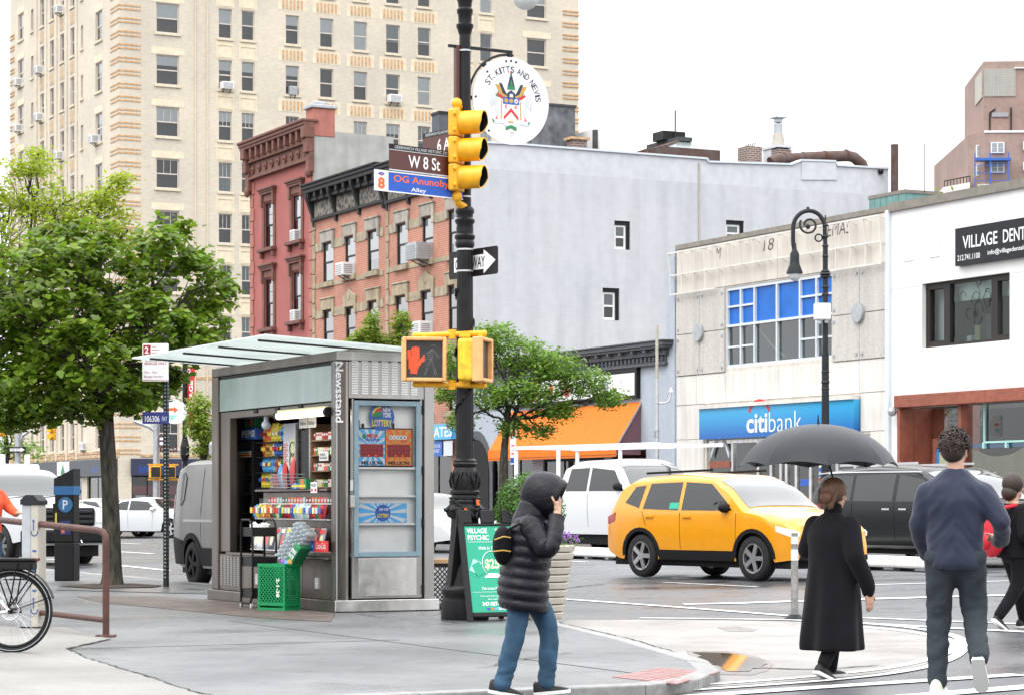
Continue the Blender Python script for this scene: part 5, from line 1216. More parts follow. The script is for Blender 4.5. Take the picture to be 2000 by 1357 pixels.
# lottery things behind the glass
def doorthing(name,label,cat,px,py):return thing(name,label,cat,W(NS+xr,ND+ny(px),nzr(700,py)),RZ+rot)
t=doorthing('lottery_roundel','round blue lottery sign with rainbow at top of door case','sign',751,838);r_=(ny(776)-ny(727))/2;dz=r_
circ=lambda r,a0=0,a1=360,n=28:[(r*math.cos(R(a0+(a1-a0)*k/n)),r*math.sin(R(a0+(a1-a0)*k/n))) for k in range(n+1)]
MB().cyl((0,.06,0),(0,.05,0),r_,n=36).obj('disc','ink_blue',t,loc=(0,0,dz*.95))
MB().prism([(-.008,.0),(-.008,.11)]+[(-.008-.118*math.sin(R(a)),.118*math.cos(R(a))) for a in range(0,91,10)]+[(-.126,0)],.046,.0495).obj('rainbow','ink_yellow',t,loc=(0,0,dz))
MB().prism([(-.008,0)]+[(-.008-.10*math.sin(R(a)),.10*math.cos(R(a))) for a in range(0,91,10)],.042,.0455).obj('rainbow','ink_red',t,loc=(0,0,dz))
MB().prism([(-.12,-.005),(-.008,-.005),(-.008,.055),(-.04,.06),(-.07,.05),(-.12,.03)],.037,.0415).obj('hill','ink_green',t,loc=(0,0,dz))
m=MB();m.mb(mv(text('NEW',fit=(.10,.052),bold=.03),x=.062,y=.049,z=dz+.078));m.mb(mv(text('YORK',fit=(.11,.058),bold=.03),x=.065,y=.049,z=dz+.018));m.obj('lettering','sign_white',t)
text('LOTTERY',fit=(.25,.078),bold=.03).obj('lettering','ink_yellow',t,loc=(0,.049,dz*.95-.07))
t=doorthing('jackpot_display','black framed blue and orange jackpot display with red digits','sign',758,910);hw=(ny(812)-ny(704))/2;hh=nzr(700,834)-nzr(700,910)
MB().box(-hw,hw,.06,.095,0,hh).obj('case','black',t,bevel=.004)
for s,cb,cr,nm in ((-1,'ink_sky','ink_pale','blue'),(1,'ink_orange','ink_gold','orange')):
    x0_,x1_=(-hw+.012,-.004) if s < 0 else (.004,hw-.012);mx_=(x0_+x1_)/2;wv=x1_-x0_
    pnl=MB().box(x0_,x1_,.054,.059,.014,hh-.014).obj('panel',cb,t)
    m=MB()
    for k in range(14):
        a0=2*math.pi*k/14;a1=a0+math.pi/14*.9;pts=[]
        for aa in (a0,a1):
            c,sn=math.cos(aa),math.sin(aa);q_=min(wv/2/abs(c) if abs(c) > 1e-3 else 9,(hh/2-.016)/abs(sn) if abs(sn) > 1e-3 else 9);pts.append((mx_+c*q_*.99,hh/2+sn*q_*.99))
        m.add([(mx_,.0525,hh/2),(pts[0][0],.0525,pts[0][1]),(pts[1][0],.0525,pts[1][1])],[(0,1,2)])
    m.obj('sunburst',cr,pnl)
    MB().box(mx_-wv*.43,mx_+wv*.43,.044,.052,hh*.26,hh*.58).obj('digit_window','ink_maroon',t)
    m=MB()
    for d in range(3):
        cx=mx_-wv*.27+d*wv*.27;g_=wv*.09;h_=hh*.115;zc_=hh*.42
        for (sa_,sb2,sc_,sd_) in ((-g_,g_,h_-.006,h_+.004),(-g_,g_,-.005,.005),(-g_,g_,-h_-.004,-h_+.006),(-g_-.004,-g_+.006,-h_,h_),(g_-.006,g_+.004,-h_,h_)):m.box(cx+sa_,cx+sb2,.040,.0435,zc_+sc_,zc_+sd_)
    m.obj('segment','digit_dark',t)
    for d in (0,1):MB().ball((mx_-wv*.13+d*wv*.27,.04,hh*.29),.009,8,5).obj('lit_point','hand_red',t)
    text('MILLION',fit=(wv*.8,hh*.09),bold=.03).obj('lettering','ink_black',t,loc=(mx_,.0515,hh*.10))
    if s < 0:
        text('MEGA',fit=(wv*.42,hh*.10),bold=.03).obj('lettering','ink_red',t,loc=(mx_+.01,.0515,hh*.80));text('MILLIONS',fit=(wv*.52,hh*.06),bold=.03).obj('lettering','ink_blue',t,loc=(mx_+.005,.0515,hh*.70))
        MB().ball((mx_-wv*.29,.052,hh*.78),.025,10,6,(1,.2,1.3)).obj('emblem','ink_green',t)
    else:
        for k,chh in enumerate('POWER'):
            cx=mx_-wv*.3+k*wv*.13;MB().cyl((cx,.0515,hh*.76),(cx,.048,hh*.76),wv*.075,n=14).obj('ball','sign_white',t);text(chh,fit=(wv*.07,hh*.055),bold=.03).obj('lettering','ink_black',t,loc=(cx,.0475,hh*.76))
        text('BALL',fit=(wv*.22,hh*.05),bold=.02).obj('lettering','ink_red',t,loc=(mx_+wv*.22,.0515,hh*.66))
for k,(px,py,w_,h_) in enumerate(((708,834,.012,.09),(716,834,.02,.05),(776,834,.014,.06))):
    MB().box(-w_/2,w_/2,.07,.09,hh,hh+h_).obj('clip','black',t,loc=(ny(px)-ny(758),0,0))
t=doorthing('lottery_banner','pale blue lottery banner on middle shelf of door case','sign',754,1020);hw=(ny(803)-ny(705))/2;hh=nzr(700,982)-nzr(700,1020)
MB().box(-hw,hw,.09,.095,0,hh).obj('card','ink_sky',t)
m=MB()
for k in range(16):
    a0=2*math.pi*k/16;q_=[(min(hw/max(abs(math.cos(a_)),1e-3),hh/2/max(abs(math.sin(a_)),1e-3))*.98) for a_ in (a0,a0+.17)];m.add([(0,.0885,hh/2),(q_[0]*math.cos(a0),.0885,hh/2+q_[0]*math.sin(a0)),(q_[1]*math.cos(a0+.17),.0885,hh/2+q_[1]*math.sin(a0+.17))],[(0,1,2)])
m.obj('sunburst','ink_pale',t);MB().cyl((.01,.088,hh/2),(.01,.083,hh/2),hh*.43,n=24).obj('roundel','ink_blue',t);m=MB().mb(mv(text('NEW YORK',fit=(.12,.03),bold=.02),x=.02,y=.082,z=hh*.68));m.obj('lettering','sign_white',t);text('LOTTERY',fit=(.15,.045),bold=.03).obj('lettering','ink_yellow',t,loc=(.01,.082,hh*.36))
# ---- inside: fridge, shelves and goods ----
YI=0.38
def ix(px):return nx(px,YI)
def iz(px,py):return nz(px,py,YI)
def inthing(name,label,cat,px,py,y=YI,group=None):return athing(name,label,cat,NS+nx(px,y),ND+y,nz(px,py,y),group)
fr=inthing('drinks_fridge','tall black glass door drinks fridge with lit strip in newsstand','fridge',472,1062)
w2=(ix(497)-ix(455))/2;fh=iz(472,860)-iz(472,1062)
MB().box(-w2,-w2+.06,0,.5,0,fh).box(w2-.06,w2,0,.5,0,fh).box(-w2+.06,w2-.06,0,.5,0,.12).box(-w2+.06,w2-.06,0,.5,fh-.14,fh).box(-w2+.06,w2-.06,.46,.5,.12,fh-.14).obj('cabinet','black',fr,bevel=.01)
MB().add([(-w2+.06,.02,.12),(w2-.06,.02,.12),(w2-.06,.02,fh-.14),(-w2+.06,.02,fh-.14)],[(0,1,2,3)]).obj('door_glass','case_glass',fr)
MB().box(-w2+.10,-w2+.125,.03,.045,.15,fh*.83).obj('led_strip','led',fr)
for k in range(5):MB().box(-w2+.06,w2-.06,.06,.45,.15+k*.25,.165+k*.25).obj('shelf','alu',fr)
fs_=MB().box(-w2+.07,w2-.07,.008,.018,fh*.84,fh*.915).obj('header_card','ink_cream',fr)
for k,c in enumerate(('ink_red','ink_gold','ink_sky')):MB().box(-w2+.09,w2-.09,.004,.008,fh*(.85+.02*k),fh*(.865+.02*k)).obj('stripe',c,fs_)
for i in range(5):
    for j in range(5):
        lab='drink bottle in fridge, %s shelf from bottom, %s from left' % (ordw[i],ordw[j])
        b_=athing('drink_bottle',lab,'bottle',fr.location and NS+nx(472,YI)-w2+.16+j*.085,ND+YI+.14,iz(472,1062)+.166+i*.25,'bottles in the fridge')
        shared('btl',lambda:MB().lathe([(.03,0),(.033,.02),(.033,.12),(.013,.165),(.013,.19)],10),'body',('ink_grey','ink_green','ink_maroon','ink_pale','ink_blue')[(i*2+j) % 5] if False else 'curtain',b_,(0,0,0));shared('btlc',lambda:MB().cyl((0,0,.19),(0,0,.205),.015,n=8),'cap','ink_red',b_,(0,0,0))
ps=inthing('drinks_sign','blue box sign lettered in white on top of fridge','sign',485,858);w3=(ix(500)-ix(471))/2;h3=iz(485,836)-iz(485,858)
MB().box(-w3,w3,.0,.14,0,h3).obj('box','ink_blue',ps,bevel=.006);text('PEPSI',fit=(w3*1.7,h3*.6),bold=.03).obj('lettering','sign_white',ps,loc=(0,-.001,h3*.52))
t=inthing('snack_carton','green carton with red emblem above the blue fridge sign','carton',483,835);MB().box(-.24,.16,.05,.25,0,.16).obj('box','ink_green',t,bevel=.01);MB().prism([(-.06,.03),(.04,.03),(.07,.13),(-.03,.13)],.04,.048).obj('emblem','ink_pink',t)
# snack shelving
sh=inthing('snack_shelving','dark metal shelving full of bagged snacks inside newsstand','shelving',522,952);w4=(ix(546)-ix(501))/2;zs0=iz(522,952)
MB().box(-w4,w4,.30,.33,0,iz(522,822)-zs0).obj('back_panel','dark_room',sh)
rows=[951,921,891,862]
for py in rows:MB().box(-w4,w4,0,.3,iz(522,py)-zs0-.014,iz(522,py)-zs0).obj('shelf','iron_grey',sh)
cols_=['ink_red','ink_yellow','ink_orange','ink_gold','ink_pale','ink_sky','ink_blue','ink_green','kraft','ink_cream','ink_pink']
cnm=dict(ink_red='red',ink_yellow='yellow',ink_orange='orange',ink_gold='gold',ink_pale='pale grey',ink_sky='light blue',ink_blue='blue',ink_green='green',kraft='brown',ink_cream='cream',ink_pink='pink',ink_maroon='dark red',white='white',ink_teal='teal',ink_navy='navy')
def bagmesh(w,h):
    m=MB();n_=6;vs=[]
    for j in range(n_+1):
        t_=j/n_;th=.045*math.sin(math.pi*min(1,max(0,t_)))**.6+.002;ww_=w/2*(1-.06*math.sin(math.pi*t_))
        vs += [(-ww_,0,t_*h),(0,-th,t_*h),(ww_,0,t_*h),(0,th,t_*h)]
    return m.add(vs,[(j*4+k,j*4+(k+1) % 4,j*4+4+(k+1) % 4,j*4+4+k) for j in range(n_) for k in range(4)])
bagme=[bagmesh(.17,.24).mesh('bag'),bagmesh(.13,.20).mesh('bag'),bagmesh(.20,.22).mesh('bag')]
snm=('bottom','second','third','top')
for i,py in enumerate(rows):
    k=0;x=-w4+.08
    pal=(['ink_yellow','ink_yellow','ink_orange','ink_red'],['kraft','ink_sky','ink_sky','kraft','ink_cream'],['ink_red','ink_gold','ink_cream','ink_blue','ink_blue'],['ink_red','ink_orange','ink_yellow','ink_yellow','ink_gold'])[i]
    while x < w4-.05 and k < 12:
        c=pal[min(len(pal)-1,int((x+w4)/(2*w4)*len(pal)))] if rnd.random() < .8 else rnd.choice(cols_)
        b_=athing('snack_bag','%s snack bag, %s from left on %s shelf inside newsstand' % (cnm[c],ordw[k],snm[i]),'snack bag',NS+nx(522,YI)+x,ND+YI+.07+rnd.random()*.03,iz(522,py),'snack bags on the newsstand shelves')
        b_.rotation_euler[0]=0;o=link('bag',rnd.choice(bagme),None,b_);o.rotation_euler=(R(-6),R(rnd.uniform(-9,9)),R(rnd.uniform(-15,15)))
        o.data=o.data.copy();o.data.materials.clear();o.data.materials.append(M[c]); 
        MB().mb(MB().box(-.045,.045,-.05,-.046,.08,.125),Matrix.Rotation(R(rnd.uniform(-15,15)),4,'Y')).obj('print',rnd.choice(['ink_cream','ink_yellow','ink_red','ink_blue','ink_maroon']),b_)
        x += .115;k += 1
# posters, vendor window, right shelving
t=inthing('notice_panel','white printed notices hung beside the vendor window','notice',560,952);w5=(ix(575)-ix(547))/2;h5=iz(560,826)-iz(560,952)
MB().box(-w5,w5,.05,.06,0,h5).obj('sheet','ink_pale',t);MB().box(-w5*.9,-.02,.04,.049,h5*.3,h5*.72).obj('price_list','white',t)
m=MB()
for k in range(14):m.box(-w5*.85,-.05-.1*((k*7) % 3)*.3,.036,.0395,h5*(.33+.027*k),h5*(.342+.027*k))
m.obj('print','ink_red',t);MB().box(.02,w5*.95,.035,.0485,h5*.3,h5*.75).obj('poster','ink_cream',t);m=MB()
for cz_ in (.42,.6):m.tube([(w5*.48+.09*math.cos(a*.5236),.03,h5*cz_+.09*math.sin(a*.5236)) for a in range(13)],.006,4)
m.obj('bicycle_print','ink_black',t)
t=inthing('vendor_window','dark vendor window opening with clear sliding panes in newsstand','window',590,952);w6=(ix(606)-ix(576))/2;h6=iz(590,826)-iz(590,952)
MB().box(-w6,w6,.3,.32,0,h6).obj('dark_interior','dark_room',t);MB().box(-w6,-w6+.03,0,.04,0,h6).box(w6-.03,w6,0,.04,0,h6).box(-w6*.75,-w6*.75+.02,-.02,.01,0,h6).obj('frame','alu',t);MB().add([(-w6,.02,0),(w6,.02,0),(w6,.02,h6),(-w6,.02,h6)],[(0,1,2,3)]).obj('pane','case_glass',t)
t2=inthing('paper_sign','two white slips of paper above the vendor window','notice',605,835);MB().box(-.28,-.01,-.03,-.025,0,.13).box(.01,.28,-.03,-.025,0,.13).obj('slip','white',t2);text('Ballon   Ballon',fit=(.46,.045)).obj('lettering','ink_navy',t2,loc=(0,-.031,.06))
sh=inthing('cigarette_shelving','light wood shelving stacked with small packs beside corner post','shelving',624,952);w7=(ix(643)-ix(606))/2;zs0=iz(624,952)
MB().box(-w7,w7,.22,.25,0,iz(624,826)-zs0).box(-w7,-w7+.03,0,.22,0,iz(624,826)-zs0).obj('back_panel','shelf_wood',sh)
rows2=[950,918,887,858]
for py in rows2:MB().box(-w7+.03,w7,.0,.22,iz(624,py)-zs0-.016,iz(624,py)-zs0).obj('shelf','shelf_wood',sh)
pk=MB().box(-.028,.028,0,.025,0,.09).mesh('pack')
for i,py in enumerate(rows2):
    pal=(['ink_green','ink_gold','ink_cream','white'],['ink_green','ink_pink','ink_cream','white'],['ink_cream','ink_green','ink_orange','ink_teal'],['ink_red','white','white','ink_maroon'])[i]
    for k in range(10):
        c=pal[(k*3+i+(k//3)) % 4];b_=athing('cigarette_pack','%s small pack, %s from left on %s shelf by the corner post' % (cnm[c],ordw[k],snm[i]),'pack',NS+nx(624,YI)-w7+.075+k*.066,ND+YI+.03,iz(624,py),'packs on the right shelves')
        o=link('box',pk.copy(),None,b_);o.data.materials.append(M[c]);MB().box(-.02,.02,-.003,0,.05,.075).obj('print','sign_white' if c != 'white' else 'ink_red',b_)
t=inthing('return_notice','small white no refund card hanging on clear bag rack','notice',632,899,.2);MB().box(-.14,.14,0,.006,0,.11).obj('card','white',t);text('NO REFUND\nNO EXCHANGE',fit=(.22,.07),bold=.02).obj('lettering','ink_black',t,loc=(0,-.001,.055))
# main counter
zcn=iz(560,955)
ct=athing('display_counter','long grey display counter across the newsstand opening','counter',NS+nx(575,.12),ND+.12,0);wA=nx(500,.12)-nx(575,.12);wB=nx(641,.12)-nx(575,.12)
MB().box(wA,wB,-.02,.5,zct-.03,zct).obj('top','steel_brown',ct,bevel=.008);MB().box(wA,wB,.10,.5,zlow,zct-.04).obj('backing','steel_brown',ct)
t=athing('gum_basket','wire basket of sweets and small drinks on newsstand counter','basket',NS+nx(553,.1),ND+.1,zct);m=MB()
for k in range(5):z=.02+k*.04;m.tube([(-.28,-.06,z),(.28,-.06,z),(.3,.16,z),(-.3,.16,z),(-.28,-.06,z)],.005,4)
for k in range(12):x=-.28+k*.05;m.bar((x,-.06,0),(x,-.06,.18),.006)
m.obj('wire','galv',t)
for k,(x,c,h_) in enumerate(((-.22,'ink_red',.2),(-.14,'ink_sky',.3),(-.05,'ink_pale',.24),(.03,'ink_red',.33),(.12,'ink_navy',.24),(.2,'ink_pink',.38))):
    b_=athing('sweet_packet','%s sweet packet in the wire basket, %s from left' % (cnm[c],ordw[k]),'packet',NS+nx(553,.1)+x,ND+.14,zct+.01,'packets in wire basket');MB().mb(bagmesh(.09,h_),Matrix.Rotation(R(rnd.uniform(-14,14)),4,'Y')).obj('wrapper',c,b_)
for k,c in enumerate(('ink_blue','ink_sky','ink_blue','ink_green','ink_orange','ink_green')):
    b_=athing('sweet_box','%s sweet box on counter, %s left of vendor window' % (cnm[c],ordw[k]),'box',NS+nx(575+k*4.5,.1),ND+.08,zct,'boxes on the counter');MB().box(-.05,.05,0,.08,0,.07+.05*(k > 2)).obj('carton',c,b_,bevel=.004);MB().box(-.03,.03,-.003,0,.02,.05).obj('print','ink_yellow',b_)
t=athing('price_card','white card sign clipped to the counter edge','notice',NS+nx(612,.08),ND+.085,zct-.05);MB().box(-.1,.1,0,.006,0,.13).obj('card','white',t);MB().box(-.08,-.03,-.003,0,.02,.05).box(.03,.08,-.003,0,.02,.05).obj('print','ink_red',t);text('WE ACCEPT',fit=(.15,.03),bold=.02).obj('lettering','ink_navy',t,loc=(0,-.001,.09))
# candy strips and magazines on the sloping front rack
rk=athing('magazine_rack','clear tiered rack of magazines under the newsstand counter','rack',NS+nx(570,.08),ND+.08,zlow)
rA,rB=nx(498,.08)-nx(570,.08),nx(641,.08)-nx(570,.08)
zc1=nz(570,1012,.08)-zlow;zc2=nz(570,982,.08)-zlow
for z,y in ((.06,-.06),(zc1,.0),(zc2,.06)):MB().box(rA,rB,y,y+.09,z-.012,z).obj('tier','clear_plastic',rk);MB().add([(rA,y-.002,z),(rB,y-.002,z),(rB,y-.002,z+.06),(rA,y-.002,z+.06)],[(0,1,2,3)]).obj('tier_front','case_glass',rk)
mag=MB().box(-.105,.105,0,.012,0,.28).mesh('cover')
mc=['ink_grey','ink_pale','shade_grey','ink_navy','ink_grey','curtain','ink_pale','ink_pink','ink_grey','ink_sky','kraft','ink_maroon','ink_grey','kraft']
for k in range(13):
    b_=athing('magazine','magazine in lower rack of newsstand, %s from left' % (ordw+('thirteenth',))[k],'magazine',NS+nx(570,.08)+rA+.12+k*(rB-rA-.2)/12.5,ND+.03,zlow+.062,'magazines in the front rack')
    o=link('cover',mag.copy(),None,b_);o.data.materials.append(M[mc[k]]);o.rotation_euler=(R(-12),0,R(rnd.uniform(-6,6)))
    f_=MB().box(-.09,.09,-.004,0,.21,.26).obj('masthead',('ink_red','sign_white','ink_yellow','ink_black')[k % 4],b_);f_.rotation_euler=(R(-12),0,0)
    f_=MB().ball((0,0,.12),.06,10,6,(1,.06,1.25)).obj('portrait',('ink_cream','tower_pale','ink_pink')[k % 3],b_);f_.rotation_euler=(R(-12),0,0)
cc=['ink_sky','ink_yellow','ink_gold','ink_yellow','ink_orange','ink_gold','ink_maroon','ink_green','ink_cream','ink_green','ink_maroon','ink_maroon','ink_red','ink_blue','ink_teal','ink_pale','white','ink_teal','ink_pale','ink_maroon','ink_red','ink_green','ink_red','ink_maroon']
cst=bagmesh(.075,.17).mesh('wrapper')
for k,c in enumerate(cc):
    b_=athing('candy_packet','%s candy packet on upper rack, %s %s' % (cnm[c],ordw[k % 12],'from left' if k < 12 else 'in its right half'),'candy',NS+nx(570,.08)+rA+.06+k*(rB-rA-.1)/23.5,ND+.06,zlow+zc1+.005,'candy packets under the counter')
    o=link('wrapper',cst.copy(),None,b_);o.data.materials.append(M[c]);o.rotation_euler=(R(-10),R(rnd.uniform(-6,6)),R(rnd.uniform(-20,20)))
    MB().box(-.03,.03,-.056,-.046,.06,.13).obj('print',rnd.choice(['ink_cream','ink_pale','ink_yellow','ink_red','ink_blue']),b_)
for k in range(22):
    c=rnd.choice(['ink_red','ink_orange','ink_pink','ink_teal','ink_gold','ink_maroon','ink_green'])
    b_=athing('gum_pack','%s gum pack in the top row, %s %s' % (cnm[c],ordw[k % 11],'from left' if k < 11 else 'in its right half'),'gum',NS+nx(570,.08)+rA+.3+k*(rB-rA-.35)/21.5,ND+.16,zlow+zc2+.002,'gum packs in the top row');MB().box(-.04,.04,0,.06,0,.07).obj('wrapper',c,b_);MB().box(-.025,.025,-.002,0,.02,.045).obj('print','sign_white',b_)
t=athing('cola_card','red cola card sign at lower right of the rack','sign',NS+nx(627,-.02),ND-.02,nz(627,1077));MB().box(-.21,.21,0,.01,0,.13).obj('card','ink_red',t);text('Coca-Cola',fit=(.3,.075),shear=.25).obj('lettering','sign_white',t,loc=(0,-.001,.072))
t=athing('blue_card','small blue card beside the red cola card','sign',NS+nx(608,-.02),ND-.02,nz(608,1075));MB().box(-.1,.1,0,.01,0,.12).obj('card','ink_blue',t);MB().box(-.06,.06,-.003,0,.04,.08).obj('print','ink_sky',t)
# fluorescent tube under the shutter box and two cameras
t=athing('tube_light','lit fluorescent tube light slung under the shutter box','light',NS+nx(587),ND+.02,nz(587,808));hw=(nx(634)-nx(540))/2
MB().cyl((-hw,0,0),(hw,0,0),.045,n=14).obj('tube','tube_lit',t,smooth=60);MB().cyl((-hw-.06,0,0),(-hw,0,0),.055).cyl((hw,0,0),(hw+.06,0,0),.055).obj('end_cap','black',t);MB().box(-hw,hw,-.02,.02,.05,.07).obj('fitting','ink_cream',t)
t=athing('dome_camera','small pale dome camera left of the tube light','camera',NS+nx(520,.15),ND+.15,zop-.16);MB().ball((0,0,.05),.06,10,6).obj('dome','ink_pale',t,smooth=60);MB().cyl((0,0,.1),(0,0,.16),.03).obj('mount','ink_pale',t)
ld=bpy.data.lights.new('tube','AREA');ld.shape='RECTANGLE';ld.size=hw*2;ld.size_y=.08;ld.energy=1.5;ld.color=(1,.9,.72);lo=bpy.data.objects.new('tube_lamp',ld);COL.objects.link(lo);lo.location=W(NS+nx(587),ND+.05,nz(587,808)-.06);lo.rotation_euler=(R(25),0,RZ)
# trolley, crate, water pack at the front
cr_=G(545,1191);cs_,cd_=SD(cr_.x,cr_.y)
t=athing('milk_crate','green plastic milk crate standing on end in front of newsstand','crate',cs_,cd_,0); 
cw_,cdp,chh=.42,.28,.55
def lattice(m,a0,a1,z0,z1,y,plane,st=.045,wd=.012):
    k=0;n_=int((a1-a0+z1-z0)/st)
    for s in (1,-1):
        for k in range(1,n_):
            c=k*st;p=[]
            if s > 0:cand=[(a0,z0+c),(a1,z0+c-(a1-a0)),(a0+c,z0),(a0+c-(z1-z0),z1)]
            else:cand=[(a1,z0+c),(a0,z0+c-(a1-a0)),(a1-c,z0),(a1-c+(z1-z0),z1)]
            p=[q for q in cand if a0-1e-6 <= q[0] <= a1+1e-6 and z0-1e-6 <= q[1] <= z1+1e-6]
            if len(p) >= 2:
                f_=(lambda q:(q[0],y,q[1])) if plane == 'y' else (lambda q:(y,q[0],q[1]));m.bar(f_(p[0]),f_(p[-1]),wd,.01)
    return m
x0,x1,y0,y1=-cw_/2,cw_/2,-cdp/2,cdp/2
m=MB()
for x in (x0,x1-.03): 
    for y in (y0,y1-.03):m.box(x,x+.03,y,y+.03,0,chh)
for z in (0,.06,chh-.035):m.box(x0,x1,y0-.004,y0+.01,z,z+.035).box(x1-.01,x1+.004,y0,y1,z,z+.035).box(x0,x1,y1-.01,y1+.004,z,z+.035).box(x0-.004,x0+.01,y0,y1,z,z+.035)
m.obj('frame','crate_green',t);MB().box(x0+.01,x1-.01,y1-.03,y1-.012,.01,chh-.01).obj('crate_base','crate_green',t)
lattice(MB(),x0+.03,x1-.03,.095,chh-.035,y0+.003,'y',.05).obj('lattice','crate_green',t);lattice(MB(),y0+.03,y1-.03,.095,chh-.035,x1-.004,'x').obj('lattice','crate_green',t);MB().box(x1-.012,x1+.002,-.03,.05,.2,.36).obj('handle_rim','crate_green',t)
MB().box(x0,x0+.01,y0,y1,0,chh).obj('side','crate_green',t);text('2-1-38',fit=(.22,.05),bold=.03).obj('lettering','sign_white',t).matrix_local=Matrix.Translation((x1-.10,y0-.006,.27)) @ Matrix.Rotation(R(90),4,'Y')
t.rotation_euler=(0,0,RZ+R(28))
wp=thing('water_bottle_pack','shrink wrapped pack of clear water bottles with green label leaning on crate','bottles',t.location+Vector((0.03,.05,chh+.005)),RZ+R(28))
Tm=Matrix.Translation((.02,.02,.0)) @ Matrix.Rotation(R(38),4,'Y')
bm_=MB().lathe([(.03,0),(.032,.01),(.032,.05),(.029,.055),(.032,.06),(.032,.14),(.014,.18),(.014,.2)],10).mesh('bottle')
for i in range(8):
    for j in range(4):
        o=link('bottle',bm_,'bottle_clear',wp);o.matrix_local=Tm @ Matrix.Translation((-.10+.065*j,-.0,.045+i*.065)) @ Matrix.Rotation(R(90),4,'X') @ Matrix.Translation((0,0,-.1))
lab=MB().box(.06,.165,-.115,.105,.03,.36).obj('label_wrap','ink_green',wp,bevel=.02);lab.matrix_local=Tm
lb=text('SPRING\nWATER',fit=(.09,.12),bold=.03).obj('lettering','sign_white',wp);lb.matrix_local=Tm @ Matrix.Translation((.11,-.117,.23))
for (x,z,c) in ((.1,.08,'ink_sky'),(.05,.06,'petal'),(.13,.12,'ink_gold')):o=MB().ball((x,-.11,z),.04,8,5,(1,.3,1)).obj('flower_print',c,wp);o.matrix_local=Tm
g2=G(505,1186);s2,d2=SD(g2.x,g2.y)
t=athing('utility_cart','black three tier rolling cart in front of newsstand','cart',s2,d2,0); 
for z in (.12,.5,.86):MB().box(-.2,.2,-.14,-.13,z,z+.11).box(-.2,.2,.13,.14,z,z+.11).box(-.2,-.19,-.13,.13,z,z+.11).box(.19,.2,-.13,.13,z,z+.11).box(-.19,.19,-.13,.13,z,z+.01).obj('tray','plastic_black',t)
for y in (-.15,.15):MB().tube([(-.2,y,.06),(-.2,y,1.0),(-.16,y,1.06),(.1,y,1.06),(.16,y,1.02),(.2,y,.9),(.2,y,.16),(.12,y,.06),(-.2,y,.06)],.014,8).obj('side_frame','plastic_black',t,smooth=60)
for x in (-.19,.16):
    for y in (-.15,.15):MB().cyl((x,y-.012,.03),(x,y+.012,.03),.03,n=12).obj('caster','steel_bright',t)
t2=athing('plastic_bags','crumpled white plastic bags in top tray of black cart','bag',s2,d2,.87);m=MB()
rg=random.Random(5)
for k in range(7):m.ball((rg.uniform(-.13,.13),rg.uniform(-.08,.08),.06+rg.random()*.05),.07,8,6,(1.2,.8,.7))
m.v=[tuple(Vector(v)+Vector((rg.uniform(-1,1),rg.uniform(-1,1),rg.uniform(-1,1)))*.018) for v in m.v];m.obj('bag','sign_white',t2)
# waste bin behind the kiosk
g3=G(862,1188);t=thing('wire_bin','black mesh litter bin half hidden between kiosk and lamp post','bin',g3,RZ)
MB().box(-.22,.22,-.22,.22,0,.04).box(-.22,.22,-.22,.22,.5,.54).obj('rim','black',t);m=MB();lattice(m,-.22,.22,.04,.5,-.22,'y',.06,.012);lattice(m,-.22,.22,.04,.5,.22,'x',.06,.012);m.obj('mesh','black',t)
for x in (-.21,.21):
    for y in (-.21,.21):MB().bar((x,y,0),(x,y,.54),.025).obj('post','black',t)
b_=thing('cardboard_box','flat brown cardboard box lying on the mesh bin','box',g3+Vector((0,0,.545)),RZ);MB().box(-.24,.24,-.22,.22,0,.05).obj('carton','kraft2',b_,bevel=.004);MB().box(.05,.2,-.222,-.22,.01,.04).obj('shipping_tag','sign_white',b_)
# ================= black ornamental lamp post at the corner =================
lp0=G(908,1209);YP=lp0.y;PX=YP/FPX
def pz(py):return zz(py,YP)
lamp=thing('lamp_post','tall black cast iron lamp post with fluted shaft and ornate base','lamp post',lp0,0)
def prof(lst):return [(r*PX,pz(py)) for py,r in lst]
MB().lathe(prof([(1209,46),(1206,47),(1170,46),(1167,42),(1163,42),(1158,46),(1150,46),(1146,41),(1142,40)]),28).obj('plinth','iron',lamp,smooth=40)
MB().lathe(prof([(1142,38),(1120,35),(1080,31),(1040,28),(1012,27)]),32,flute=1,fr=.04).obj('base_column','iron',lamp,smooth=35)
MB().lathe(prof([(1012,27),(1008,34),(1003,36),(998,38),(992,38),(988,34),(984,30),(978,31),(972,27),(966,26),(963,29),(959,29),(956,26)]),28).obj('base_collar','iron',lamp,smooth=40)
MB().lathe(prof([(956,25),(948,27),(935,27.5),(922,24),(912,20.5),(909,23),(905,24),(902,22),(899,23),(895,19)]),28).obj('vase','iron',lamp,smooth=40)
m=MB()
for k in range(8):
    a=2*math.pi*k/8;d=Vector((math.cos(a),math.sin(a),0));s_=Vector((-math.sin(a),math.cos(a),0))
    for q in (-1,1):m.tube([d*26.5*PX+Vector((0,0,pz(952))),d*29*PX+s_*q*6*PX+Vector((0,0,pz(940))),d*27*PX+s_*q*8*PX+Vector((0,0,pz(928))),d*27*PX+s_*q*3*PX+Vector((0,0,pz(920)))],[.012,.014,.012,.008],6)
m.obj('acanthus_leaf','iron',lamp,smooth=60)
m=MB()
for k in range(14):
    a=2*math.pi*k/14;m.ball((37.5*PX*math.cos(a),37.5*PX*math.sin(a),pz(995)),.024,8,5)
m.obj('beading','iron',lamp,smooth=60)
MB().lathe(prof([(895,17.5),(700,16.5),(484,15.5)]),32,flute=1,fr=.07).obj('fluted_shaft','iron',lamp,smooth=25)
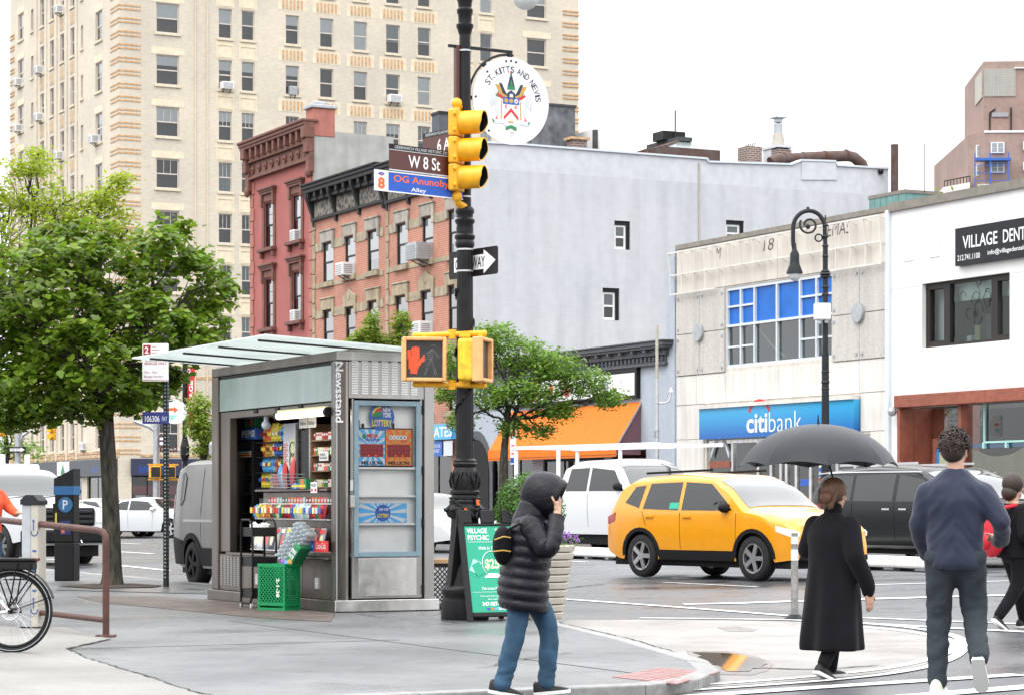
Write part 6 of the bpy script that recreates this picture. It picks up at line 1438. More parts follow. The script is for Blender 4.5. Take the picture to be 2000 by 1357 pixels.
MB().lathe(prof([(484,17),(480,19),(474,19),(470,17),(466,20),(461,20),(457,16.5),(448,17),(440,16),(434,19.5),(430,19.5),(426,16),(420,16),(415,18.5),(410,18.5),(405,15)]),24).obj('shaft_collar','iron',lamp,smooth=40)
MB().lathe(prof([(405,12.5),(230,11.5),(68,11)]),24).obj('upper_shaft','iron',lamp,smooth=40)
MB().lathe(prof([(68,12),(60,14),(54,17),(49,17),(46,13),(30,13.5),(26,15.5),(20,16),(16,13),(6,14),(-4,17),(-12,18),(-15,14),(-60,12)]),24).obj('upper_collar','iron',lamp,smooth=40)
arm=[(0,0,pz(-60)),(0,0,pz(-260))]+[(.62*(1-math.cos(R(a))),0.0,pz(-260)+.62*math.sin(R(a))) for a in range(20,181,20)]+[(.67+.57,0,pz(-180))]
bx_=(1027-908)*PX
arm=[(0,0,pz(-60)),(0,0,pz(-230))]+[(bx_/2*(1-math.cos(R(a))),0,pz(-230)+bx_/2*math.sin(R(a))) for a in range(20,181,20)]+[(bx_,0,pz(-120))]
MB().tube(arm,.04,10).obj('crook_arm','iron',lamp,smooth=60)
MB().lathe([(.05,.5),(.06,.42),(.13,.25),(.17,.12),(.19,.0),(.17,-.02)],20,(bx_,0,pz(-30))).obj('lamp_hood','iron',lamp,smooth=50)
MB().ball((bx_,0,pz(-5)),26*PX,20,12,(1,1,.95)).obj('globe','globe',lamp,smooth=60)
m=MB();pts=[]
for k in range(0,90):
    a=k*.33;py=860-k*3.3;pts.append((17.5*PX*math.cos(a*.55),17.5*PX*math.sin(a*.55)-.0,pz(py)))
m.tube(pts,.016,6)
m.v=[tuple(Vector(v)+Vector((rnd.uniform(-1,1),rnd.uniform(-1,1),rnd.uniform(-1,1)))*.006) for v in m.v];m.obj('cable_wrap','iron',lamp)
for py in (488,530,100,385):MB().cyl((0,0,pz(py)-.009),(0,0,pz(py)+.009),(16.4 if py > 400 else 12.6)*PX,n=24).obj('band_clamp','alu',lamp)
# strap looped round the base
t=thing('strap','black strap with orange ends knotted round the lamp post base','strap',lp0+Vector((0,0,0)),0)
MB().tube([(-.15,-.12,pz(972)),(-.06,-.17,pz(985)),(.05,-.2,pz(998)),(.1,-.19,pz(1008))],.018,6).tube([(.12,-.14,pz(972)),(.15,-.14,pz(990)),(.13,-.17,pz(1008))],.02,6).tube([(.16*math.cos(R(a)),.16*math.sin(R(a)),pz(972)) for a in range(0,361,30)],.014,6).obj('webbing','black',t)
MB().bar((.0,-.205,pz(993)),(.06,-.215,pz(1000)),.012,.03).bar((.135,-.155,pz(975)),(.15,-.16,pz(986)),.012,.03).obj('orange_end','ink_orange',t)
# ---------------- yellow traffic signal ----------------
sg=thing('traffic_signal','yellow three section traffic signal with deep visors on lamp post','traffic signal',P(897,375,YP-.20),R(72))
hs=(375-216)*PX/3
for k in range(3):
    z=k*hs
    MB().box(-.13,.13,-.02,.085,z+.004,z+hs-.004).obj('section','signal_yellow',sg,bevel=.018)
    MB().cyl((0,-.04,z+hs/2),(0,-.018,z+hs/2),.112,n=24).obj('lens','lens_dark',sg)
    n_=24;vs=[];zc=z+hs/2+.005
    for r_,yy in ((.125,0),(.112,0)):
        for j in range(n_):
            a=2*math.pi*j/n_;ln=.27-.05*max(0,-math.sin(a));vs += [(r_*math.cos(a),-.02,zc+r_*math.sin(a)),(r_*math.cos(a),-.02-ln,zc+r_*math.sin(a))]
    fsx=[];o=2*n_
    for j in range(n_):
        q=(j+1) % n_;fsx += [(2*j,2*q,2*q+1,2*j+1),(o+2*j,o+2*j+1,o+2*q+1,o+2*q),(2*j+1,2*q+1,o+2*q+1,o+2*j+1)]
    v_=MB().add(vs,fsx).obj('visor','signal_yellow',sg,smooth=40)
    MB().cyl((0,-.06,zc),(0,-.055,zc),.111,n=24,cap=False).add([(.11*math.cos(2*math.pi*j/24),-.2-.0,zc+.11*math.sin(2*math.pi*j/24)) for j in range(24)],[]).obj('visor_lining','black',v_)
    vs=[]
    for j in range(n_):a=2*math.pi*j/n_;vs += [(.1115*math.cos(a),-.022,zc+.1115*math.sin(a)),(.1115*math.cos(a),-.285+.05*max(0,-math.sin(a)),zc+.1115*math.sin(a))]
    MB().add(vs,[(2*j,2*j+1,2*((j+1) % n_)+1,2*((j+1) % n_)) for j in range(n_)]).obj('visor_inside','black',v_)
    for zz_ in (z+.06,z+hs-.06):MB().ball((-.15,-.0,zz_),.022,8,5).obj('wing_nut','signal_yellow',sg)
MB().tube([(0,.03,3*hs),(0,.03,3*hs+.07),(.05,.05,3*hs+.09),(.2,.05,3*hs+.03)],.04,10).ball((0,.03,3*hs+.07),.06,10,6).obj('top_bracket','signal_yellow',sg,smooth=60)
MB().tube([(0,.03,0),(0,.03,-.07),(.05,.03,-.12),(.16,.0,-.14),(.2,-.02,-.2)],.04,10).ball((0,.03,-.05),.06,10,6).obj('bottom_bracket','signal_yellow',sg,smooth=60)
# ---------------- pedestrian signals ----------------
def pedsig(name,label,loc,rz,lit):
    t=thing(name,label,'pedestrian signal',loc,rz);w_=.225
    MB().box(-w_,w_,-.02,.17,-w_,w_).obj('housing','signal_worn' if lit else 'signal_back',t,bevel=.035,seg=3)
    m=MB(); 
    for (a,b,c,d) in ((-w_-.012,-w_+.028,-w_-.012,w_+.012),(w_-.028,w_+.012,-w_-.012,w_+.012),(-w_+.028,w_-.028,-w_-.012,-w_+.028),(-w_+.028,w_-.028,w_-.028,w_+.012)):m.box(a,b,-.115,.0,c,d)
    m.obj('hood_frame','signal_worn',t,bevel=.012)
    MB().box(-w_+.028,w_-.028,-.06,-.03,-w_+.028,w_-.028).obj('face','face_black',t)
    return t
YQ=YP-.16
p1=pedsig('pedestrian_signal','pedestrian signal facing camera with lit orange hand',P(827,702,YQ),R(9),True)
def inhand(x,z):                                    # raised hand outline
    x += 0.0
    if -.075 <= x <= .035 and -.11 <= z <= .04:return True
    if -.055 <= x <= .02 and -.16 <= z < -.11:return True
    for fx,top in ((-.066,.095),(-.028,.13),(.005,.14),(.032,.125)):
        if abs(x-fx) < .0165 and .0 <= z <= top:return True
    px_,pz_=x-.035,z+.05
    return 0 <= px_ <= .065 and abs(pz_-px_*1.15) < .032
m=MB()
for j in range(34):
    for i in range(26):
        x=-.19+i*.0125+(.006 if j % 2 else 0);z=-.17+j*.0098
        if inhand(x+.095,z+.0):m.box(x-.0048,x+.0048,-.066,-.06,z-.0026,z+.0026)
m.obj('lit_hand','hand_red',p1)
m=MB();wk=[((.08,.15),(.10,.15)),((.085,.11),(.0,-.02)),((.085,.11),(.02,.06)),((.085,.11),(.15,.02)),((.06,.02),(.10,-.09)),((.10,-.09),(.12,-.16)),((.06,.0),(.03,-.08)),((.03,-.08),(-.0,-.16)),((.08,.1),(.07,-.01))]
for (a,b),(c,d) in wk:
    for k in range(7):
        x=a+(c-a)*k/6;z=b+(d-b)*k/6
        for dx in (0,.016):m.box(x+dx-.003,x+dx+.003,-.0635,-.06,z-.003,z+.003)
m.obj('unlit_walker','dot_grey',p1)
p2=pedsig('pedestrian_signal','pedestrian signal turned side on, scratched yellow, right of the pole',P(933,703,YQ),R(76),False)
MB().box(-.1,.06,.1702,.172,-.02,.12).box(-.06,.0,.1702,.172,-.14,-.06).obj('sticker_remnant','ink_gold',p2)
br=thing('signal_bracket','yellow pipe frame clamping two pedestrian signals to post','bracket',lp0,0)
for py,s in ((655,-1),(750,1)):
    zc=pz(py);a=P(829,py,YQ+.06)-lp0;b=P(938,py-6*(s < 0)+2,YQ+.06)-lp0
    MB().tube([a+Vector((-.1,0,0)),a,(a+b)/2+Vector((0,-.0,0)),b,b+Vector((.04,0,0))],.03,10).ball(tuple(a+Vector((-.1,0,0))),.034,8,6).ball(tuple(b+Vector((.04,0,0))),.036,8,6).obj('pipe','signal_yellow',br,smooth=60)
    MB().cyl((a+b)/2+Vector((0,0,-.05)),(a+b)/2+Vector((0,0,.05)),.045,n=8).box(-.06,.06,YQ-lp0.y-.02,.0,zc-.03,zc+.03).obj('clamp','signal_yellow',br)
    for v in (a,b):MB().cyl(v+Vector((0,0,0)),v+Vector((0,0,s*.06)),.035,n=10).obj('stub','signal_yellow',br)
# ---------------- signs on the post ----------------
def plate(name,label,cat,loc,rz,w,h,matn,th=.006,rad=.0,align='L',border=None):
    t=thing(name,label,cat,loc,rz);x0=0 if align == 'L' else (-w if align == 'R' else -w/2)
    if rad:
        poly=[]
        for cx,cz,a0 in ((x0+w-rad,h-rad,0),(x0+rad,h-rad,90),(x0+rad,rad,180),(x0+w-rad,rad,270)):poly += [(cx+rad*math.cos(R(a0+k*22.5)),cz+rad*math.sin(R(a0+k*22.5))) for k in range(5)]
    else:poly=[(x0,0),(x0+w,0),(x0+w,h),(x0,h)]
    MB().prism(poly,0,th).obj('plate',matn,t)
    return t,x0
def letters(t,s,x,z,w,h,c,bold=.0,y=-.0015,align='CENTER',name='lettering',shear=0):return text(s,fit=(w,h),bold=bold,align=align,ext=0,shear=shear).obj(name,c,t,loc=(x,y,z))
rs=R(42);dr_=Vector((math.cos(rs),math.sin(rs),0))
def pole_left(px_left,py_bot,off=0.0):              # left end of a sign whose right end is at the pole
    Lx=(902-px_left)*PX/math.cos(rs);return lp0+Vector((-.02,-.10-off,0))-dr_*Lx,Lx
l0,wS=pole_left(765,0);yy=l0.y
z1=zz(291,yy);z0=zz(331,yy)
t,x0=plate('street_sign','brown street sign with white W 8 St lettering and black header','street sign',Vector((l0.x,l0.y,z0)),rs,wS,z1-z0,'sign_brown')
h_=z1-z0;MB().box(0,wS,-.002,.008,h_-.001,h_+.055).obj('header_strip','sign_black',t);letters(t,'GREENWICH VILLAGE HISTORIC DIST',wS*.44,h_+.027,wS*.74,.032,'ink_pale',y=-.004)
letters(t,'W 8 St',wS*.47,h_*.5,wS*.43,h_*.62,'sign_white',.012);MB().box(0,wS,-.002,0,-.008,.004).box(0,wS,-.003,0,h_-.008,h_-.002).obj('edge_line','ink_pale',t)
l0,wS=pole_left(738,0,.012);yy=l0.y;z1=zz(331,yy);z0=zz(372,yy);h_=z1-z0
t,x0=plate('street_sign','blue street sign with orange letters and white numbered end panel','street sign',Vector((l0.x,l0.y,z0)),rs,wS,h_,'sign_blue')
ew=wS*.155;MB().box(0,ew,-.002,0,0,h_).obj('end_panel','sign_white',t);MB().box(0,wS,-.0035,-.0021,h_-.012,h_).box(0,wS,-.0035,-.0021,0,.012).obj('edge_line','sign_white',t)
letters(t,'8',ew*.5,h_*.38,ew*.5,h_*.56,'ink_orange',.05,-.003);letters(t,'8',ew*.5,h_*.38,ew*.34,h_*.47,'sign_white',.0,-.0045) if False else None
MB().prism([(ew*.25,h_*.82),(ew*.5,h_*.72),(ew*.75,h_*.82),(ew*.6,h_*.9),(ew*.4,h_*.9)],-.004,-.002).obj('team_emblem','sign_blue',t);MB().ball((ew*.5,-.003,h_*.79),.014,8,5,(1,.2,1)).obj('ball_emblem','ink_orange',t)
letters(t,'OG Anunoby',ew+(wS-ew)*.44,h_*.63,(wS-ew)*.74,h_*.44,'ink_orange',.014);letters(t,'Alley',ew+(wS-ew)*.40,h_*.2,(wS-ew)*.2,h_*.25,'sign_white',.012)
va=P(826,310,YP+.55);t,x0=plate('street_sign','brown 6 Av street sign edge on behind the yellow signal','street sign',Vector((va.x,va.y,va.z)),R(-52),.80,.22,'sign_brown');letters(t,'6 Av',.42,.11,.3,.14,'sign_white',.012);MB().box(0,.8,-.002,.008,.22,.27).obj('header_strip','sign_black',t);letters(t,'GREENWICH VILLAGE HISTORIC DIST',.36,.245,.62,.03,'ink_pale',y=-.004)
va=P(877,547,YP+.42);t,x0=plate('one_way_sign','black one way sign with white arrow pointing right behind post','traffic sign',va,R(-54),.92,.30,'sign_black',rad=.03)
MB().prism([(.10,.07),(.66,.07),(.66,.02),(.88,.15),(.66,.28),(.66,.23),(.10,.23)],-.0015,0).obj('arrow','sign_white',t);letters(t,'ONE',.22,.15,.19,.115,'sign_black',.012,-.003);letters(t,'WAY',.56,.15,.25,.115,'sign_black',.012,-.003)
# round emblem sign with arms and arched lettering
rz=R(29.5);cR=P(998,198,YP+.28);rr=85.5*PX*1.01
es=thing('emblem_sign','round white sign with coat of arms and arched lettering','sign',cR-Vector((0,0,rr)),rz);ez=rr
MB().cyl((0,.012,ez),(0,0,ez),rr,n=64).obj('disc','sign_white',es)
m=MB();s='ST. KITTS AND NEVIS';n_=len(s);wid={'.':.4,' ':.55,'I':.5}
tot=sum(wid.get(c,1) for c in s);acc=0
for c in s:
    w_=wid.get(c,1);ang=R(152)-(acc+w_/2)/tot*R(152-2)*1.0+R(0);acc += w_
    if c == ' ':continue
    tm=text(c,fit=(rr*(.105 if c not in '.I' else .045),rr*(.145 if c != '.' else .03)),ext=0,bold=.012);rad_=rr*.72
    if c == '.':rad_ -= rr*.055
    m.mb(mv(tm,x=rad_*math.cos(ang),y=-.0015,z=ez+rad_*math.sin(ang),ry=-(ang-math.pi/2)))
m.obj('lettering','ink_navy',es)
def flat(name,pts,c,y,k=rr):return MB().prism([(x*k,ez+z*k) for x,z in pts],y-.0012,y).obj(name,c,es)
flat('shield',[(-.20,-.06),(.20,-.06),(.20,-.30),(.13,-.46),(0,-.56),(-.13,-.46),(-.20,-.30)],'white',-.001)
flat('shield_chief',[(-.21,.08),(.21,.08),(.21,-.08),(-.21,-.08)],'ink_blue',-.0035)
for x,c in ((-.13,'ink_gold'),(0,'ink_gold'),(.13,'sign_white')):MB().cyl((x*rr,-.006,ez),(x*rr,-.0045,ez),rr*.05,n=12).obj('charge',c,es)
MB().cyl((.13*rr,-.0078,ez),(.13*rr,-.0062,ez),rr*.022,n=10).obj('charge','ink_red',es)
flat('chevron',[(-.19,-.36),(0,-.16),(.19,-.36),(.19,-.44),(0,-.25),(-.19,-.44)],'ink_red',-.0035)
flat('ship',[(-.08,-.47),(.08,-.47),(.05,-.50),(-.05,-.50)],'ink_gold',-.0035);flat('sail',[(-.05,-.46),(0,-.38),(.03,-.46)],'ink_cream',-.0035)
for sx_ in (-1,1):
    for k in range(5):a=R(60+k*60);flat('flower',[(sx_*.13+.045*math.cos(a+d),-.14+.045*math.sin(a+d)) for d in (-.25,.25)]+[(sx_*.13,-.14)],'ink_red',-.0035)
    flat('palm_trunk',[(sx_*.235,.0),(sx_*.26,.0),(sx_*.275,-.42),(sx_*.245,-.42)],'ink_gold',-.002)
    for k in range(5):a=R(20+k*35) if sx_ > 0 else R(160-k*35);flat('palm_frond',[(sx_*.25,.06),(sx_*.25+.17*math.cos(a),.10+.14*math.sin(a)),(sx_*.25+.13*math.cos(a+.3),.07+.10*math.sin(a+.3))],'ink_green',-.003)
    flat('boat',[(sx_*.18,.07),(sx_*.36,.17),(sx_*.38,.12),(sx_*.24,.03)],'ink_red',-.0042)
    flat('pelican_body',[(sx_*.28,.02),(sx_*.40,.06),(sx_*.45,-.05),(sx_*.42,-.24),(sx_*.34,-.36),(sx_*.29,-.28),(sx_*.31,-.1)],'ink_pale',-.0015)
    for k in range(6):flat('pelican_feather',[(sx_*(.36+.03*k),-.02-.03*k),(sx_*(.46+.02*k),.24-.055*k),(sx_*(.49+.02*k),.20-.055*k),(sx_*(.40+.03*k),-.08-.03*k)],'white' if k % 2 else 'ink_pale',-.0028)
    flat('pelican_leg',[(sx_*.36,-.34),(sx_*.42,-.44),(sx_*.35,-.44)],'ink_pink',-.0028)
    flat('mantling',[(sx_*.06,.12),(sx_*.20,.20),(sx_*.30,.34),(sx_*.42,.36),(sx_*.36,.26),(sx_*.28,.14),(sx_*.12,.06)],'ink_gold',-.0032);flat('mantling_fold',[(sx_*.08,.10),(sx_*.22,.16),(sx_*.32,.40),(sx_*.24,.38),(sx_*.16,.22)],'ink_navy',-.0045)
    flat('scroll',[(sx_*.05,-.56),(sx_*.20,-.46),(sx_*.42,-.48),(sx_*.46,-.42),(sx_*.48,-.52),(sx_*.40,-.55),(sx_*.22,-.53),(sx_*.10,-.62)],'ink_pale',-.0042);flat('scroll_end',[(sx_*.44,-.48),(sx_*.50,-.42),(sx_*.47,-.54)],'ink_green',-.0055)
flat('helmet',[(-.10,.06),(.10,.06),(.10,.18),(0,.24),(-.10,.18)],'ink_navy',-.0055);flat('helmet_bars',[(-.05,.08),(.05,.08),(.04,.16),(-.04,.16)],'ink_pale',-.007)
flat('crest_base',[(-.11,.26),(.11,.26),(.09,.33),(-.09,.33)],'ink_green',-.0055);flat('crest_tower',[(-.09,.33),(.09,.33),(.03,.56),(-.03,.56)],'ink_navy',-.0055);flat('crest_tower_panel',[(-.045,.34),(.045,.34),(0,.5)],'ink_green',-.007);flat('crest_neck',[(-.025,.55),(.025,.55),(.02,.64),(-.02,.64)],'ink_green',-.0055);flat('crest_flame',[(-.035,.63),(.035,.63),(.0,.70)],'ink_red',-.007)
flat('scroll_knot',[(-.14,-.60),(.0,-.55),(.14,-.60),(.14,-.68),(0,-.62),(-.14,-.68)],'ink_green',-.0058)
MB().cyl((.03*rr,-.002,ez-.78*rr),(.03*rr,-.0005,ez-.78*rr),rr*.05,n=12).obj('small_mark','ink_pale',es);MB().box(-.02*rr,.08*rr,-.002,-.0005,ez-.735*rr,ez-.72*rr).obj('small_print','ink_red',es)
for x,z in ((-.13,.90),(0,.915),(.13,.90),(-.62,.62),(-.92,.03),(-.58,-.72)):MB().cyl((x*rr,-.008,ez+z*rr),(x*rr,0,ez+z*rr),.012,n=8).obj('bolt','iron_grey',es)
MB().tube([((rr+.03)*math.cos(R(a)),.03,ez+(rr+.03)*math.sin(R(a))) for a in range(85,226,10)],.014,6).bar((-rr-.28,.03,ez+rr*1.13),(.03,.03,ez+rr*1.13),.03).bar((0,.03,ez+rr*1.13),(0,.03,ez+rr*.95),.04).bar((-rr*.6,.03,ez+rr*.72),(-rr*.72,.03,ez+rr*.82),.04).bar((-rr*.98,.03,ez),(-rr*1.06,.03,ez),.04).obj('hanger','iron_grey',es)
MB().box(-rr-.2,-rr-.15,.0,.06,ez-rr*.75,ez+rr*1.15).bar((-rr-.17,.03,ez-rr*.7),(-rr*.75,.03,ez-rr*.72),.03).obj('back_strap','sign_brown',es)
# ---------------- A-frame board ----------------
bb=G(917,1214);t=thing('sandwich_board','green fortune teller A frame board leaning by lamp post','sandwich board',bb,R(26))
lean=R(-13.5);Tt=Matrix.Rotation(lean,4,'X')
def tp(o):o.matrix_local=Tt @ Matrix.Translation(o.location);return o
bw,bhh=.64,1.16
tp(MB().box(-.02,.045,-.02,.02,-.02,bhh+.02).box(bw-.045,bw+.02,-.02,.02,-.02,bhh+.02).box(.045,bw-.045,-.02,.02,.05,.10).box(.045,bw-.045,-.02,.02,bhh-.12,bhh-.09).obj('frame','plastic_black',t,bevel=.01))
for x in (-.02,.25,bw-.14):tp(MB().box(x,x+.16,-.022,.022,bhh-.09,bhh+.06).obj('hinge_lug','plastic_black',t,bevel=.012))
tp(MB().box(.045,bw-.045,-.008,.008,.10,bhh-.12).obj('poster','board_green',t))
def tl(s,x,z,w,h,c='sign_white',b=.02,sh=0):o=text(s,fit=(w,h),bold=b,ext=0,shear=sh).obj('lettering',c,t,loc=(x,-.0095,z));tp(o)
tl('VILLAGE',.19,bhh-.17,.24,.055);tl('PSYCHIC',.20,bhh-.245,.25,.055);tl('10am - 10pm',.49,bhh-.16,.17,.03);tl('Walk In To See',.32,bhh-.36,.26,.035,b=.01,sh=.3);tl('$25',.33,.62,.17,.12,'ink_cream',.03);tl('The Lines Mean It',.32,.36,.28,.03,b=.01,sh=.3);tl('Tarot card and crystal readings',.32,.275,.34,.025,b=.0);tl('also available',.32,.245,.16,.02,b=.0);tl('347-907-7916',.32,.19,.30,.045,b=.03)
tp(MB().box(.07,bw-.07,-.010,-.0085,bhh-.295,bhh-.290).box(.07,bw-.07,-.010,-.0085,.318,.322).obj('rule','ink_pale',t))
m=MB().tube([(.33+.115*math.cos(R(a)),-.011,.63+.135*math.sin(R(a))) for a in range(-50,231,14)],.004,4);m.box(.23,.43,-.012,-.0085,.475,.49).box(.25,.41,-.012,-.0085,.495,.507).box(.27,.39,-.012,-.0085,.512,.522);tp(m.obj('crystal_ball_print','sign_white',t))
tp(MB().mb(MB().box(-.05,.05,-.012,-.0085,-.07,.07),Matrix.Translation((.13,0,.60)) @ Matrix.Rotation(R(25),4,'Y')).obj('card_print','ink_teal',t));tp(MB().mb(MB().box(-.05,.05,-.0145,-.0125,-.07,.07),Matrix.Translation((.16,0,.57)) @ Matrix.Rotation(R(-25),4,'Y')).obj('card_print','board_green',t))
for k,c in enumerate(('sign_blue','ink_orange','ink_sky','sign_white','ink_pale')):tp(MB().box(.22+k*.045,.255+k*.045,-.011,-.0085,.125,.148).obj('card_logo',c,t))
m=MB().box(-.02,.03,-.02,.02,0,bhh).box(bw-.03,bw+.02,-.02,.02,0,bhh).box(0,bw,-.01,.01,.1,bhh-.1).obj('rear_leaf','plastic_black',t);m.matrix_local=Matrix.Translation((0,.55,0)) @ Matrix.Rotation(R(13.5),4,'X')
# ---------------- planter with clipped bush ----------------
pb=G(1052,1207);pk_=pb.y/FPX
t=thing('planter','tall taupe ribbed tapered planter behind hooded person','planter',pb,0)
ph=zz(1062,pb.y)
for k in range(10):
    z0=ph*k/10;z1=ph*(k+1)/10-.008;r0=.26+.14*k/10;MB().lathe([(r0-.012,z0),(r0+.004,z0+.01),(r0+.016,z1-.012),(r0+.004,z1)],28).obj('ring','planter',t,smooth=40)
MB().cyl((0,0,ph-.06),(0,0,ph-.03),.385,n=28).obj('soil','soil',t)
# ================= vehicles =================
mat('taxi_yellow',(0.80,0.32,0.004),0.34,coat=1.0,var=0.03,spec=0.3)
mat('car_white',(0.66,0.67,0.68),0.3,coat=0.4)
mat('car_silver',(0.42,0.42,0.42),0.35,0.4,coat=0.4)
mat('van_silver',(0.21,0.205,0.19),0.4,0.3,coat=0.3,var=0.10,vscale=2,streak=0.1)
mat('car_black',(0.0035,0.0045,0.0045),0.14,spec=0.4)
mat('trim_black',(0.007,0.007,0.008),0.65,spec=0.25)
mat('chrome',(0.6,0.6,0.61),0.15,1.0)
mat('headlamp',(0.75,0.77,0.78),0.1,coat=0.8,emit=(1,0.97,0.9),estr=0.35)
mat('tail_red',(0.35,0.01,0.012),0.2,coat=0.6)
mat('amber',(0.9,0.32,0.02),0.3,emit=(1,0.35,0.03),estr=0.5)
mat('wheel_grey',(0.16,0.16,0.165),0.4,0.6)
mat('wheel_silver',(0.5,0.5,0.51),0.3,0.8)
def interp(pts,x):
    if x <= pts[0][0]:return pts[0][1]
    for (a,b),(c,d) in zip(pts[:-1],pts[1:]):
        if x <= c:
            t=(x-a)/(c-a) if c > a else 1;t=t*t*(3-2*t)*.35+t*.65;return b+(d-b)*t
    return pts[-1][1]
class Car:
    """x forward, front at +x; side silhouette, plan taper and tumblehome give the shell, panels lie on it"""
    def __init__(s,top,L,Wd,belt,sill,wheels,wr,paint,tumble=.20,nose=.20,tail=.12,arch=1.14):
        s.top=top;s.L=L;s.hw=Wd/2;s.belt=belt;s.sill=sill;s.wheels=wheels;s.wr=wr;s.paint=paint;s.tum=tumble;s.nose=nose;s.tail=tail;s.arch=arch
        s.roof=max(z for x,z in top)
    def plan(s,x):
        f=max(0,(x-(s.L/2-.75))/.75);r=max(0,(-s.L/2+.6-x)/.6)
        return s.hw*(1-s.nose*f**2.2-s.tail*r**2.4)
    def side(s,x,z):
        w=s.plan(x);b=s.belt
        if z > b:w *= 1-s.tum*min(1,(z-b)/max(.1,s.roof-b))**1.1
        else:
            t=(b-z)/max(.1,b-s.sill);w *= 1-.05*t*t+.008*math.sin(min(1,t)*math.pi)
        return w
    def zb(s,x):
        z=s.sill
        for w in s.wheels:
            d=x-w;r=s.wr*s.arch
            if abs(d) < r:z=max(z,s.wr+math.sqrt(r*r-d*d)*.98)
        if x > s.L/2-.5:z=max(z,s.sill+(x-s.L/2+.5)*.12)
        if x < -s.L/2+.4:z=max(z,s.sill+(-s.L/2+.4-x)*.35)
        return z
    def shell(s,root):
        xs=set()
        n=64
        for i in range(n+1):xs.add(round(-s.L/2+s.L*i/n,4))
        for w in s.wheels:
            for k in range(-10,11):xs.add(round(w+s.wr*s.arch*math.sin(k/10*math.pi/2)*.999,4))
        for x,z in s.top:xs.add(round(x,4))
        xs=sorted(x for x in xs if -s.L/2 <= x <= s.L/2);Mn=15;vs=[];fs_=[]
        rnd_=[]
        for x in xs:
            zt=interp(s.top,x);zb=min(s.zb(x),zt-.05);zs=max(zb+.02,zt-min(.16,(zt-zb)*.35));row=[]
            for j in range(9):z=zb+(zs-zb)*j/8;row.append((s.side(x,z),z))
            ws=s.side(x,zs)
            for j in range(1,7):a=j/6*math.pi/2;row.append((ws*math.cos(a)**.55 if j < 6 else 0,zs+(zt-zs)*math.sin(a)**.75))
            rnd_.append(row)
        for x,row in zip(xs,rnd_):
            for y,z in row:vs.append((x,-y,z))
            for y,z in row:vs.append((x,y,z))
        k=2*Mn
        for i in range(len(xs)-1):
            for j in range(Mn-1):
                a=i*k+j;fs_.append((a,a+k,a+k+1,a+1));a += Mn;fs_.append((a,a+1,a+k+1,a+k))
        for i,fl in ((0,0),(len(xs)-1,1)):
            for j in range(Mn-1):q=(i*k+j,i*k+j+1,i*k+Mn+j+1,i*k+Mn+j);fs_.append(q if not fl else q[::-1])
        MB().add(vs,fs_).obj('body',s.paint,root,smooth=38)
        m=MB().box(-s.L/2+.18,s.L/2-.22,-s.hw+.14,s.hw-.14,.2,s.belt-.25);m.obj('underbody','trim_black',root)
    def panel(s,root,name,poly,matn,off=.006,sides=(-1,1),sub=5):
        """poly in (x,z) laid on the side surface"""
        pts=[]
        n=len(poly)
        for i in range(n):
            a=poly[i];b=poly[(i+1) % n]
            for k in range(sub):pts.append((a[0]+(b[0]-a[0])*k/sub,a[1]+(b[1]-a[1])*k/sub))
        cx=sum(p[0] for p in pts)/len(pts);cz=sum(p[1] for p in pts)/len(pts);out=[]
        for sd in sides:
            m=MB();N_=len(pts)
            rings=[(1.0,off),(.66,off),(.33,off)];vs=[]
            for f,o in rings:
                for x,z in pts:xx=cx+(x-cx)*f;z2=cz+(z-cz)*f;vs.append((xx,sd*(s.side(xx,z2)+o),z2))
            vs.append((cx,sd*(s.side(cx,cz)+off),cz));fs_=[]
            for r in range(2):
                for i in range(N_):q=(r*N_+i,r*N_+(i+1) % N_,(r+1)*N_+(i+1) % N_,(r+1)*N_+i);fs_.append(q)
            for i in range(N_):fs_.append((2*N_+i,2*N_+(i+1) % N_,3*N_))
            vs2=[(x,y-sd*(off+.01),z) for (x,y,z) in vs[:N_]];o0=len(vs)
            for i in range(N_):fs_.append((i,(i+1) % N_,o0+(i+1) % N_,o0+i))
            m.add(vs+vs2,fs_);out.append(m.obj(name,matn,root))
        return out
    def deck(s,root,name,x0,x1,w0,w1,matn,off=.008,n=10,drop=.0):
        """panel on the top surface between stations x0..x1 (windshield, roof glass)"""
        vs=[]
        for i in range(n+1):
            x=x0+(x1-x0)*i/n;zt=interp(s.top,x);zb=min(s.zb(x),zt-.05);zs=max(zb+.02,zt-min(.16,(zt-zb)*.35));ws=s.side(x,zs);fr=w0+(w1-w0)*i/n
            for j in range(n+1):
                u=(j/n*2-1)*fr
                c=min(1,abs(u))**(1/.55);a=math.acos(min(1,c));z=zs+(zt-zs)*math.sin(a)**.75
                vs.append((x,ws*u,z+off))
        return MB().add(vs,[(i*(n+1)+j,(i+1)*(n+1)+j,(i+1)*(n+1)+j+1,i*(n+1)+j+1) for i in range(n) for j in range(n)]).obj(name,matn,root,smooth=80)
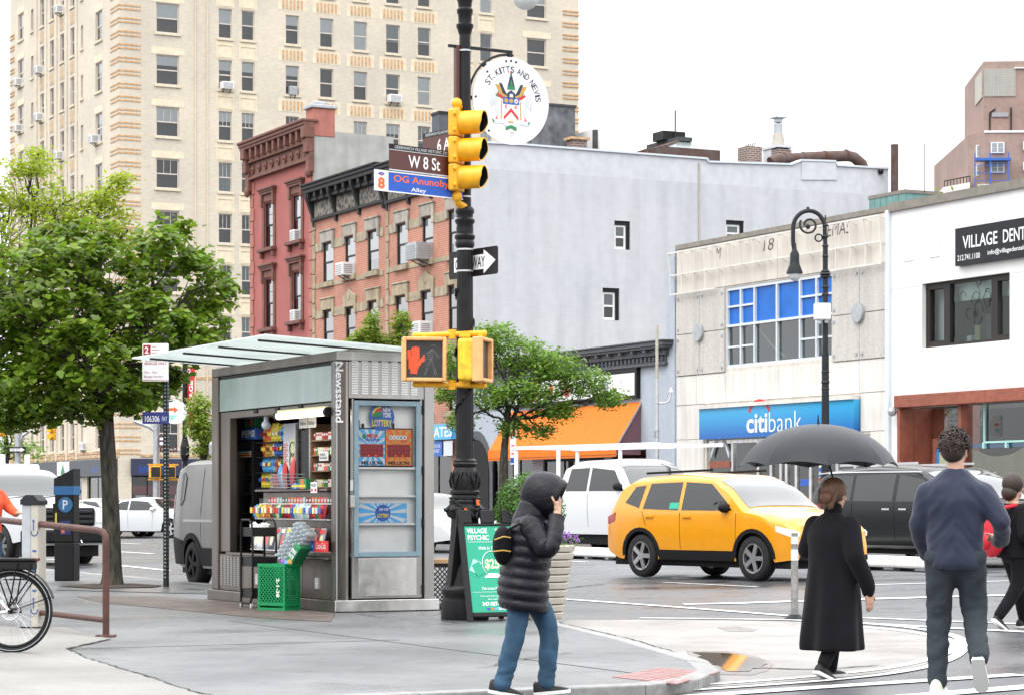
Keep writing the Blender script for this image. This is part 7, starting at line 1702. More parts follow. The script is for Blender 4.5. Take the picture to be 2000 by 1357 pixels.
    def wheelset(s,root,rim='wheel_grey',wd=.22,spokes=5):
        r=s.wr;key=('wheel',r,wd,spokes)
        if key not in _pc:
            ty=MB();n=28;pr=[(r*.66,-wd/2),(r*.9,-wd/2),(r*.98,-wd*.4),(r,-wd*.25),(r,wd*.25),(r*.98,wd*.4),(r*.9,wd/2),(r*.66,wd/2)]
            vs=[]
            for rr_,y in pr:
                for k in range(n):a=2*math.pi*k/n;vs.append((rr_*math.cos(a),y,rr_*math.sin(a)))
            ty.add(vs,[(i*n+k,i*n+(k+1) % n,(i+1)*n+(k+1) % n,(i+1)*n+k) for i in range(len(pr)-1) for k in range(n)])
            rm=MB(); 
            for sg_ in (-1,1):
                y=sg_*wd*.42
                for k in range(spokes):
                    a=2*math.pi*k/spokes;d=Vector((math.cos(a),0,math.sin(a)));rm.bar(d*r*.1+Vector((0,y,0)),d*r*.64+Vector((0,y*.95,0)),.03,r*.2)
                rm.cyl((0,y-.015,0),(0,y+.015,0),r*.17,n=12)
            vs=[]
            for rr_,y in ((r*.67,-wd*.46),(r*.6,-wd*.44),(r*.6,wd*.44),(r*.67,wd*.46)):
                for k in range(n):a=2*math.pi*k/n;vs.append((rr_*math.cos(a),y,rr_*math.sin(a)))
            rm.add(vs,[(i*n+k,i*n+(k+1) % n,(i+1)*n+(k+1) % n,(i+1)*n+k) for i in range(3) for k in range(n)])
            _pc[key]=(ty.mesh('tyre'),rm.mesh('rim'),MB().cyl((0,-.02,0),(0,.02,0),r*.6,n=20).mesh('hub'))
        t_,r_,h_=_pc[key]
        for x in s.wheels:
            for sd in (-1,1):
                w=link('wheel',h_,'trim_black',root,loc=(x,sd*(s.hw-wd/2-.01),s.wr));link('tyre',t_,'rubber',w,smooth=50);link('rim',r_,rim,w)
    def seam(s,root,pts,w=.008):
        for sd in (-1,1):
            m=MB()
            for (a,b),(c,d) in zip(pts[:-1],pts[1:]):
                for k in range(4):
                    p=(a+(c-a)*k/4,b+(d-b)*k/4);q=(a+(c-a)*(k+1)/4,b+(d-b)*(k+1)/4);m.bar((p[0],sd*(s.side(*p)+.0),p[1]),(q[0],sd*(s.side(*q)+.0),q[1]),.006,w)
            m.obj('door_seam','trim_black',root)
def vloc(px,py):
    v=GR(px,py);return Vector((v.x,v.y,zroad(v.x,v.y)))
def vplace(px,py,deg,fwd,side):                        # a known ground point of the vehicle, its centre lies fwd ahead and side to the left
    v=GR(px,py);a=R(deg);v=v+Vector((math.cos(a),-math.sin(a),0))*fwd+Vector((math.sin(a),math.cos(a),0))*side
    return Vector((v.x,v.y,zroad(v.x,v.y)))
def heading(deg):return R(-deg)                          # 0 = to the right, positive turns towards the camera
def mirror_(root,x,y,z,matn):
    for sd in (-1,1):MB().ball((x,sd*(y+.10),z),.11,10,7,(.8,1.1,.75)).box(x-.03,x+.05,min(sd*(y-.08),sd*(y+.05)),max(sd*(y-.08),sd*(y+.05)),z-.06,z-.02).obj('wing_mirror',matn,root,smooth=50)
# ---- yellow taxi (compact SUV) ----
taxi=thing('taxi','yellow taxi SUV driving to the right across the avenue','taxi',vloc(1436,1128),heading(51));taxi.scale=(.95,.96,.985)
c=Car([(-2.30,.62),(-2.28,.98),(-2.15,1.15),(-1.85,1.56),(-1.55,1.66),(-.6,1.71),(.25,1.67),(.62,1.52),(1.18,1.16),(1.5,1.10),(2.0,1.0),(2.18,.90),(2.27,.66),(2.30,.42)],4.6,1.86,1.06,.30,(-1.34,1.35),.355,'taxi_yellow')
c.shell(taxi);c.wheelset(taxi,'wheel_silver',.23,5)
c.panel(taxi,'front_side_window',[(-.32,1.10),(.88,1.10),(.72,1.24),(.30,1.52),(-.32,1.55)],'car_glass');c.panel(taxi,'rear_side_window',[(-1.28,1.12),(-.40,1.10),(-.40,1.55),(-1.18,1.53)],'car_glass');c.panel(taxi,'quarter_window',[(-1.75,1.22),(-1.38,1.13),(-1.30,1.50),(-1.55,1.48)],'car_glass')
c.deck(taxi,'windshield',.42,1.16,.86,.84,'wind_glass');c.deck(taxi,'rear_window',-2.08,-1.82,.8,.82,'car_glass')
c.panel(taxi,'headlight',[(1.86,.86),(2.16,.80),(2.26,.76),(2.24,.70),(2.1,.70),(1.86,.78)],'headlamp');c.panel(taxi,'taillight',[(-2.27,.98),(-1.98,1.06),(-2.0,.92),(-2.26,.86)],'tail_red')
for w in c.wheels:
    ring=[(w+c.wr*1.34*math.cos(R(a)),c.wr+c.wr*1.30*math.sin(R(a))) for a in range(0,181,15)];inn=[(w+c.wr*1.13*math.cos(R(a)),c.wr+c.wr*1.12*math.sin(R(a))) for a in range(180,-1,-15)]
    for a_,b_,c_2,d_ in zip(ring[:-1],ring[1:],inn[::-1][1:],inn[::-1][:-1]):c.panel(taxi,'arch_trim',[a_,b_,c_2,d_],'trim_black',.012,sub=1)
c.panel(taxi,'sill_trim',[(-.90,.30),(.90,.30),(.88,.46),(-.88,.46)],'trim_black',.012)
c.seam(taxi,[(.95,.5),(.98,1.06)]);c.seam(taxi,[(-.36,.48),(-.36,1.06)]);c.seam(taxi,[(-1.2,.85),(-1.30,1.08)])
for x in (-.18,-1.1):c.panel(taxi,'door_handle',[(x-.1,.98),(x+.1,.98),(x+.1,1.01),(x-.1,1.01)],'taxi_yellow',.025)
c.panel(taxi,'green_decal',[(-.62,1.12),(-.40,1.12),(-.40,1.22),(-.62,1.22)],'ink_teal2',.009); 

MB().box(2.16,2.29,-.62,.62,.44,.62).obj('lower_grille','trim_black',taxi,bevel=.03);MB().box(2.17,2.275,-.5,.5,.68,.80).obj('upper_grille','trim_black',taxi,bevel=.03);MB().box(2.2,2.31,-.75,.75,.32,.42).obj('front_lip','trim_black',taxi,bevel=.03);MB().box(2.288,2.30,-.16,.16,.52,.60).obj('number_plate','sign_white',taxi)
mirror_(taxi,.74,.86,1.14,'trim_black')
for sd in (-1,1):MB().bar((-1.5,sd*.62,1.70),(.1,sd*.62,1.74),.035).obj('roof_rail','trim_black',taxi)
# ---- dark minivan ----
mv_=thing('minivan','dark green black minivan half hidden behind man in navy','minivan',vloc(1832,1102),heading(58))
c=Car([(-2.55,.7),(-2.52,1.0),(-2.42,1.3),(-2.2,1.64),(-1.9,1.74),(-.8,1.79),(.4,1.74),(.85,1.58),(1.5,1.16),(1.8,1.08),(2.3,.95),(2.5,.75),(2.55,.45)],5.1,1.98,1.10,.28,(-1.5,1.5),.34,'car_black',tumble=.16)
c.shell(mv_);c.wheelset(mv_,'wheel_silver');c.panel(mv_,'rear_quarter_window',[(-2.25,1.18),(-1.25,1.14),(-1.25,1.60),(-1.95,1.60)],'car_glass');c.panel(mv_,'sliding_door_window',[(-1.17,1.14),(-.10,1.13),(-.10,1.62),(-1.17,1.61)],'car_glass');c.panel(mv_,'front_side_window',[(0,1.13),(1.15,1.13),(.62,1.52),(0,1.61)],'car_glass')
c.deck(mv_,'windshield',.6,1.45,.86,.86,'wind_glass');c.panel(mv_,'headlight',[(2.0,.9),(2.42,.82),(2.48,.72),(2.05,.78)],'headlamp');c.panel(mv_,'taillight',[(-2.52,1.02),(-2.05,1.10),(-2.08,.98),(-2.52,.90)],'tail_red');c.panel(mv_,'window_trim',[(-2.30,1.63),(-1.9,1.655),(.55,1.645),(.55,1.66),(-1.9,1.675),(-2.30,1.65)],'chrome',.012);c.panel(mv_,'sill_trim',[(-1.1,.30),(1.1,.30),(1.1,.35),(-1.1,.35)],'chrome',.012);c.seam(mv_,[(-.05,.4),(-.05,1.1)]);c.seam(mv_,[(-1.2,.7),(-1.2,1.1)]);mirror_(mv_,.95,.9,1.18,'car_black')
for x in (-.25,.2):c.panel(mv_,'door_handle',[(x-.1,.98),(x+.1,.98),(x+.1,1.01),(x-.1,1.01)],'chrome',.025)
c.panel(mv_,'window_decal',[(-2.1,1.35),(-1.95,1.35),(-1.95,1.45),(-2.1,1.45)],'ink_sky',.01)
for sd in (-1,1):MB().bar((-1.9,sd*.66,1.79),(.2,sd*.66,1.81),.04).obj('roof_rail','chrome',mv_)
# ---- white pickup with ladder rack ----
pu=thing('pickup_truck','white pickup truck with overhead ladder rack behind the taxi','pickup',vloc(1215,1080),heading(54));pu.scale=(1.08,1.05,1.1)
c=Car([(-2.85,.75),(-2.84,1.18),(-2.7,1.22),(-1.0,1.22),(-.95,1.30),(-.80,1.80),(-.5,1.90),(.6,1.92),(.95,1.78),(1.45,1.28),(1.7,1.24),(2.6,1.12),(2.8,.95),(2.85,.5)],5.7,1.98,1.22,.40,(-1.75,1.75),.39,'car_white',tumble=.17,nose=.1,tail=.04)
c.shell(pu);c.wheelset(pu,'wheel_grey');c.panel(pu,'front_side_window',[(.1,1.27),(1.25,1.27),(.85,1.68),(.1,1.74)],'car_glass');c.panel(pu,'rear_side_window',[(-.68,1.27),(.02,1.27),(.02,1.74),(-.6,1.72)],'car_glass');c.deck(pu,'windshield',.82,1.42,.86,.86,'wind_glass');c.panel(pu,'headlight',[(2.4,1.05),(2.74,.98),(2.8,.85),(2.45,.88)],'headlamp');c.panel(pu,'taillight',[(-2.83,1.15),(-2.72,1.16),(-2.72,.85),(-2.83,.85)],'tail_red');MB().box(-2.6,-1.05,-.8,.8,1.215,1.235).obj('bed_opening','trim_black',pu);mirror_(pu,1.1,.92,1.35,'trim_black');c.seam(pu,[(.06,.55),(.06,1.22)])
m=MB()
for sd in (-1,1):
    m.bar((-2.75,sd*.85,2.18),(2.2,sd*.85,2.18),.07)
    for x in (-2.6,-1.1):m.bar((x,sd*.85,1.2),(x,sd*.85,2.18),.06)
for x in (-2.6,-1.8,-1.1,-.2,.8,1.9):m.bar((x,-.85,2.18),(x,.85,2.18),.05)
m.obj('ladder_rack','sign_white',pu)
# ---- silver cargo van parked behind the kiosk ----
vz=GR(352,1147);S_,D_=SD(vz.x,vz.y)
va_=thing('cargo_van','dirty silver cargo van parked at kerb behind newsstand','van',vplace(385,1147,63.5,1.55,.9),heading(63.5))
c=Car([(-2.55,.6),(-2.54,1.2),(-2.46,1.80),(-2.36,1.95),(-2.0,2.02),(.8,2.04),(1.2,1.95),(1.9,1.25),(2.3,1.12),(2.5,.9),(2.55,.5)],5.1,2.0,1.15,.30,(-1.55,1.55),.36,'van_silver',tumble=.10,tail=.05)
c.shell(va_);c.wheelset(va_,'trim_black',.24);c.panel(va_,'small_side_window',[(-2.28,1.30),(-2.04,1.28),(-1.93,1.38),(-1.90,1.72),(-2.0,1.80),(-2.18,1.79)],'black_gloss',.012);c.panel(va_,'lower_cladding',[(-2.52,.34),(-1.98,.34),(-1.98,.72),(-2.53,.78)],'trim_black',.014);c.panel(va_,'lower_cladding',[(-1.13,.34),(1.1,.34),(1.1,.62),(-1.13,.62)],'trim_black',.014)
for w in c.wheels:
    ring=[(w+c.wr*1.42*math.cos(R(a)),c.wr+c.wr*1.36*math.sin(R(a))) for a in range(0,181,15)];inn=[(w+c.wr*1.13*math.cos(R(a)),c.wr+c.wr*1.12*math.sin(R(a))) for a in range(0,181,15)]
    for k in range(12):c.panel(va_,'arch_trim',[ring[k],ring[k+1],inn[k+1],inn[k]],'trim_black',.016,sub=1)
c.panel(va_,'side_rail',[(-1.9,1.02),(.6,1.02),(.6,1.06),(-1.9,1.06)],'car_silver',.014);c.seam(va_,[(-1.1,.6),(-1.1,1.85)]);c.panel(va_,'taillight',[(-2.53,1.0),(-2.48,1.0),(-2.46,1.45),(-2.52,1.45)],'tail_red');c.panel(va_,'front_side_window',[(.7,1.2),(1.7,1.2),(1.2,1.75),(.7,1.78)],'car_glass');c.deck(va_,'windshield',1.15,1.88,.86,.86,'wind_glass');mirror_(va_,1.5,.95,1.25,'trim_black')
MB().box(-1.9,.6,-.6,.6,2.06,2.30).obj('roof_box','car_white',va_,bevel=.05)
# ---- white heavy pickup facing camera at left ----
tk=thing('work_truck','big white work truck with black grille behind parking meter','truck',vplace(128,1103,54,-3.0,0),heading(54))
c=Car([(-3.0,.8),(-2.98,1.30),(-1.4,1.32),(-1.3,1.45),(-1.15,2.0),(-.8,2.10),(.5,2.12),(.85,1.98),(1.40,1.48),(1.6,1.44),(2.7,1.32),(2.92,1.2),(2.98,.9),(3.0,.5)],6.0,2.06,1.42,.50,(-1.9,1.95),.43,'car_white',tumble=.15,nose=.06,tail=.03)
c.shell(tk);c.wheelset(tk,'wheel_grey',.28,8);c.panel(tk,'front_side_window',[(.05,1.48),(1.15,1.48),(.75,1.88),(.05,1.92)],'car_glass');c.panel(tk,'rear_side_window',[(-1.0,1.48),(-.05,1.48),(-.05,1.92),(-.95,1.90)],'car_glass');c.deck(tk,'windshield',.74,1.36,.88,.88,'wind_glass')
MB().box(2.8,3.03,-.70,.70,.86,1.26).obj('grille_surround','trim_black',tk,bevel=.05)
for k in range(3):MB().box(3.03,3.07,-.62,.62,.92+k*.11,.985+k*.11).obj('grille_bar','iron_grey',tk,bevel=.015)
for sd in (-1,1):MB().box(2.72,3.0,min(sd*.72,sd*.96),max(sd*.72,sd*.96),.92,1.24).obj('headlight','headlamp',tk,bevel=.04);MB().box(2.72,2.96,min(sd*.72,sd*.97),max(sd*.72,sd*.97),.84,.92).obj('turn_signal','amber',tk)
MB().box(2.85,3.14,-1.0,1.0,.50,.78).obj('front_bumper','trim_black',tk,bevel=.05);MB().tube([(3.14,.3,.55),(3.2,.3,.5),(3.14,.3,.45)],.02,6).tube([(3.14,-.3,.55),(3.2,-.3,.5),(3.14,-.3,.45)],.02,6).obj('tow_hook','chrome',tk)
MB().box(-1.2,.2,-.72,.72,2.06,2.24).obj('roof_deck','car_white',tk,bevel=.06)
for y in (-.6,0,.6):MB().box(-.3,-.2,y-.04,y+.04,2.2,2.46).obj('rack_post','sign_white',tk)
mirror_(tk,1.15,1.05,1.62,'trim_black');MB().tube([(1.5,-.1,1.46),(1.42,.5,1.5)],.012,5).tube([(1.5,-.75,1.46),(1.42,-.2,1.5)],.012,5).obj('wiper','black',tk)
MB().bar((1.55,-.95,1.40),(1.55,-.95,2.45),.02).obj('marker_pole','rust',tk);MB().box(.28,.42,-.95,-.78,2.14,2.34).obj('beacon','amber',tk,bevel=.02)
# ---- parked white coupe and silver sedan far left ----
def sedan(name,label,cat,loc,hd,paint,coupe):
    t=thing(name,label,cat,loc,hd);c=Car([(-2.25,.55),(-2.22,.95),(-1.9,1.0),(-1.55,1.04),(-.9,1.36),(-.2,1.43),(.35,1.38),(1.0,1.02),(1.3,.95),(2.0,.80),(2.2,.65),(2.25,.42)],4.5,1.8,.92,.24,(-1.35,1.35),.33,paint)
    c.shell(t);c.wheelset(t,'wheel_silver',.21);c.panel(t,'front_side_window',[(-.45,.97),(.78,.97),(.30,1.27),(-.45,1.31)],'car_glass');c.panel(t,'rear_side_window',[(-1.3,.99),(-.52,.97),(-.52,1.31),(-.85,1.26)],'car_glass');c.deck(t,'windshield',.38,.98,.85,.85,'wind_glass');c.deck(t,'rear_window',-1.5,-.92,.8,.82,'car_glass');c.panel(t,'headlight',[(1.8,.78),(2.15,.68),(2.2,.60),(1.85,.66)],'headlamp');c.panel(t,'taillight',[(-2.2,.92),(-1.9,.93),(-1.95,.80),(-2.2,.78)],'tail_red');c.seam(t,[(.55,.35),(.62,.95)]);c.seam(t,[(-.5,.35),(-.5,.95)]);mirror_(t,.6,.82,1.0,paint);MB().box(2.05,2.235,-.6,.6,.36,.58).obj('grille','trim_black',t,bevel=.03)
    return t
sedan('coupe','white two door coupe parked beyond the black sign pole','car',vloc(303,1049),heading(30),'car_white',True)
sd_=sedan('sedan','silver sedan nose showing between tree trunk and white coupe','car',vloc(210,1047),heading(40),'car_silver',False)
sedan('sedan','pale sedan glimpsed between newsstand and lamp post','car',vloc(835,1075),heading(58),'car_white',False)
# ================= street furniture on the left =================
# rusty bicycle rail
t=thing('handrail','rusty brown tubular handrail behind the bicycle','rail',G(207,1243),0);o_=G(207,1243)
def lr(px,py,Y):return P(px,py,Y)-o_
Yr=o_.y
MB().tube([(0,0,0),lr(207,1060,Yr),lr(205.5,1045,Yr),lr(201,1038,Yr+.02),lr(190,1034.5,Yr+.08),lr(0,1014.5,Yr+2.6),lr(-160,1000,Yr+5)],.033,12).obj('top_rail','rust_rail',t,smooth=60)
MB().tube([lr(207,1210,Yr),lr(0,1187,Yr+2.6),lr(-160,1172,Yr+5)],.028,10).obj('lower_rail','rust_rail',t,smooth=60)
MB().box(-.09,.09,-.07,.07,0,.02).obj('base_plate','rust_rail',t,bevel=.005)
# bike share pillar
g=G(68,1226);t=thing('kiosk_pillar','slim grey pillar with blue wheelchair marks behind the rail','pillar',g,R(-12));h=zz(985,g.y)
MB().box(-.10,.0,-.10,.10,0,h).obj('body','galv',t,bevel=.01);MB().box(.0,.08,-.105,.105,0,h).obj('front_strip','planter',t,bevel=.01);MB().prism([(-.11,h),(.09,h),(.09,h+.04),(.03,h+.10),(-.05,h+.10),(-.11,h+.05)],-.115,.115).obj('cap','iron_grey',t);MB().box(-.12,.1,-.12,.12,0,.02).obj('base_plate','iron_grey',t)
for z in (h*.78,h*.15):MB().tube([(.04+.035*math.cos(R(a)),-.108,z+.035*math.sin(R(a))) for a in range(-200,40,20)],.005,5).bar((.03,-.108,z+.02),(.03,-.108,z+.10),.008).ball((.03,-.108,z+.115),.012,8,5).obj('wheelchair_mark','mark_blue',t)
for k in range(5):MB().box(.02,.06,-.108,-.105,h*(.3+.08*k),h*(.3+.08*k)+.02).obj('mark','mark_blue',t)
# parking pay station
g=G(131,1133);k_2=g.y/FPX;t=thing('parking_meter','black parking pay station with blue P roundel beside the tree','parking meter',g,R(-14));h=zz(922,g.y);w=.17
MB().box(-w,w,-.13,.13,0,.62).obj('pedestal','black',t,bevel=.02);MB().box(-w+.005,w-.005,-.125,.125,.62,h-.22).obj('cabinet','black',t,bevel=.02);MB().prism([(-w,h-.22),(w,h-.22),(w,h+.06),(-w,h-.10)],-.135,.135).obj('sloped_top','iron_grey',t);MB().box(-w-.003,w+.003,-.138,.138,h-.36,h-.22).obj('blue_band','ink_sky2',t)
MB().cyl((.03,-.135,h-.52),(.03,-.126,h-.52),.125,n=28).obj('roundel','ink_sky2',t);letters(t,'P',.03,h-.52,.09,.15,'sign_white',.02,-.137);MB().box(-.06,.12,-.132,-.126,h-1.0,h-.78).obj('info_plate','sign_navy',t);letters(t,'106306',.03,h-.86,.15,.045,'sign_white',.02,-.134);MB().box(-.04,.02,-.134,-.1325,h-.98,h-.92).obj('logo','ink_orange',t);MB().box(-w-.04,-w,-.1,.08,h-.75,h-.5).box(-w-.03,-w,-.08,.06,h-1.1,h-.85).obj('card_slot','black',t,bevel=.01);MB().box(-w+.02,-w+.05,-.13,-.127,.9,1.1).obj('yellow_sticker','ink_yellow',t)
# sign pole with parking plates
g=G(324.5,1146);Yg=g.y;t=thing('sign_pole','dark perforated square sign post left of the newsstand','pole',g,R(-20));MB().box(-.032,.032,-.032,.032,0,zz(690,Yg)).obj('post','post_green',t);m=MB(); 
for k in range(60):z=.15+k*.055;m.cyl((0,-.034,z),(0,-.0325,z),.011,n=8).cyl((.0325,0,z),(.034,0,z),.011,n=8)
m.obj('hole','galv',t)
def pl(label,px0,px1,py0,py1,c,dy=-.06): 
    v=P(px0,py1,Yg+dy);t,x0=plate('parking_sign',label,'sign',v,R(-8),(px1-px0)/FPX*Yg/math.cos(R(8)),(py1-py0)/FPX*Yg,c,rad=.015);return t,(px1-px0)/FPX*Yg/math.cos(R(8)),(py1-py0)/FPX*Yg
t,w,h=pl('white parking sign with maroon numeral panel above the canopy tip',278,330,671,744,'sign_white');MB().box(.015,w*.32,-.002,0,h*.69,h*.96).obj('numeral_panel','ink_maroon',t);letters(t,'2',w*.165,h*.825,w*.15,h*.18,'sign_white',.03,-.0035); 
for k,s in enumerate(('hour','metered','parking')):letters(t,s,w*.36,h*(.92-.085*k),w*(.2+.1*(k > 0)),h*.055,'ink_maroon',.01,align='LEFT')
letters(t,'COMMERCIAL',w*.5,h*.56,w*.8,h*.07,'ink_maroon',.02);letters(t,'VEHICLES ONLY',w*.5,h*.47,w*.86,h*.075,'ink_maroon',.02);letters(t,'7am - 7pm',w*.07,h*.23,w*.5,h*.08,'ink_maroon',.005,align='LEFT');letters(t,'Except Sunday',w*.07,h*.12,w*.72,h*.08,'ink_maroon',.005,align='LEFT');MB().box(.01,w-.01,-.002,0,h*.025,h*.04).box(.01,w-.01,-.002,0,h*.66,h*.67).obj('rule','ink_maroon',t)
t,w,h=pl('small navy zone number plate low on the sign post',278,330,804,827,'sign_navy');letters(t,'106306',w*.38,h*.42,w*.55,h*.5,'sign_white',.005);letters(t,'PAY',w*.85,h*.42,w*.2,h*.4,'ink_pale',.0)
# flexible delineator post
g=GR(1552,1208);t=thing('delineator_post','grey flexible delineator post at edge of painted extension','bollard',g,0);h=zz(1040,g.y)-g.z
MB().cyl((0,0,0),(0,0,.05),.12,.06,n=14).obj('foot','black',t);MB().cyl((0,0,.05),(0,0,h),.042,.036,n=14).obj('tube','post_grey',t,smooth=50);MB().cyl((0,0,h-.12),(0,0,h-.04),.0405,n=14).cyl((0,0,h-.30),(0,0,h-.18),.0415,n=14).obj('reflective_band','ink_pale',t,smooth=50)
# ---------------- bicycle ----------------
def bicycle():
    wc=P(24,1208,20.4);R_=.355;t=thing('bicycle','white framed bicycle with black rear rack cut by left edge','bicycle',Vector((wc.x,wc.y,0)),R(172));c=Vector((0,0,R_))
    def wheel(x):
        n=48;m=MB();m.tube([(x+(R_-.022)*math.cos(2*math.pi*k/n),0,R_+(R_-.022)*math.sin(2*math.pi*k/n)) for k in range(n+1)],.022,8,cap=False);w=m.obj('tyre','rubber',t,smooth=60)
        m=MB();m.tube([(x+(R_-.052)*math.cos(2*math.pi*k/n),0,R_+(R_-.052)*math.sin(2*math.pi*k/n)) for k in range(n+1)],.013,6,cap=False);m.obj('rim','black',t,smooth=60)
        m=MB();m.tube([(x+(R_-.02)*math.cos(2*math.pi*k/n),.0225,R_+(R_-.02)*math.sin(2*math.pi*k/n)) for k in range(n+1)],.002,4,cap=False).tube([(x+(R_-.02)*math.cos(2*math.pi*k/n),-.0225,R_+(R_-.02)*math.sin(2*math.pi*k/n)) for k in range(n+1)],.002,4,cap=False);m.obj('reflective_stripe','ink_pale',t)
        for k in range(28):
            a=2*math.pi*k/28;b=a+(.5 if k % 2 else -.5);sy=.025 if k % 4 < 2 else -.025
            MB().tube([(x+.03*math.cos(b),sy,R_+.03*math.sin(b)),(x+(R_-.06)*math.cos(a),0,R_+(R_-.06)*math.sin(a))],.0014,4).obj('spoke','chrome',t)
        MB().cyl((x,-.06,R_),(x,.06,R_),.026,n=12).cyl((x,-.085,R_),(x,.085,R_),.012,n=8).obj('hub','black',t)
        m=MB();m.tube([(x+.075*math.cos(2*math.pi*k/24),.05,R_+.075*math.sin(2*math.pi*k/24)) for k in range(25)],.006,5,cap=False);m.tube([(x+.06*math.cos(2*math.pi*k/24),.05,R_+.06*math.sin(2*math.pi*k/24)) for k in range(25)],.003,5,cap=False)
        for k in range(6):m.bar((x,.05,R_),(x+.07*math.cos(k*1.047),.05,R_+.07*math.sin(k*1.047)),.006)
        m.obj('brake_disc','chrome',t)
    wheel(0);wheel(1.12)
    for s in (-1,1):MB().tube([(0,s*.07,R_),(.2,s*.06,R_+.20),(.38,s*.02,R_+.47)],.014,8).tube([(0,s*.07,R_),(.43,s*.05,.28)],.014,8).obj('stay','car_white',t,smooth=60)
    MB().tube([(.43,0,.28),(.33,0,.78)],.022,10).tube([(.43,0,.28),(.85,0,.68)],.026,10).tube([(.36,0,.68),(.87,0,.75)],.022,10).obj('frame','car_white',t,smooth=60);MB().tube([(.83,0,.82),(.89,0,.62),(1.12,.0,R_)],.018,8).obj('fork','car_white',t,smooth=60)
    MB().tube([(.33,0,.78),(.305,0,.93)],.014,8).obj('seat_post','chrome',t);MB().prism([(.12,.93),(.44,.96),(.44,.98),(.30,1.0),(.10,1.02)],-.07,.07).obj('saddle','black',t,bevel=.03);MB().tube([(.83,0,.82),(.80,0,1.0),(.72,-.28,1.05)],.013,8).tube([(.80,0,1.0),(.72,.28,1.05)],.013,8).obj('handlebar','black',t,smooth=60)
    m=MB();r0=R_+.022;pts=[(r0*math.cos(R(a)),R_+r0*math.sin(R(a))) for a in range(20,166,6)];vs=[]
    for x,z in pts:vs += [(x,-.032,z-.008),(x,-.02,z),(x,.02,z),(x,.032,z-.008)]
    m.add(vs,[(4*i+j,4*i+j+1,4*i+j+5,4*i+j+4) for i in range(len(pts)-1) for j in range(3)]).obj('mudguard','iron_grey',t,smooth=60)
    MB().box(-.22,.30,-.075,.075,.775,.80).obj('rack_top','black',t,bevel=.008);MB().box(-.20,.24,-.06,.06,.70,.773).obj('battery','black',t,bevel=.012)
    for s in (-1,1):MB().tube([(0,s*.075,R_+.03),(-.07,s*.08,.77)],.007,6).tube([(0,s*.075,R_+.03),(-.17,s*.08,.62),(-.18,s*.08,.77)],.007,6).tube([(0,s*.075,R_+.03),(.14,s*.08,.77)],.007,6).bar((-.17,s*.08,.62),(.05,s*.08,.62),.008).tube([(0,s*.07,R_),(-r0+.03,s*.03,R_+.12)],.003,5).obj('rack_strut','black',t)
    MB().cyl((-.225,0,.787),(-.215,0,.787),.018,n=10).obj('rear_lamp','tail_red',t);MB().ball((.0,-.085,R_),.02,8,5).obj('axle_nut','chrome',t)
    m=MB().tube([(.43+.09*math.cos(2*math.pi*k/24),-.06,.28+.09*math.sin(2*math.pi*k/24)) for k in range(25)],.006,5);m.bar((.43,-.07,.28),(.55,-.07,.16),.018).bar((.43,.07,.28),(.31,.07,.40),.018).obj('crank','black',t)
bicycle()
# ---------------- far corner: poles, signals, banner ----------------
def farpole(px,Y,py0,py1,r,matn,name,label,cat='pole'):
    a=P(px,py0,Y);t=thing(name,label,cat,Vector((a.x,a.y,a.z)),0);MB().cyl((0,0,0),(0,0,zz(py1,Y)-a.z),r,r*.9,n=12).obj('shaft',matn,t,smooth=50);return t,a
Yf=108.0
t,a=farpole(305.5,Yf,1035,822,.16,'galv','signal_pole','pale grey traffic signal pole behind the dark sign post')
MB().tube([P(305,842,Yf)-a,P(290,832,Yf)-a,P(262,822,Yf)-a],.09,8).obj('mast_arm','galv',t)
t2,x0=plate('street_sign','small brown street sign on the grey signal pole','street sign',P(312,882,Yf-.2),R(8),.78,.22,'sign_brown');letters(t2,'Waverly Pl',.39,.11,.66,.14,'sign_white')
t2,x0=plate('street_sign','tiny stacked brown sign at top of grey signal pole','street sign',P(310,872,Yf-.2),R(-30),.30,.5,'sign_brown');MB().box(.05,.25,-.003,-.001,.08,.22).box(.05,.25,-.003,-.001,.3,.42).obj('print','ink_pale',t2)
for px,lab in ((303,'yellow pedestrian signal on left of the far grey pole'),(332,'yellow pedestrian signal seen between sign post and van')):
    t=thing('pedestrian_signal',lab,'pedestrian signal',P(px,921,Yf-.3),R(20));MB().box(-.25,.25,-.1,.2,-.27,.27).obj('housing','signal_yellow',t,bevel=.04);MB().box(-.2,.2,-.12,-.1,-.22,.22).obj('face','face_black',t);MB().bar((-.3,.1,.33),(.4,.1,.33),.07).bar((-.3,.1,-.33),(.4,.1,-.33),.07).obj('bracket','signal_yellow',t)
t,a=farpole(35,100,1030,846,.14,'galv','signal_pole','far grey signal pole at the left edge with one way sign');MB().tube([P(36,868,100)-a,P(44,850,100)-a,P(56,842,100)-a],.07,8).obj('mast_arm','galv',t)
t2,x0=plate('one_way_sign','small black one way sign on the far left pole','traffic sign',P(17,883,99.7),R(0),.70,.23,'sign_black');MB().prism([(.05,.06),(.5,.06),(.5,.02),(.66,.115),(.5,.21),(.5,.17),(.05,.17)],-.002,0).obj('arrow','sign_white',t2);letters(t2,'ONE WAY',.27,.115,.38,.07,'sign_black',.01,-.003)
for px,py,lab in ((102,845,'yellow traffic signal hanging under the maple crown'),(3,815,'upper yellow traffic signal at far left edge'),(4,838,'lower yellow traffic signal at far left edge')):
    t=thing('traffic_signal',lab,'traffic signal',P(px,py,104),R(-30)); 
    for k in range(2):MB().box(-.14,.14,-.05,.12,k*.3-.3,k*.3-.01).obj('section','signal_yellow',t,bevel=.03);MB().cyl((0,-.2,k*.3-.15),(0,-.05,k*.3-.15),.12,n=12).obj('visor','signal_yellow',t)
Yb=84.0
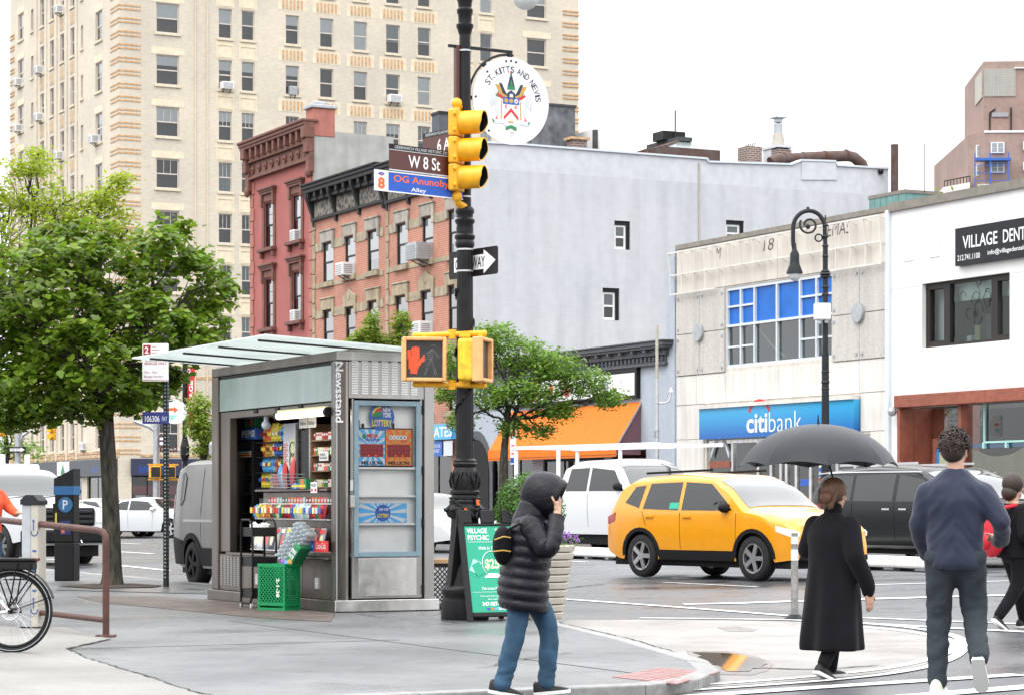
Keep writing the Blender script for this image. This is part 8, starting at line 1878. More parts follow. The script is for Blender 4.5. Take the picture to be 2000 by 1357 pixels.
t,a=farpole(361,Yb,1060,700,.09,'iron','lamp_post','thin black lamp post carrying the red banner','lamp post');MB().bar(P(361,716,Yb)-a,P(384,718,Yb)-a,.04).bar(P(361,828,Yb)-a,P(382,832,Yb)-a,.04).obj('banner_arm','iron',t);MB().lathe([(.09,0),(.16,.2),(.16,.5),(.09,.8)],12,(0,0,zz(900,Yb)-a.z)).obj('collar','iron',t)
m=MB();t=thing('banner','red vertical street banner with white letters behind canopy','banner',P(371,832,Yb),R(-25));hb=zz(716,Yb)-zz(832,Yb);vs=[]
for i in range(9):
    for j in range(4):vs.append((-.2+.4*j/3,.03*math.sin(i*.9),hb*i/8-.06*(1-abs(j-1.5)/1.5)*(i == 0)))
m.add(vs,[(i*4+j,i*4+j+1,i*4+j+5,i*4+j+4) for i in range(8) for j in range(3)]).obj('cloth','banner_red',t,smooth=90)
lb=text('THE',fit=(.55,.16),bold=.03).obj('lettering','sign_white',t);lb.matrix_local=Matrix.Translation((-.1,-.06,hb*.22)) @ Matrix.Rotation(R(-90),4,'Y');lb=text('VILLAGE',fit=(1.2,.16),bold=.03).obj('lettering','sign_white',t);lb.matrix_local=Matrix.Translation((.09,-.06,hb*.48)) @ Matrix.Rotation(R(-90),4,'Y');lb=text('BID',fit=(.3,.12),bold=.03).obj('lettering','sign_white',t);lb.matrix_local=Matrix.Translation((0,-.06,hb*.9)) @ Matrix.Rotation(R(-90),4,'Y')
t=thing('round_sign','round white sign with orange and teal mark beside banner','sign',P(341,803,70),R(15));MB().cyl((0,.02,0),(0,0,0),.36,n=28).obj('disc','sign_white',t);MB().prism([(-.2,.02),(-.02,.02),(-.02,-.05),(.1,.05),(-.02,.15),(-.02,.1),(-.2,.1)],-.006,-.002).obj('arrow_mark','ink_orange',t);MB().prism([(-.25,-.1),(.1,-.1),(-.05,-.24),(-.15,-.24)],-.006,-.002).obj('wave_mark','ink_teal',t);MB().bar((-.3,.02,-.36),(-.3,.02,.36),.04).obj('mount','galv',t)
# ---------------- far kerb: bishop crook lamp, camera pole, parking sign ----------------
lpY=33.0/((1612-1000)/FPX*NX+NY);b0=Vector(((1612-1000)/FPX*lpY,lpY,.3));q=lpY/FPX
t=thing('lamp_post','black bishop crook street lamp with scrollwork before the bank','lamp post',b0,0)
def bz(py):return zz(py,lpY)-b0.z
MB().lathe([(.28,0),(.28,.5),(.2,.7),(.16,1.2),(.12,1.6)],16).obj('base','iron_grey',t,smooth=40);MB().cyl((0,0,1.6),(0,0,bz(690)),8*q,7*q,n=14).cyl((0,0,bz(690)),(0,0,bz(480)),5.5*q,5*q,n=14).obj('shaft','iron_grey',t,smooth=50)
for py,r in ((758,8.5),(745,9),(735,8),(725,8.5),(610,7),(575,7.5),(560,8),(540,11),(535,12),(530,9),(500,6.5),(480,6.5),(462,6.5),(440,6)):MB().lathe([(r*q*.8,0),(r*q,2.0*q),(r*q*.8,5*q)],14,(0,0,bz(py+3))).obj('collar','iron_grey',t,smooth=50)
def sp_(px,py):return ((px-1612)*q,0,bz(py))
cxp,cyp,rp=1580,447,31
MB().tube([sp_(1612,480),sp_(1611,455)]+[sp_(1580+31*math.cos(R(a)),446-34*math.sin(R(a))) for a in range(0,181,15)]+[sp_(1549,470),sp_(1549.5,480)],4.2*q,10).obj('crook','iron_grey',t,smooth=60)
MB().tube([sp_(1580+22*math.cos(R(a))*(1-a/900),440-22*math.sin(R(a))*(1-a/900)) for a in range(150,560,18)],2.2*q,6).tube([sp_(1599+7*math.cos(R(a)),465-7*math.sin(R(a))) for a in range(0,400,25)],1.6*q,6).ball(sp_(1578,443),5*q,8,6).obj('scroll','iron_grey',t,smooth=60);MB().cyl(sp_(1578,413),sp_(1578,405),3*q,n=8).bar(sp_(1612,450),sp_(1612,421),.03).obj('finial','iron_grey',t)
MB().lathe([(3*q,22*q),(4*q,10*q),(9*q,0),(9*q,-12*q),(10*q,-20*q),(16*q,-35*q),(16*q,-38*q),(13*q,-38*q)],18,sp_(1552,497)).obj('lamp_hood','iron_grey',t,smooth=50);MB().cyl(sp_(1549.5,480),sp_(1551,497),3.5*q,n=10).obj('drop_rod','iron_grey',t);MB().ball(sp_(1552,537),12.5*q,16,10).obj('globe','globe',t,smooth=60)
MB().box(-24*q,8*q,-.3,-.06,bz(626),bz(594)).obj('equipment_box','sign_white',t,bevel=.03);MB().ball((-14*q,-.18,bz(630)),5*q,8,6).ball((0,-.18,bz(629)),4*q,8,6).obj('camera_dome','ink_pale',t)
Yc=33.0/((1283-1000)/FPX*NX+NY);a=Vector(((1283-1000)/FPX*Yc,Yc,.3));t=thing('camera_pole','slim grey two tone pole with curved white camera arm','pole',a,0);MB().cyl((0,0,0),(0,0,zz(740,Yc)-a.z),4*Yc/FPX,n=12).obj('lower_tube','alu',t,smooth=50);MB().cyl((0,0,zz(740,Yc)-a.z),(0,0,zz(636,Yc)-a.z),3.1*Yc/FPX,n=12).obj('upper_tube','planter',t,smooth=50)
def cp_(px,py):return P(px,py,Yc)-a
MB().tube([cp_(1286,787),cp_(1300,786),cp_(1307,782),cp_(1310,772),cp_(1310.5,764)],1.8*Yc/FPX,8).obj('arm','alu',t,smooth=60);v=cp_(1310.5,765);MB().cyl(v,v+Vector((0,0,.13)),.055,.015,n=10).obj('camera','sign_white',t)
for py in (789,842,853):MB().cyl((0,0,zz(py,Yc)-a.z),(0,0,zz(py,Yc)-a.z+.04),5*Yc/FPX,n=12).obj('clamp','galv',t)
MB().box(-9*Yc/FPX,-5*Yc/FPX,-.05,.05,zz(853,Yc)-a.z,zz(842,Yc)-a.z).obj('bracket','galv',t)
Yc=32.5/((1004-1000)/FPX*NX+NY);a=P(1004,1010,Yc);a.z=.25;t=thing('sign_pole','narrow parking regulation sign on post beside far street tree','sign',a,R(-40));MB().box(-.03,.03,-.03,.03,0,zz(832,Yc)-a.z).obj('post','post_green',t);z0,z1=zz(906,Yc)-a.z,zz(830,Yc)-a.z;MB().box(-.11,.11,-.05,-.035,z0,z1).obj('plate','sign_white',t);MB().box(-.10,.10,-.055,-.05,z1-.32,z1-.04).obj('red_panel','ink_maroon',t);MB().box(-.10,.10,-.055,-.05,z0+.04,z0+.2).obj('blue_panel','sign_blue',t)
for k in range(3):MB().box(-.06,.06,-.055,-.05,z0+.3+.12*k,z0+.34+.12*k).obj('print_line','ink_red',t)
# ================= people =================
mat('skin',(0.52,0.30,0.21),0.5,var=0.05)
mat('hair_dark',(0.030,0.018,0.013),0.6,var=0.3,vscale=30)
mat('hair_brown',(0.12,0.055,0.03),0.6,var=0.35,vscale=30)
mat('puffer',(0.0045,0.004,0.008),0.42,spec=0.3,var=0.2,vscale=14,bump=0.3,bscale=30)
mat('denim',(0.028,0.075,0.135),0.85,var=0.28,vscale=9,bump=0.15,bscale=120)
mat('coat_black',(0.004,0.004,0.006),0.85,spec=0.2,sheen=0.03,var=0.2,vscale=10)
mat('navy_knit',(0.006,0.011,0.036),0.75,sheen=0.2,var=0.12,vscale=7)
mat('slate',(0.018,0.025,0.033),0.85,var=0.15,vscale=9)
mat('sneaker',(0.62,0.62,0.52),0.6,var=0.1)
mat('sole',(0.75,0.75,0.72),0.6)
mat('umbrella_cloth',(0.009,0.010,0.015),0.42,spec=0.35,trans=0.06)
mat('red_jacket',(0.55,0.012,0.03),0.6)
mat('orange_knit',(0.75,0.10,0.03),0.8)
mat('mint',(0.25,0.42,0.38),0.7)
def remesh(m,vox,smooth=6,sub=0):
    o=bpy.data.objects.new('b',m.mesh('b'));r=o.modifiers.new('r','REMESH');r.mode='VOXEL';r.voxel_size=vox
    s=o.modifiers.new('s','SMOOTH');s.factor=.5;s.iterations=smooth
    me=evald(o);bpy.data.objects.remove(o)
    for p in me.polygons:p.use_smooth=True
    return me
def limb(m,pts,rs,n=12):
    pts=smooth3([Vector(p) for p in pts]);k=len(pts);o=len(rs)
    rr=[rs[0]+(0) for _ in range(k)]
    for i in range(k):
        t=i/(k-1)*(o-1);a=min(int(t),o-2);f=t-a;rr[i]=rs[a]+(rs[a+1]-rs[a])*f
    m.tube(pts,rr,n);m.ball(tuple(pts[0]),rr[0],n,8);m.ball(tuple(pts[-1]),rr[-1],n,8);return m
def smooth3(p,k=4):
    if len(p) < 3:return [p[0].lerp(p[-1],i/4) for i in range(5)]
    out=[]
    for i in range(len(p)-1):
        p0=p[max(i-1,0)];p1=p[i];p2=p[i+1];p3=p[min(i+2,len(p)-1)]
        for j in range(k):
            t=j/k;q=[0.5*((2*p1[c])+(p2[c]-p0[c])*t+(2*p0[c]-5*p1[c]+4*p2[c]-p3[c])*t*t+(-p0[c]+3*p1[c]-3*p2[c]+p3[c])*t**3) for c in range(3)]
            out.append(Vector(q))
    return out+[p[-1]]
def loft(m,rings,n=28,cap=True):                      # rings: (cx,cy,cz, rx, ry, pitch)
    vs=[];k=len(rings)
    for (cx,cy,cz,rx,ry,pt) in rings:
        for j in range(n):
            a=2*math.pi*j/n;x=rx*math.cos(a);y=ry*math.sin(a);vs.append((cx+x*math.cos(pt),cy+y,cz-x*math.sin(pt)))
    fs_=[(i*n+j,i*n+(j+1) % n,(i+1)*n+(j+1) % n,(i+1)*n+j) for i in range(k-1) for j in range(n)]
    if cap:fs_ += [tuple(range(n-1,-1,-1)),tuple(range((k-1)*n,k*n))]
    return m.add(vs,fs_)
def hand(m,w,d,up,curl=.5,s=1.0):
    """palm, four unequal fingers and a thumb from the wrist w along d; up is the back of the hand"""
    d=Vector(d).normalized();up=Vector(up);up=(up-d*up.dot(d)).normalized();sd=d.cross(up);w=Vector(w)
    m.cbox(tuple(w+d*.045*s),(.09*s,.078*s,.03*s),Matrix((d,sd,up)).transposed())
    for i,L in enumerate((.072,.082,.076,.058)):
        b=w+d*.085*s+sd*(-.030+.020*i)*s;p1=b+d*L*.45*s;a=curl;p2=p1+(d*math.cos(a)-up*math.sin(a))*L*.35*s;p3=p2+(d*math.cos(2*a)-up*math.sin(2*a))*L*.3*s
        m.tube([b-d*.02*s,p1,p2,p3],[.0095*s,.009*s,.0085*s,.007*s],8);m.ball(tuple(p3),.0075*s,6,4)
    b=w+d*.03*s-sd*.036*s;p1=b+(d*.55-sd*.7-up*.2).normalized()*.04*s;p2=p1+(d*.9-sd*.25-up*.35).normalized()*.032*s;m.tube([b+sd*.012*s,b,p1,p2],[.013*s,.0125*s,.0105*s,.008*s],8)
def head(m,c,s=1.0,f=(1,0,0),tilt=0.0):
    """skull, jaw, nose, ears, brow and lips; f is where the face looks"""
    f=Vector(f).normalized();up=Vector((0,0,1));up=(up-f*up.dot(f)).normalized();r=f.cross(up);T=Matrix((f,-r,up)).transposed().to_4x4();T.translation=Vector(c);h=MB()
    h.ball((-.012,0,.02),.098,18,12,(1.0,.80,1.02));h.ball((.022,0,-.055),.066,14,10,(.95,.88,1.0));h.ball((.072,0,-.092),.022,8,6)
    h.tube([(.086,0,.02),(.104,0,-.012),(.108,0,-.026)],[.008,.012,.013],8);h.ball((.098,0,-.030),.014,8,6,(1,1.3,.7));h.ball((.088,0,-.060),.011,8,6,(.8,2.0,.5));h.ball((.086,0,-.070),.011,8,6,(.8,1.8,.5))
    for sg_ in (-1,1):h.ball((.078,sg_*.034,.034),.014,8,6,(.7,1.6,.6));h.ball((.0,sg_*.080,-.008),.03,10,8,(.6,.28,1.1));h.ball((.066,sg_*.04,-.025),.022,8,6)
    sc_=MB();sc_.mb(h,Matrix.Scale(s,4));m.mb(sc_,T);return T
def eyes(T,parent,s=1.0):
    for sg_ in (-1,1):
        e=MB().ball((.076*s,sg_*.032*s,.012*s),.0125*s,10,8);o=MB();o.mb(e,T);o.obj('eye','sign_white',parent,smooth=80);o=MB();o.mb(MB().ball((.0855*s,sg_*.032*s,.012*s),.006*s,8,6),T);o.obj('iris','ink_black',parent,smooth=80)
def shoe(p,fwd,up,matn,parent,s=1.0):
    f=Vector(fwd).normalized();u=Vector(up);u=(u-f*u.dot(f)).normalized();r=f.cross(u);T=Matrix((f,-r,u)).transposed().to_4x4();T.translation=Vector(p);m=MB()
    vs=[];st=[(-.085,.030,.085),(-.07,.038,.10),(-.01,.040,.085),(.05,.043,.062),(.11,.046,.05),(.155,.036,.036),(.175,.015,.02)]
    for x,w,h in st:
        for a in range(9):t=math.pi*a/8;vs.append((x*s,w*s*math.cos(t),(.02+(h-.02)*math.sin(t)**.7)*s))
    m.add(vs,[(i*9+j,i*9+j+1,(i+1)*9+j+1,(i+1)*9+j) for i in range(len(st)-1) for j in range(8)]+[tuple(range(8,-1,-1)),tuple(range(54,63))]);o=MB();o.mb(m,T);sh_=o.obj('shoe',matn,parent,smooth=60)
    m=MB();n=len(st);m.slab([(x*s*1.02,w*s*1.06) for x,w,h in st]+[(x*s*1.02,-w*s*1.06) for x,w,h in st[::-1]],0,.024*s);o=MB();o.mb(m,T);o.obj('sole','sole',sh_)
def hairlocks(T,parent,matn,fn,n,seed,s=1.0,r=.006):
    rg=random.Random(seed);m=MB()
    for k in range(n):
        p0,p1,p2=fn(rg);m.tube([p0,p1,p2],[r*s,r*.9*s,r*.3*s],4)
    o=MB();o.mb(m,T);return o.obj('hair_lock',matn,parent,smooth=60)
def place(o,px,py,z=None):
    v=G(px,py,0) if z is None else G(px,py,z);return v
# ---- hooded person in quilted coat, walking right ----
v=P(1027,980,15.9);v.z=0
t=thing('person','person in hooded black quilted coat and jeans walking right','person',v,R(-6));t.scale=(.97,.97,.985)
hf=Vector((.86,.0,-.42))
def legs(spec):return spec
m=MB();T_=head(m,(.125,0,1.335),.92,hf)
limb(m,[(.06,0,1.16),(.10,0,1.25)],[.055,.05]);loft(m,[(-.02,0,.74,.11,.15,0),(.0,0,.9,.10,.13,0),(.03,0,1.06,.11,.16,.2),(.055,0,1.16,.08,.15,.3),(.06,0,1.2,.05,.06,.3)])
LA=[(.05,-.17,1.13),(.15,-.23,.99),(.20,-.21,1.04),(.225,-.10,1.235)];RA=[(.05,.17,1.13),(-.02,.235,.93),(.08,.17,.82),(.09,.12,.80)]
for A in (LA,RA):limb(m,A[:2],[.045,.038]);limb(m,A[1:],[.038,.034,.026])
LL=[(-.02,-.085,.76),(.08,-.085,.44),(-.02,-.085,.075)];LR=[(-.02,.085,.76),(.02,.085,.42),(-.16,.085,.13)]
LL=[(-.02,-.085,.76),(-.06,-.09,.43),(-.155,-.09,.075)];LR=[(-.02,.085,.76),(.14,.085,.45),(.13,.085,.08)]
for A in (LL,LR):limb(m,A,[.075,.055,.038])
hand(m,LA[-1],(.0,.35,.9),(.95,-.3,0),.45,.95);hand(m,RA[-1],(-.3,-.9,-.3),(.2,.0,1),.5,.8)
link('body',remesh(m,.0075,3),'skin',t);eyes(T_,t,.92)
m=MB();rings=[];n=45
ctl=[(.57,-.015,.165,.215),(.70,-.02,.175,.225),(.85,-.005,.165,.205),(.98,.02,.165,.21),(1.08,.04,.16,.215),(1.16,.05,.13,.19),(1.21,.06,.09,.12)]
def cint(z,i):
    for a,b in zip(ctl[:-1],ctl[1:]):
        if z <= b[0]:f=(z-a[0])/(b[0]-a[0]);return a[i]+(b[i]-a[i])*f
    return ctl[-1][i]
for k in range(n+1):
    z=.57+.64*k/n;pf=1+.075*(abs(math.sin(math.pi*k/5))**.6)-.045;rings.append((cint(z,1),0,z,cint(z,2)*pf,cint(z,3)*pf,.12))
loft(m,rings,36);m.obj('coat_body','puffer',t,smooth=80)
for A in (LA,RA):
    m=MB();pts=smooth3([Vector(p) for p in A],7);k=len(pts);m.tube(pts[:-2],[(.078-.026*i/k)*(1+.16*abs(math.sin(math.pi*i/2.6))-.08) for i in range(k-2)],16);m.ball(tuple(pts[0]),.082,14,10);m.obj('sleeve','puffer',t,smooth=80)
m=MB();Th=T_.copy();vs=[];nr=12
for i in range(nr+1):
    f=i/nr;x=.10-.245*f;base=.118*math.sqrt(max(.0,1-((f-.32)/.72)**2)) if f > .32 else .118-.012*(.32-f)/.32
    for j in range(20):a=2*math.pi*j/20;q=base*(1+.05*abs(math.sin(math.pi*i/2.2)));vs.append((x,q*.92*math.cos(a),.005+q*1.13*math.sin(a)))
m.add(vs,[(i*20+j,i*20+(j+1) % 20,(i+1)*20+(j+1) % 20,(i+1)*20+j) for i in range(nr) for j in range(20)]);o=MB();o.mb(m,Th);ho=o.obj('hood','puffer',t,smooth=80);so=ho.modifiers.new('s','SOLIDIFY');so.thickness=.02
m=MB();limb(m,[(.03,0,1.15),(.05,0,1.24)],[.13,.11]);link('collar',remesh(m,.012,3),'puffer',t)
m=MB()
for A in (LL,LR):limb(m,A,[.098,.070,.060])
m.ball((-.02,0,.74),.12,16,10,(1,1.4,1));me=remesh(m,.010,4)
for q in me.vertices:
    w_=mnoise.noise(Vector((q.co.x*11+q.co.z*6,q.co.y*9,q.co.z*9)));w2=mnoise.noise(Vector((q.co.x*10,q.co.y*10,q.co.z*30)));k=max(0,1-abs(q.co.z-.16)/.14)+.4*max(0,1-abs(q.co.z-.46)/.08)
    q.co += q.normal*(.009*w_+.010*w2*k)
link('jeans',me,'denim',t)
shoe((-.165,-.09,.012),(.95,0,-.15),(0,0,1),'black',t,.95);shoe((.13,.085,.0),(1,0,.1),(0,0,1),'black',t,.95)
bp=thing('backpack','small black bag with brass zips on hooded person\'s back','bag',v+Vector((-.13,-.05,.86)),R(-6));bp.scale=(.75,.8,.75);MB().ball((-.02,-.06,.17),.15,16,12,(.62,.85,1.15)).obj('sack','coat_black',bp,smooth=80);MB().tube([(-.08,-.19,.22),(.0,-.20,.25),(.06,-.17,.24)],.006,5).obj('zip','ink_gold',bp);MB().tube([(-.09,-.185,.12),(.0,-.20,.13),(.06,-.17,.12)],.006,5).obj('zip','ink_gold',bp);MB().tube([(.02,-.15,.3),(.14,-.20,.36),(.24,-.17,.30)],.012,6).obj('strap','coat_black',bp)
# ---- person under umbrella ----
zg=-.06
v=P(1626,980,18.2);v.z=zroad(v.x,v.y)+.004
t=thing('person','person in long black coat holding umbrella, seen from behind','person',v,R(38));t.scale=(1,1,.955)
m=MB();T_=head(m,(.03,0,1.44),.95,(1,.1,-.05));limb(m,[(.0,0,1.26),(.02,0,1.36)],[.055,.05]);loft(m,[(0,0,.78,.11,.15,0),(0,0,.95,.10,.13,0),(0,0,1.12,.11,.17,0),(0,0,1.24,.08,.15,0),(0,0,1.28,.05,.06,0)])
LA=[(0,.18,1.20),(.02,.29,1.00),(.16,.22,1.10),(.20,.15,1.14)];RA=[(0,-.18,1.20),(-.04,-.27,.96),(.06,-.30,.76),(.09,-.29,.68)]
for A in (LA,RA):limb(m,A[:2],[.045,.038]);limb(m,A[1:],[.038,.033,.026])
LL=[(0,.08,.8),(.09,.08,.46),(.06,.08,.07)];LR=[(0,-.08,.8),(.0,-.08,.44),(-.17,-.08,.13)]
for A in (LL,LR):limb(m,A,[.075,.055,.036])
hand(m,LA[-1],(.8,-.1,.5),(.2,.9,.2),.8,.95);hand(m,RA[-1],(.1,0,-1),(0,-1,0),.4,.95)
link('body',remesh(m,.0075,3),'skin',t);eyes(T_,t,.95)
m=MB();rings=[]
for z,cx,rx,ry in ((.22,-.02,.215,.265),(.32,-.02,.205,.26),(.5,-.01,.19,.245),(.7,0,.175,.23),(.88,0,.16,.205),(1.0,0,.155,.205),(1.12,0,.15,.22),(1.20,0,.12,.21),(1.27,.0,.085,.13),(1.30,.0,.07,.08)):rings.append((cx,0,z,rx,ry,0))
loft(m,rings,32)
for A in (LA,RA):limb(m,A[:2],[.085,.075]);limb(m,A[1:],[.075,.062,.05])
me=remesh(m,.014,14);rg=random.Random(2)
for q in me.vertices:
    if q.co.z < .95:a=math.atan2(q.co.y,q.co.x);k=(.95-q.co.z)/.73;q.co.x += .022*k*math.cos(a*7)*math.cos(a);q.co.y += .022*k*math.cos(a*7)*math.sin(a)
link('coat',me,'coat_black',t);m=MB();limb(m,[(.0,0,1.26),(.01,0,1.33)],[.075,.07]);link('scarf',remesh(m,.012,2),'coat_black',t)
m=MB()
for A in (LL,LR):limb(m,A,[.085,.07,.052])
link('trousers',remesh(m,.012,3),'coat_black',t);shoe((.06,.08,.0),(1,0,0),(0,0,1),'black',t,.92);shoe((-.19,-.08,.02),(.9,0,-.4),(0.3,0,1),'black',t,.92)
m=MB();m.ball((-.022,0,.035),.108,18,12,(1.02,.86,.98));m.ball((-.10,0,-.02),.055,12,8);o=MB();o.mb(m,T_);o.obj('hair','hair_brown',t,smooth=80)
hairlocks(T_,t,'hair_brown',lambda rg:((lambda a,e:((-.03+.1*math.cos(a)*.4,.085*math.sin(a),.10),(-.09,.09*math.sin(a),.02+rg.uniform(-.02,.02)),(-.11,.06*math.sin(a)+rg.uniform(-.02,.02),-.09+rg.uniform(-.03,.03))))(rg.uniform(-1.5,1.5),0)),70,4)
Tw=Matrix.Translation(v) @ Matrix.Rotation(R(38),4,'Z');hw_=Tw @ Vector((.27,.13,1.117))
um=thing('umbrella','open black umbrella held over person in long coat','umbrella',hw_,0);top=P(1598,822,hw_.y)-hw_;rim=P(1598,910,hw_.y)-hw_;rU=.61
ax=Vector((top.x,top.y,top.z));n=8
def upt(a,f):                                        # canopy point: f 0 top, 1 rim
    sag=1-.05*abs(math.sin(n/2*a))**1.0*f;r=rU*math.sin(f*1.22)/math.sin(1.22)*sag;z=(top.z-.02)-(top.z-rim.z-.02)*(1-math.cos(f*1.22))/(1-math.cos(1.22)) + .03*f*f*abs(math.sin(n/2*a));return Vector((top.x+r*math.cos(a),top.y+r*math.sin(a),z))
for k in range(n):
    m=MB();vs=[];A0=2*math.pi*k/n;A1=2*math.pi*(k+1)/n
    for i in range(9):
        for j in range(7):vs.append(upt(A0+(A1-A0)*j/6,i/8))
    o=m.add(vs,[(i*7+j,(i+1)*7+j,(i+1)*7+j+1,i*7+j+1) for i in range(8) for j in range(6)]).obj('canopy_panel','umbrella_cloth',um,smooth=80)
    MB().tube([upt(A0,i/8)-Vector((0,0,.006)) for i in range(9)],.004,5).bar(upt(A0,.55)-Vector((0,0,.01)),Vector((top.x,top.y,top.z-.28)),.005).obj('rib','iron_grey',um)
MB().tube([Vector((0,0,-.12)),Vector((0,0,.02)),Vector((top.x,top.y,top.z))],.008,8).obj('shaft','iron_grey',um);MB().tube([Vector((0,0,.05)),Vector((0,0,-.10)),Vector((.02,0,-.14)),Vector((.05,0,-.14)),Vector((.06,0,-.11))],.014,8).obj('handle','black',um,smooth=60);MB().cyl(Vector((top.x,top.y,top.z-.02)),Vector((top.x,top.y,top.z+.05)),.008,.004,n=8).obj('ferrule','black',um)
# ---- man in navy top, back view, striding away ----
v=P(1866,980,16.6);v.z=zroad(v.x,v.y)+.006
t=thing('person','dark haired man in navy top and slate trousers walking away','person',v,R(78))
m=MB();T_=head(m,(.02,.0,1.675),1.0,(1,-.45,-.18));limb(m,[(.0,0,1.46),(.015,0,1.58)],[.065,.058]);loft(m,[(0,0,.92,.12,.165,0),(0,0,1.1,.11,.155,0),(0,0,1.3,.12,.19,0),(0,0,1.45,.09,.185,0),(0,0,1.5,.06,.08,0)])
LA=[(0,.185,1.375),(.03,.25,1.16),(.14,.22,1.0),(.18,.19,.95)];RA=[(0,-.185,1.375),(-.06,-.31,1.18),(.14,-.31,1.06),(.20,-.28,1.06)]
for A in (LA,RA):limb(m,A[:2],[.055,.046]);limb(m,A[1:],[.046,.038,.03])
LL=[(0,.095,.93),(.05,.115,.52),(-.03,.12,.09)];LR=[(0,-.095,.93),(.06,-.13,.54),(-.27,-.165,.26)]
for A in (LL,LR):limb(m,A,[.088,.062,.042])
hand(m,LA[-1],(.7,0,-.6),(.2,.9,0),.6);hand(m,RA[-1],(1,.2,.1),(0,-.6,.8),.9)
link('body',remesh(m,.0075,3),'skin',t);eyes(T_,t,1.0)
m=MB();loft(m,[(0,0,.86,.15,.195,0),(0,0,.93,.155,.20,0),(0,0,1.05,.145,.19,0),(0,0,1.2,.145,.20,0),(0,0,1.33,.15,.225,0),(0,0,1.43,.12,.225,0),(0,0,1.49,.09,.14,0),(.005,0,1.55,.075,.075,0)],32)
for A in (LA,RA):limb(m,A[:2],[.085,.072]);limb(m,A[1:],[.072,.06,.05])
me=remesh(m,.013,16)
for q in me.vertices:
    sg_=1 if q.co.y > 0 else -1;w_=mnoise.noise(Vector((q.co.x*7,q.co.y*9+sg_*q.co.z*7,q.co.z*4)));w2=mnoise.noise(Vector((q.co.x*14,q.co.y*20+sg_*q.co.z*16,q.co.z*7)));q.co += q.normal*(.012*w_+.007*w2)
link('top',me,'navy_knit',t)
m=MB()
for A in (LL,LR):limb(m,A,[.118,.085,.066])
m.ball((0,0,.92),.13,18,12,(1,1.38,.9));me=remesh(m,.012,4)
for q in me.vertices:q.co += q.normal*(.012*mnoise.noise(Vector((q.co.x*9,q.co.y*9+q.co.z*7,q.co.z*8)))+.006*mnoise.noise(Vector((q.co.x*18,q.co.y*18,q.co.z*24)))*(1 if q.co.z < .7 else .4))
link('trousers',me,'slate',t)
shoe((-.04,.12,.0),(1,-.12,0),(0,0,1),'sneaker',t,1.08);shoe((-.30,-.165,.185),(.55,-.1,-.8),(.8,0,.55),'sneaker',t,1.08)
m=MB();m.ball((-.018,0,.040),.108,20,14,(1.04,.86,1.0));m.ball((-.040,0,-.005),.092,14,10,(.9,.96,1.0));me=remesh(m.__class__().mb(m),.012,3);o=MB();o.add([T_ @ q.co for q in me.vertices],[tuple(p.vertices) for p in me.polygons]);o.obj('hair','hair_dark',t,smooth=80)
def lock_(rg):
    a=rg.uniform(0,6.28);e=rg.uniform(-.35,1.25);n_=Vector((math.cos(a)*math.cos(e),math.sin(a)*math.cos(e),math.sin(e)))
    if n_.x > .55 and n_.z < .35:n_.x=-n_.x
    p=Vector((-.022,0,.035))+Vector((n_.x*.108,n_.y*.092,n_.z*.106));tn=Vector((-.5,rg.uniform(-.9,.5),rg.uniform(-.9,.1)));tn=(tn-n_*tn.dot(n_)).normalized()
    return p-n_*.006,p+tn*.022+n_*.010,p+tn*.05+n_*rg.uniform(-.004,.018)
hairlocks(T_,t,'hair_dark',lock_,420,9,r=.0065)
# ---- person with red pack at right edge ----
v=P(1978,980,24.0);v.z=zroad(v.x,v.y)+.004
t=thing('person','black clad person striding off the right edge of the picture','person',v,R(25))
m=MB();T_=head(m,(.02,0,1.40),.93,(1,0,-.05));limb(m,[(0,0,1.22),(.01,0,1.32)],[.055,.05]);loft(m,[(0,0,.76,.11,.15,0),(0,0,.95,.10,.13,0),(0,0,1.1,.11,.17,0),(0,0,1.2,.08,.16,0),(0,0,1.25,.05,.06,0)])
LA=[(0,.18,1.17),(.04,.24,.94),(.16,.2,.86),(.2,.18,.86)];RA=[(0,-.18,1.17),(-.05,-.25,.93),(.12,-.24,.82),(.17,-.22,.82)];LL=[(0,.08,.78),(.12,.08,.44),(.2,.08,.08)];LR=[(0,-.08,.78),(.0,-.08,.44),(-.22,-.08,.14)]
for A in (LA,RA):limb(m,A[:2],[.045,.038]);limb(m,A[1:],[.038,.033,.026]);hand(m,A[-1],(1,0,0),(0,0,1),.6,.9)
for A in (LL,LR):limb(m,A,[.075,.055,.036])
link('body',remesh(m,.009,3),'skin',t);eyes(T_,t,.93)
m=MB();loft(m,[(0,0,.70,.15,.19,0),(0,0,.9,.14,.18,0),(0,0,1.08,.14,.20,0),(0,0,1.18,.11,.2,0),(0,0,1.24,.08,.1,0)])
for A in (LA,RA):limb(m,A[:2],[.075,.065]);limb(m,A[1:],[.065,.055,.045])
link('jacket',remesh(m,.015,3),'coat_black',t);m=MB()
for A in (LL,LR):limb(m,A,[.095,.075,.056])
m.ball((0,0,.76),.12,14,10,(1,1.3,1));link('trousers',remesh(m,.014,3),'coat_black',t);shoe((.2,.08,0),(1,0,.1),(0,0,1),'black',t,.92);shoe((-.24,-.08,.04),(.8,0,-.6),(.6,0,.8),'black',t,.92)
m=MB();m.ball((-.022,0,.035),.110,18,12,(1.02,.88,1.0));m.ball((-.06,0,-.06),.08,14,10);o=MB();o.mb(m,T_);o.obj('hair','hair_dark',t,smooth=80)
rp=thing('backpack','bright red backpack on the person at right edge','bag',v+Vector((-.17,-.10,.72)),R(25));MB().ball((-.06,.02,.26),.25,18,14,(.55,.72,1.1)).obj('sack','red_jacket',rp,smooth=80);MB().ball((-.17,.02,.16),.12,14,10,(.6,1.0,.9)).obj('pocket','red_jacket',rp,smooth=80)
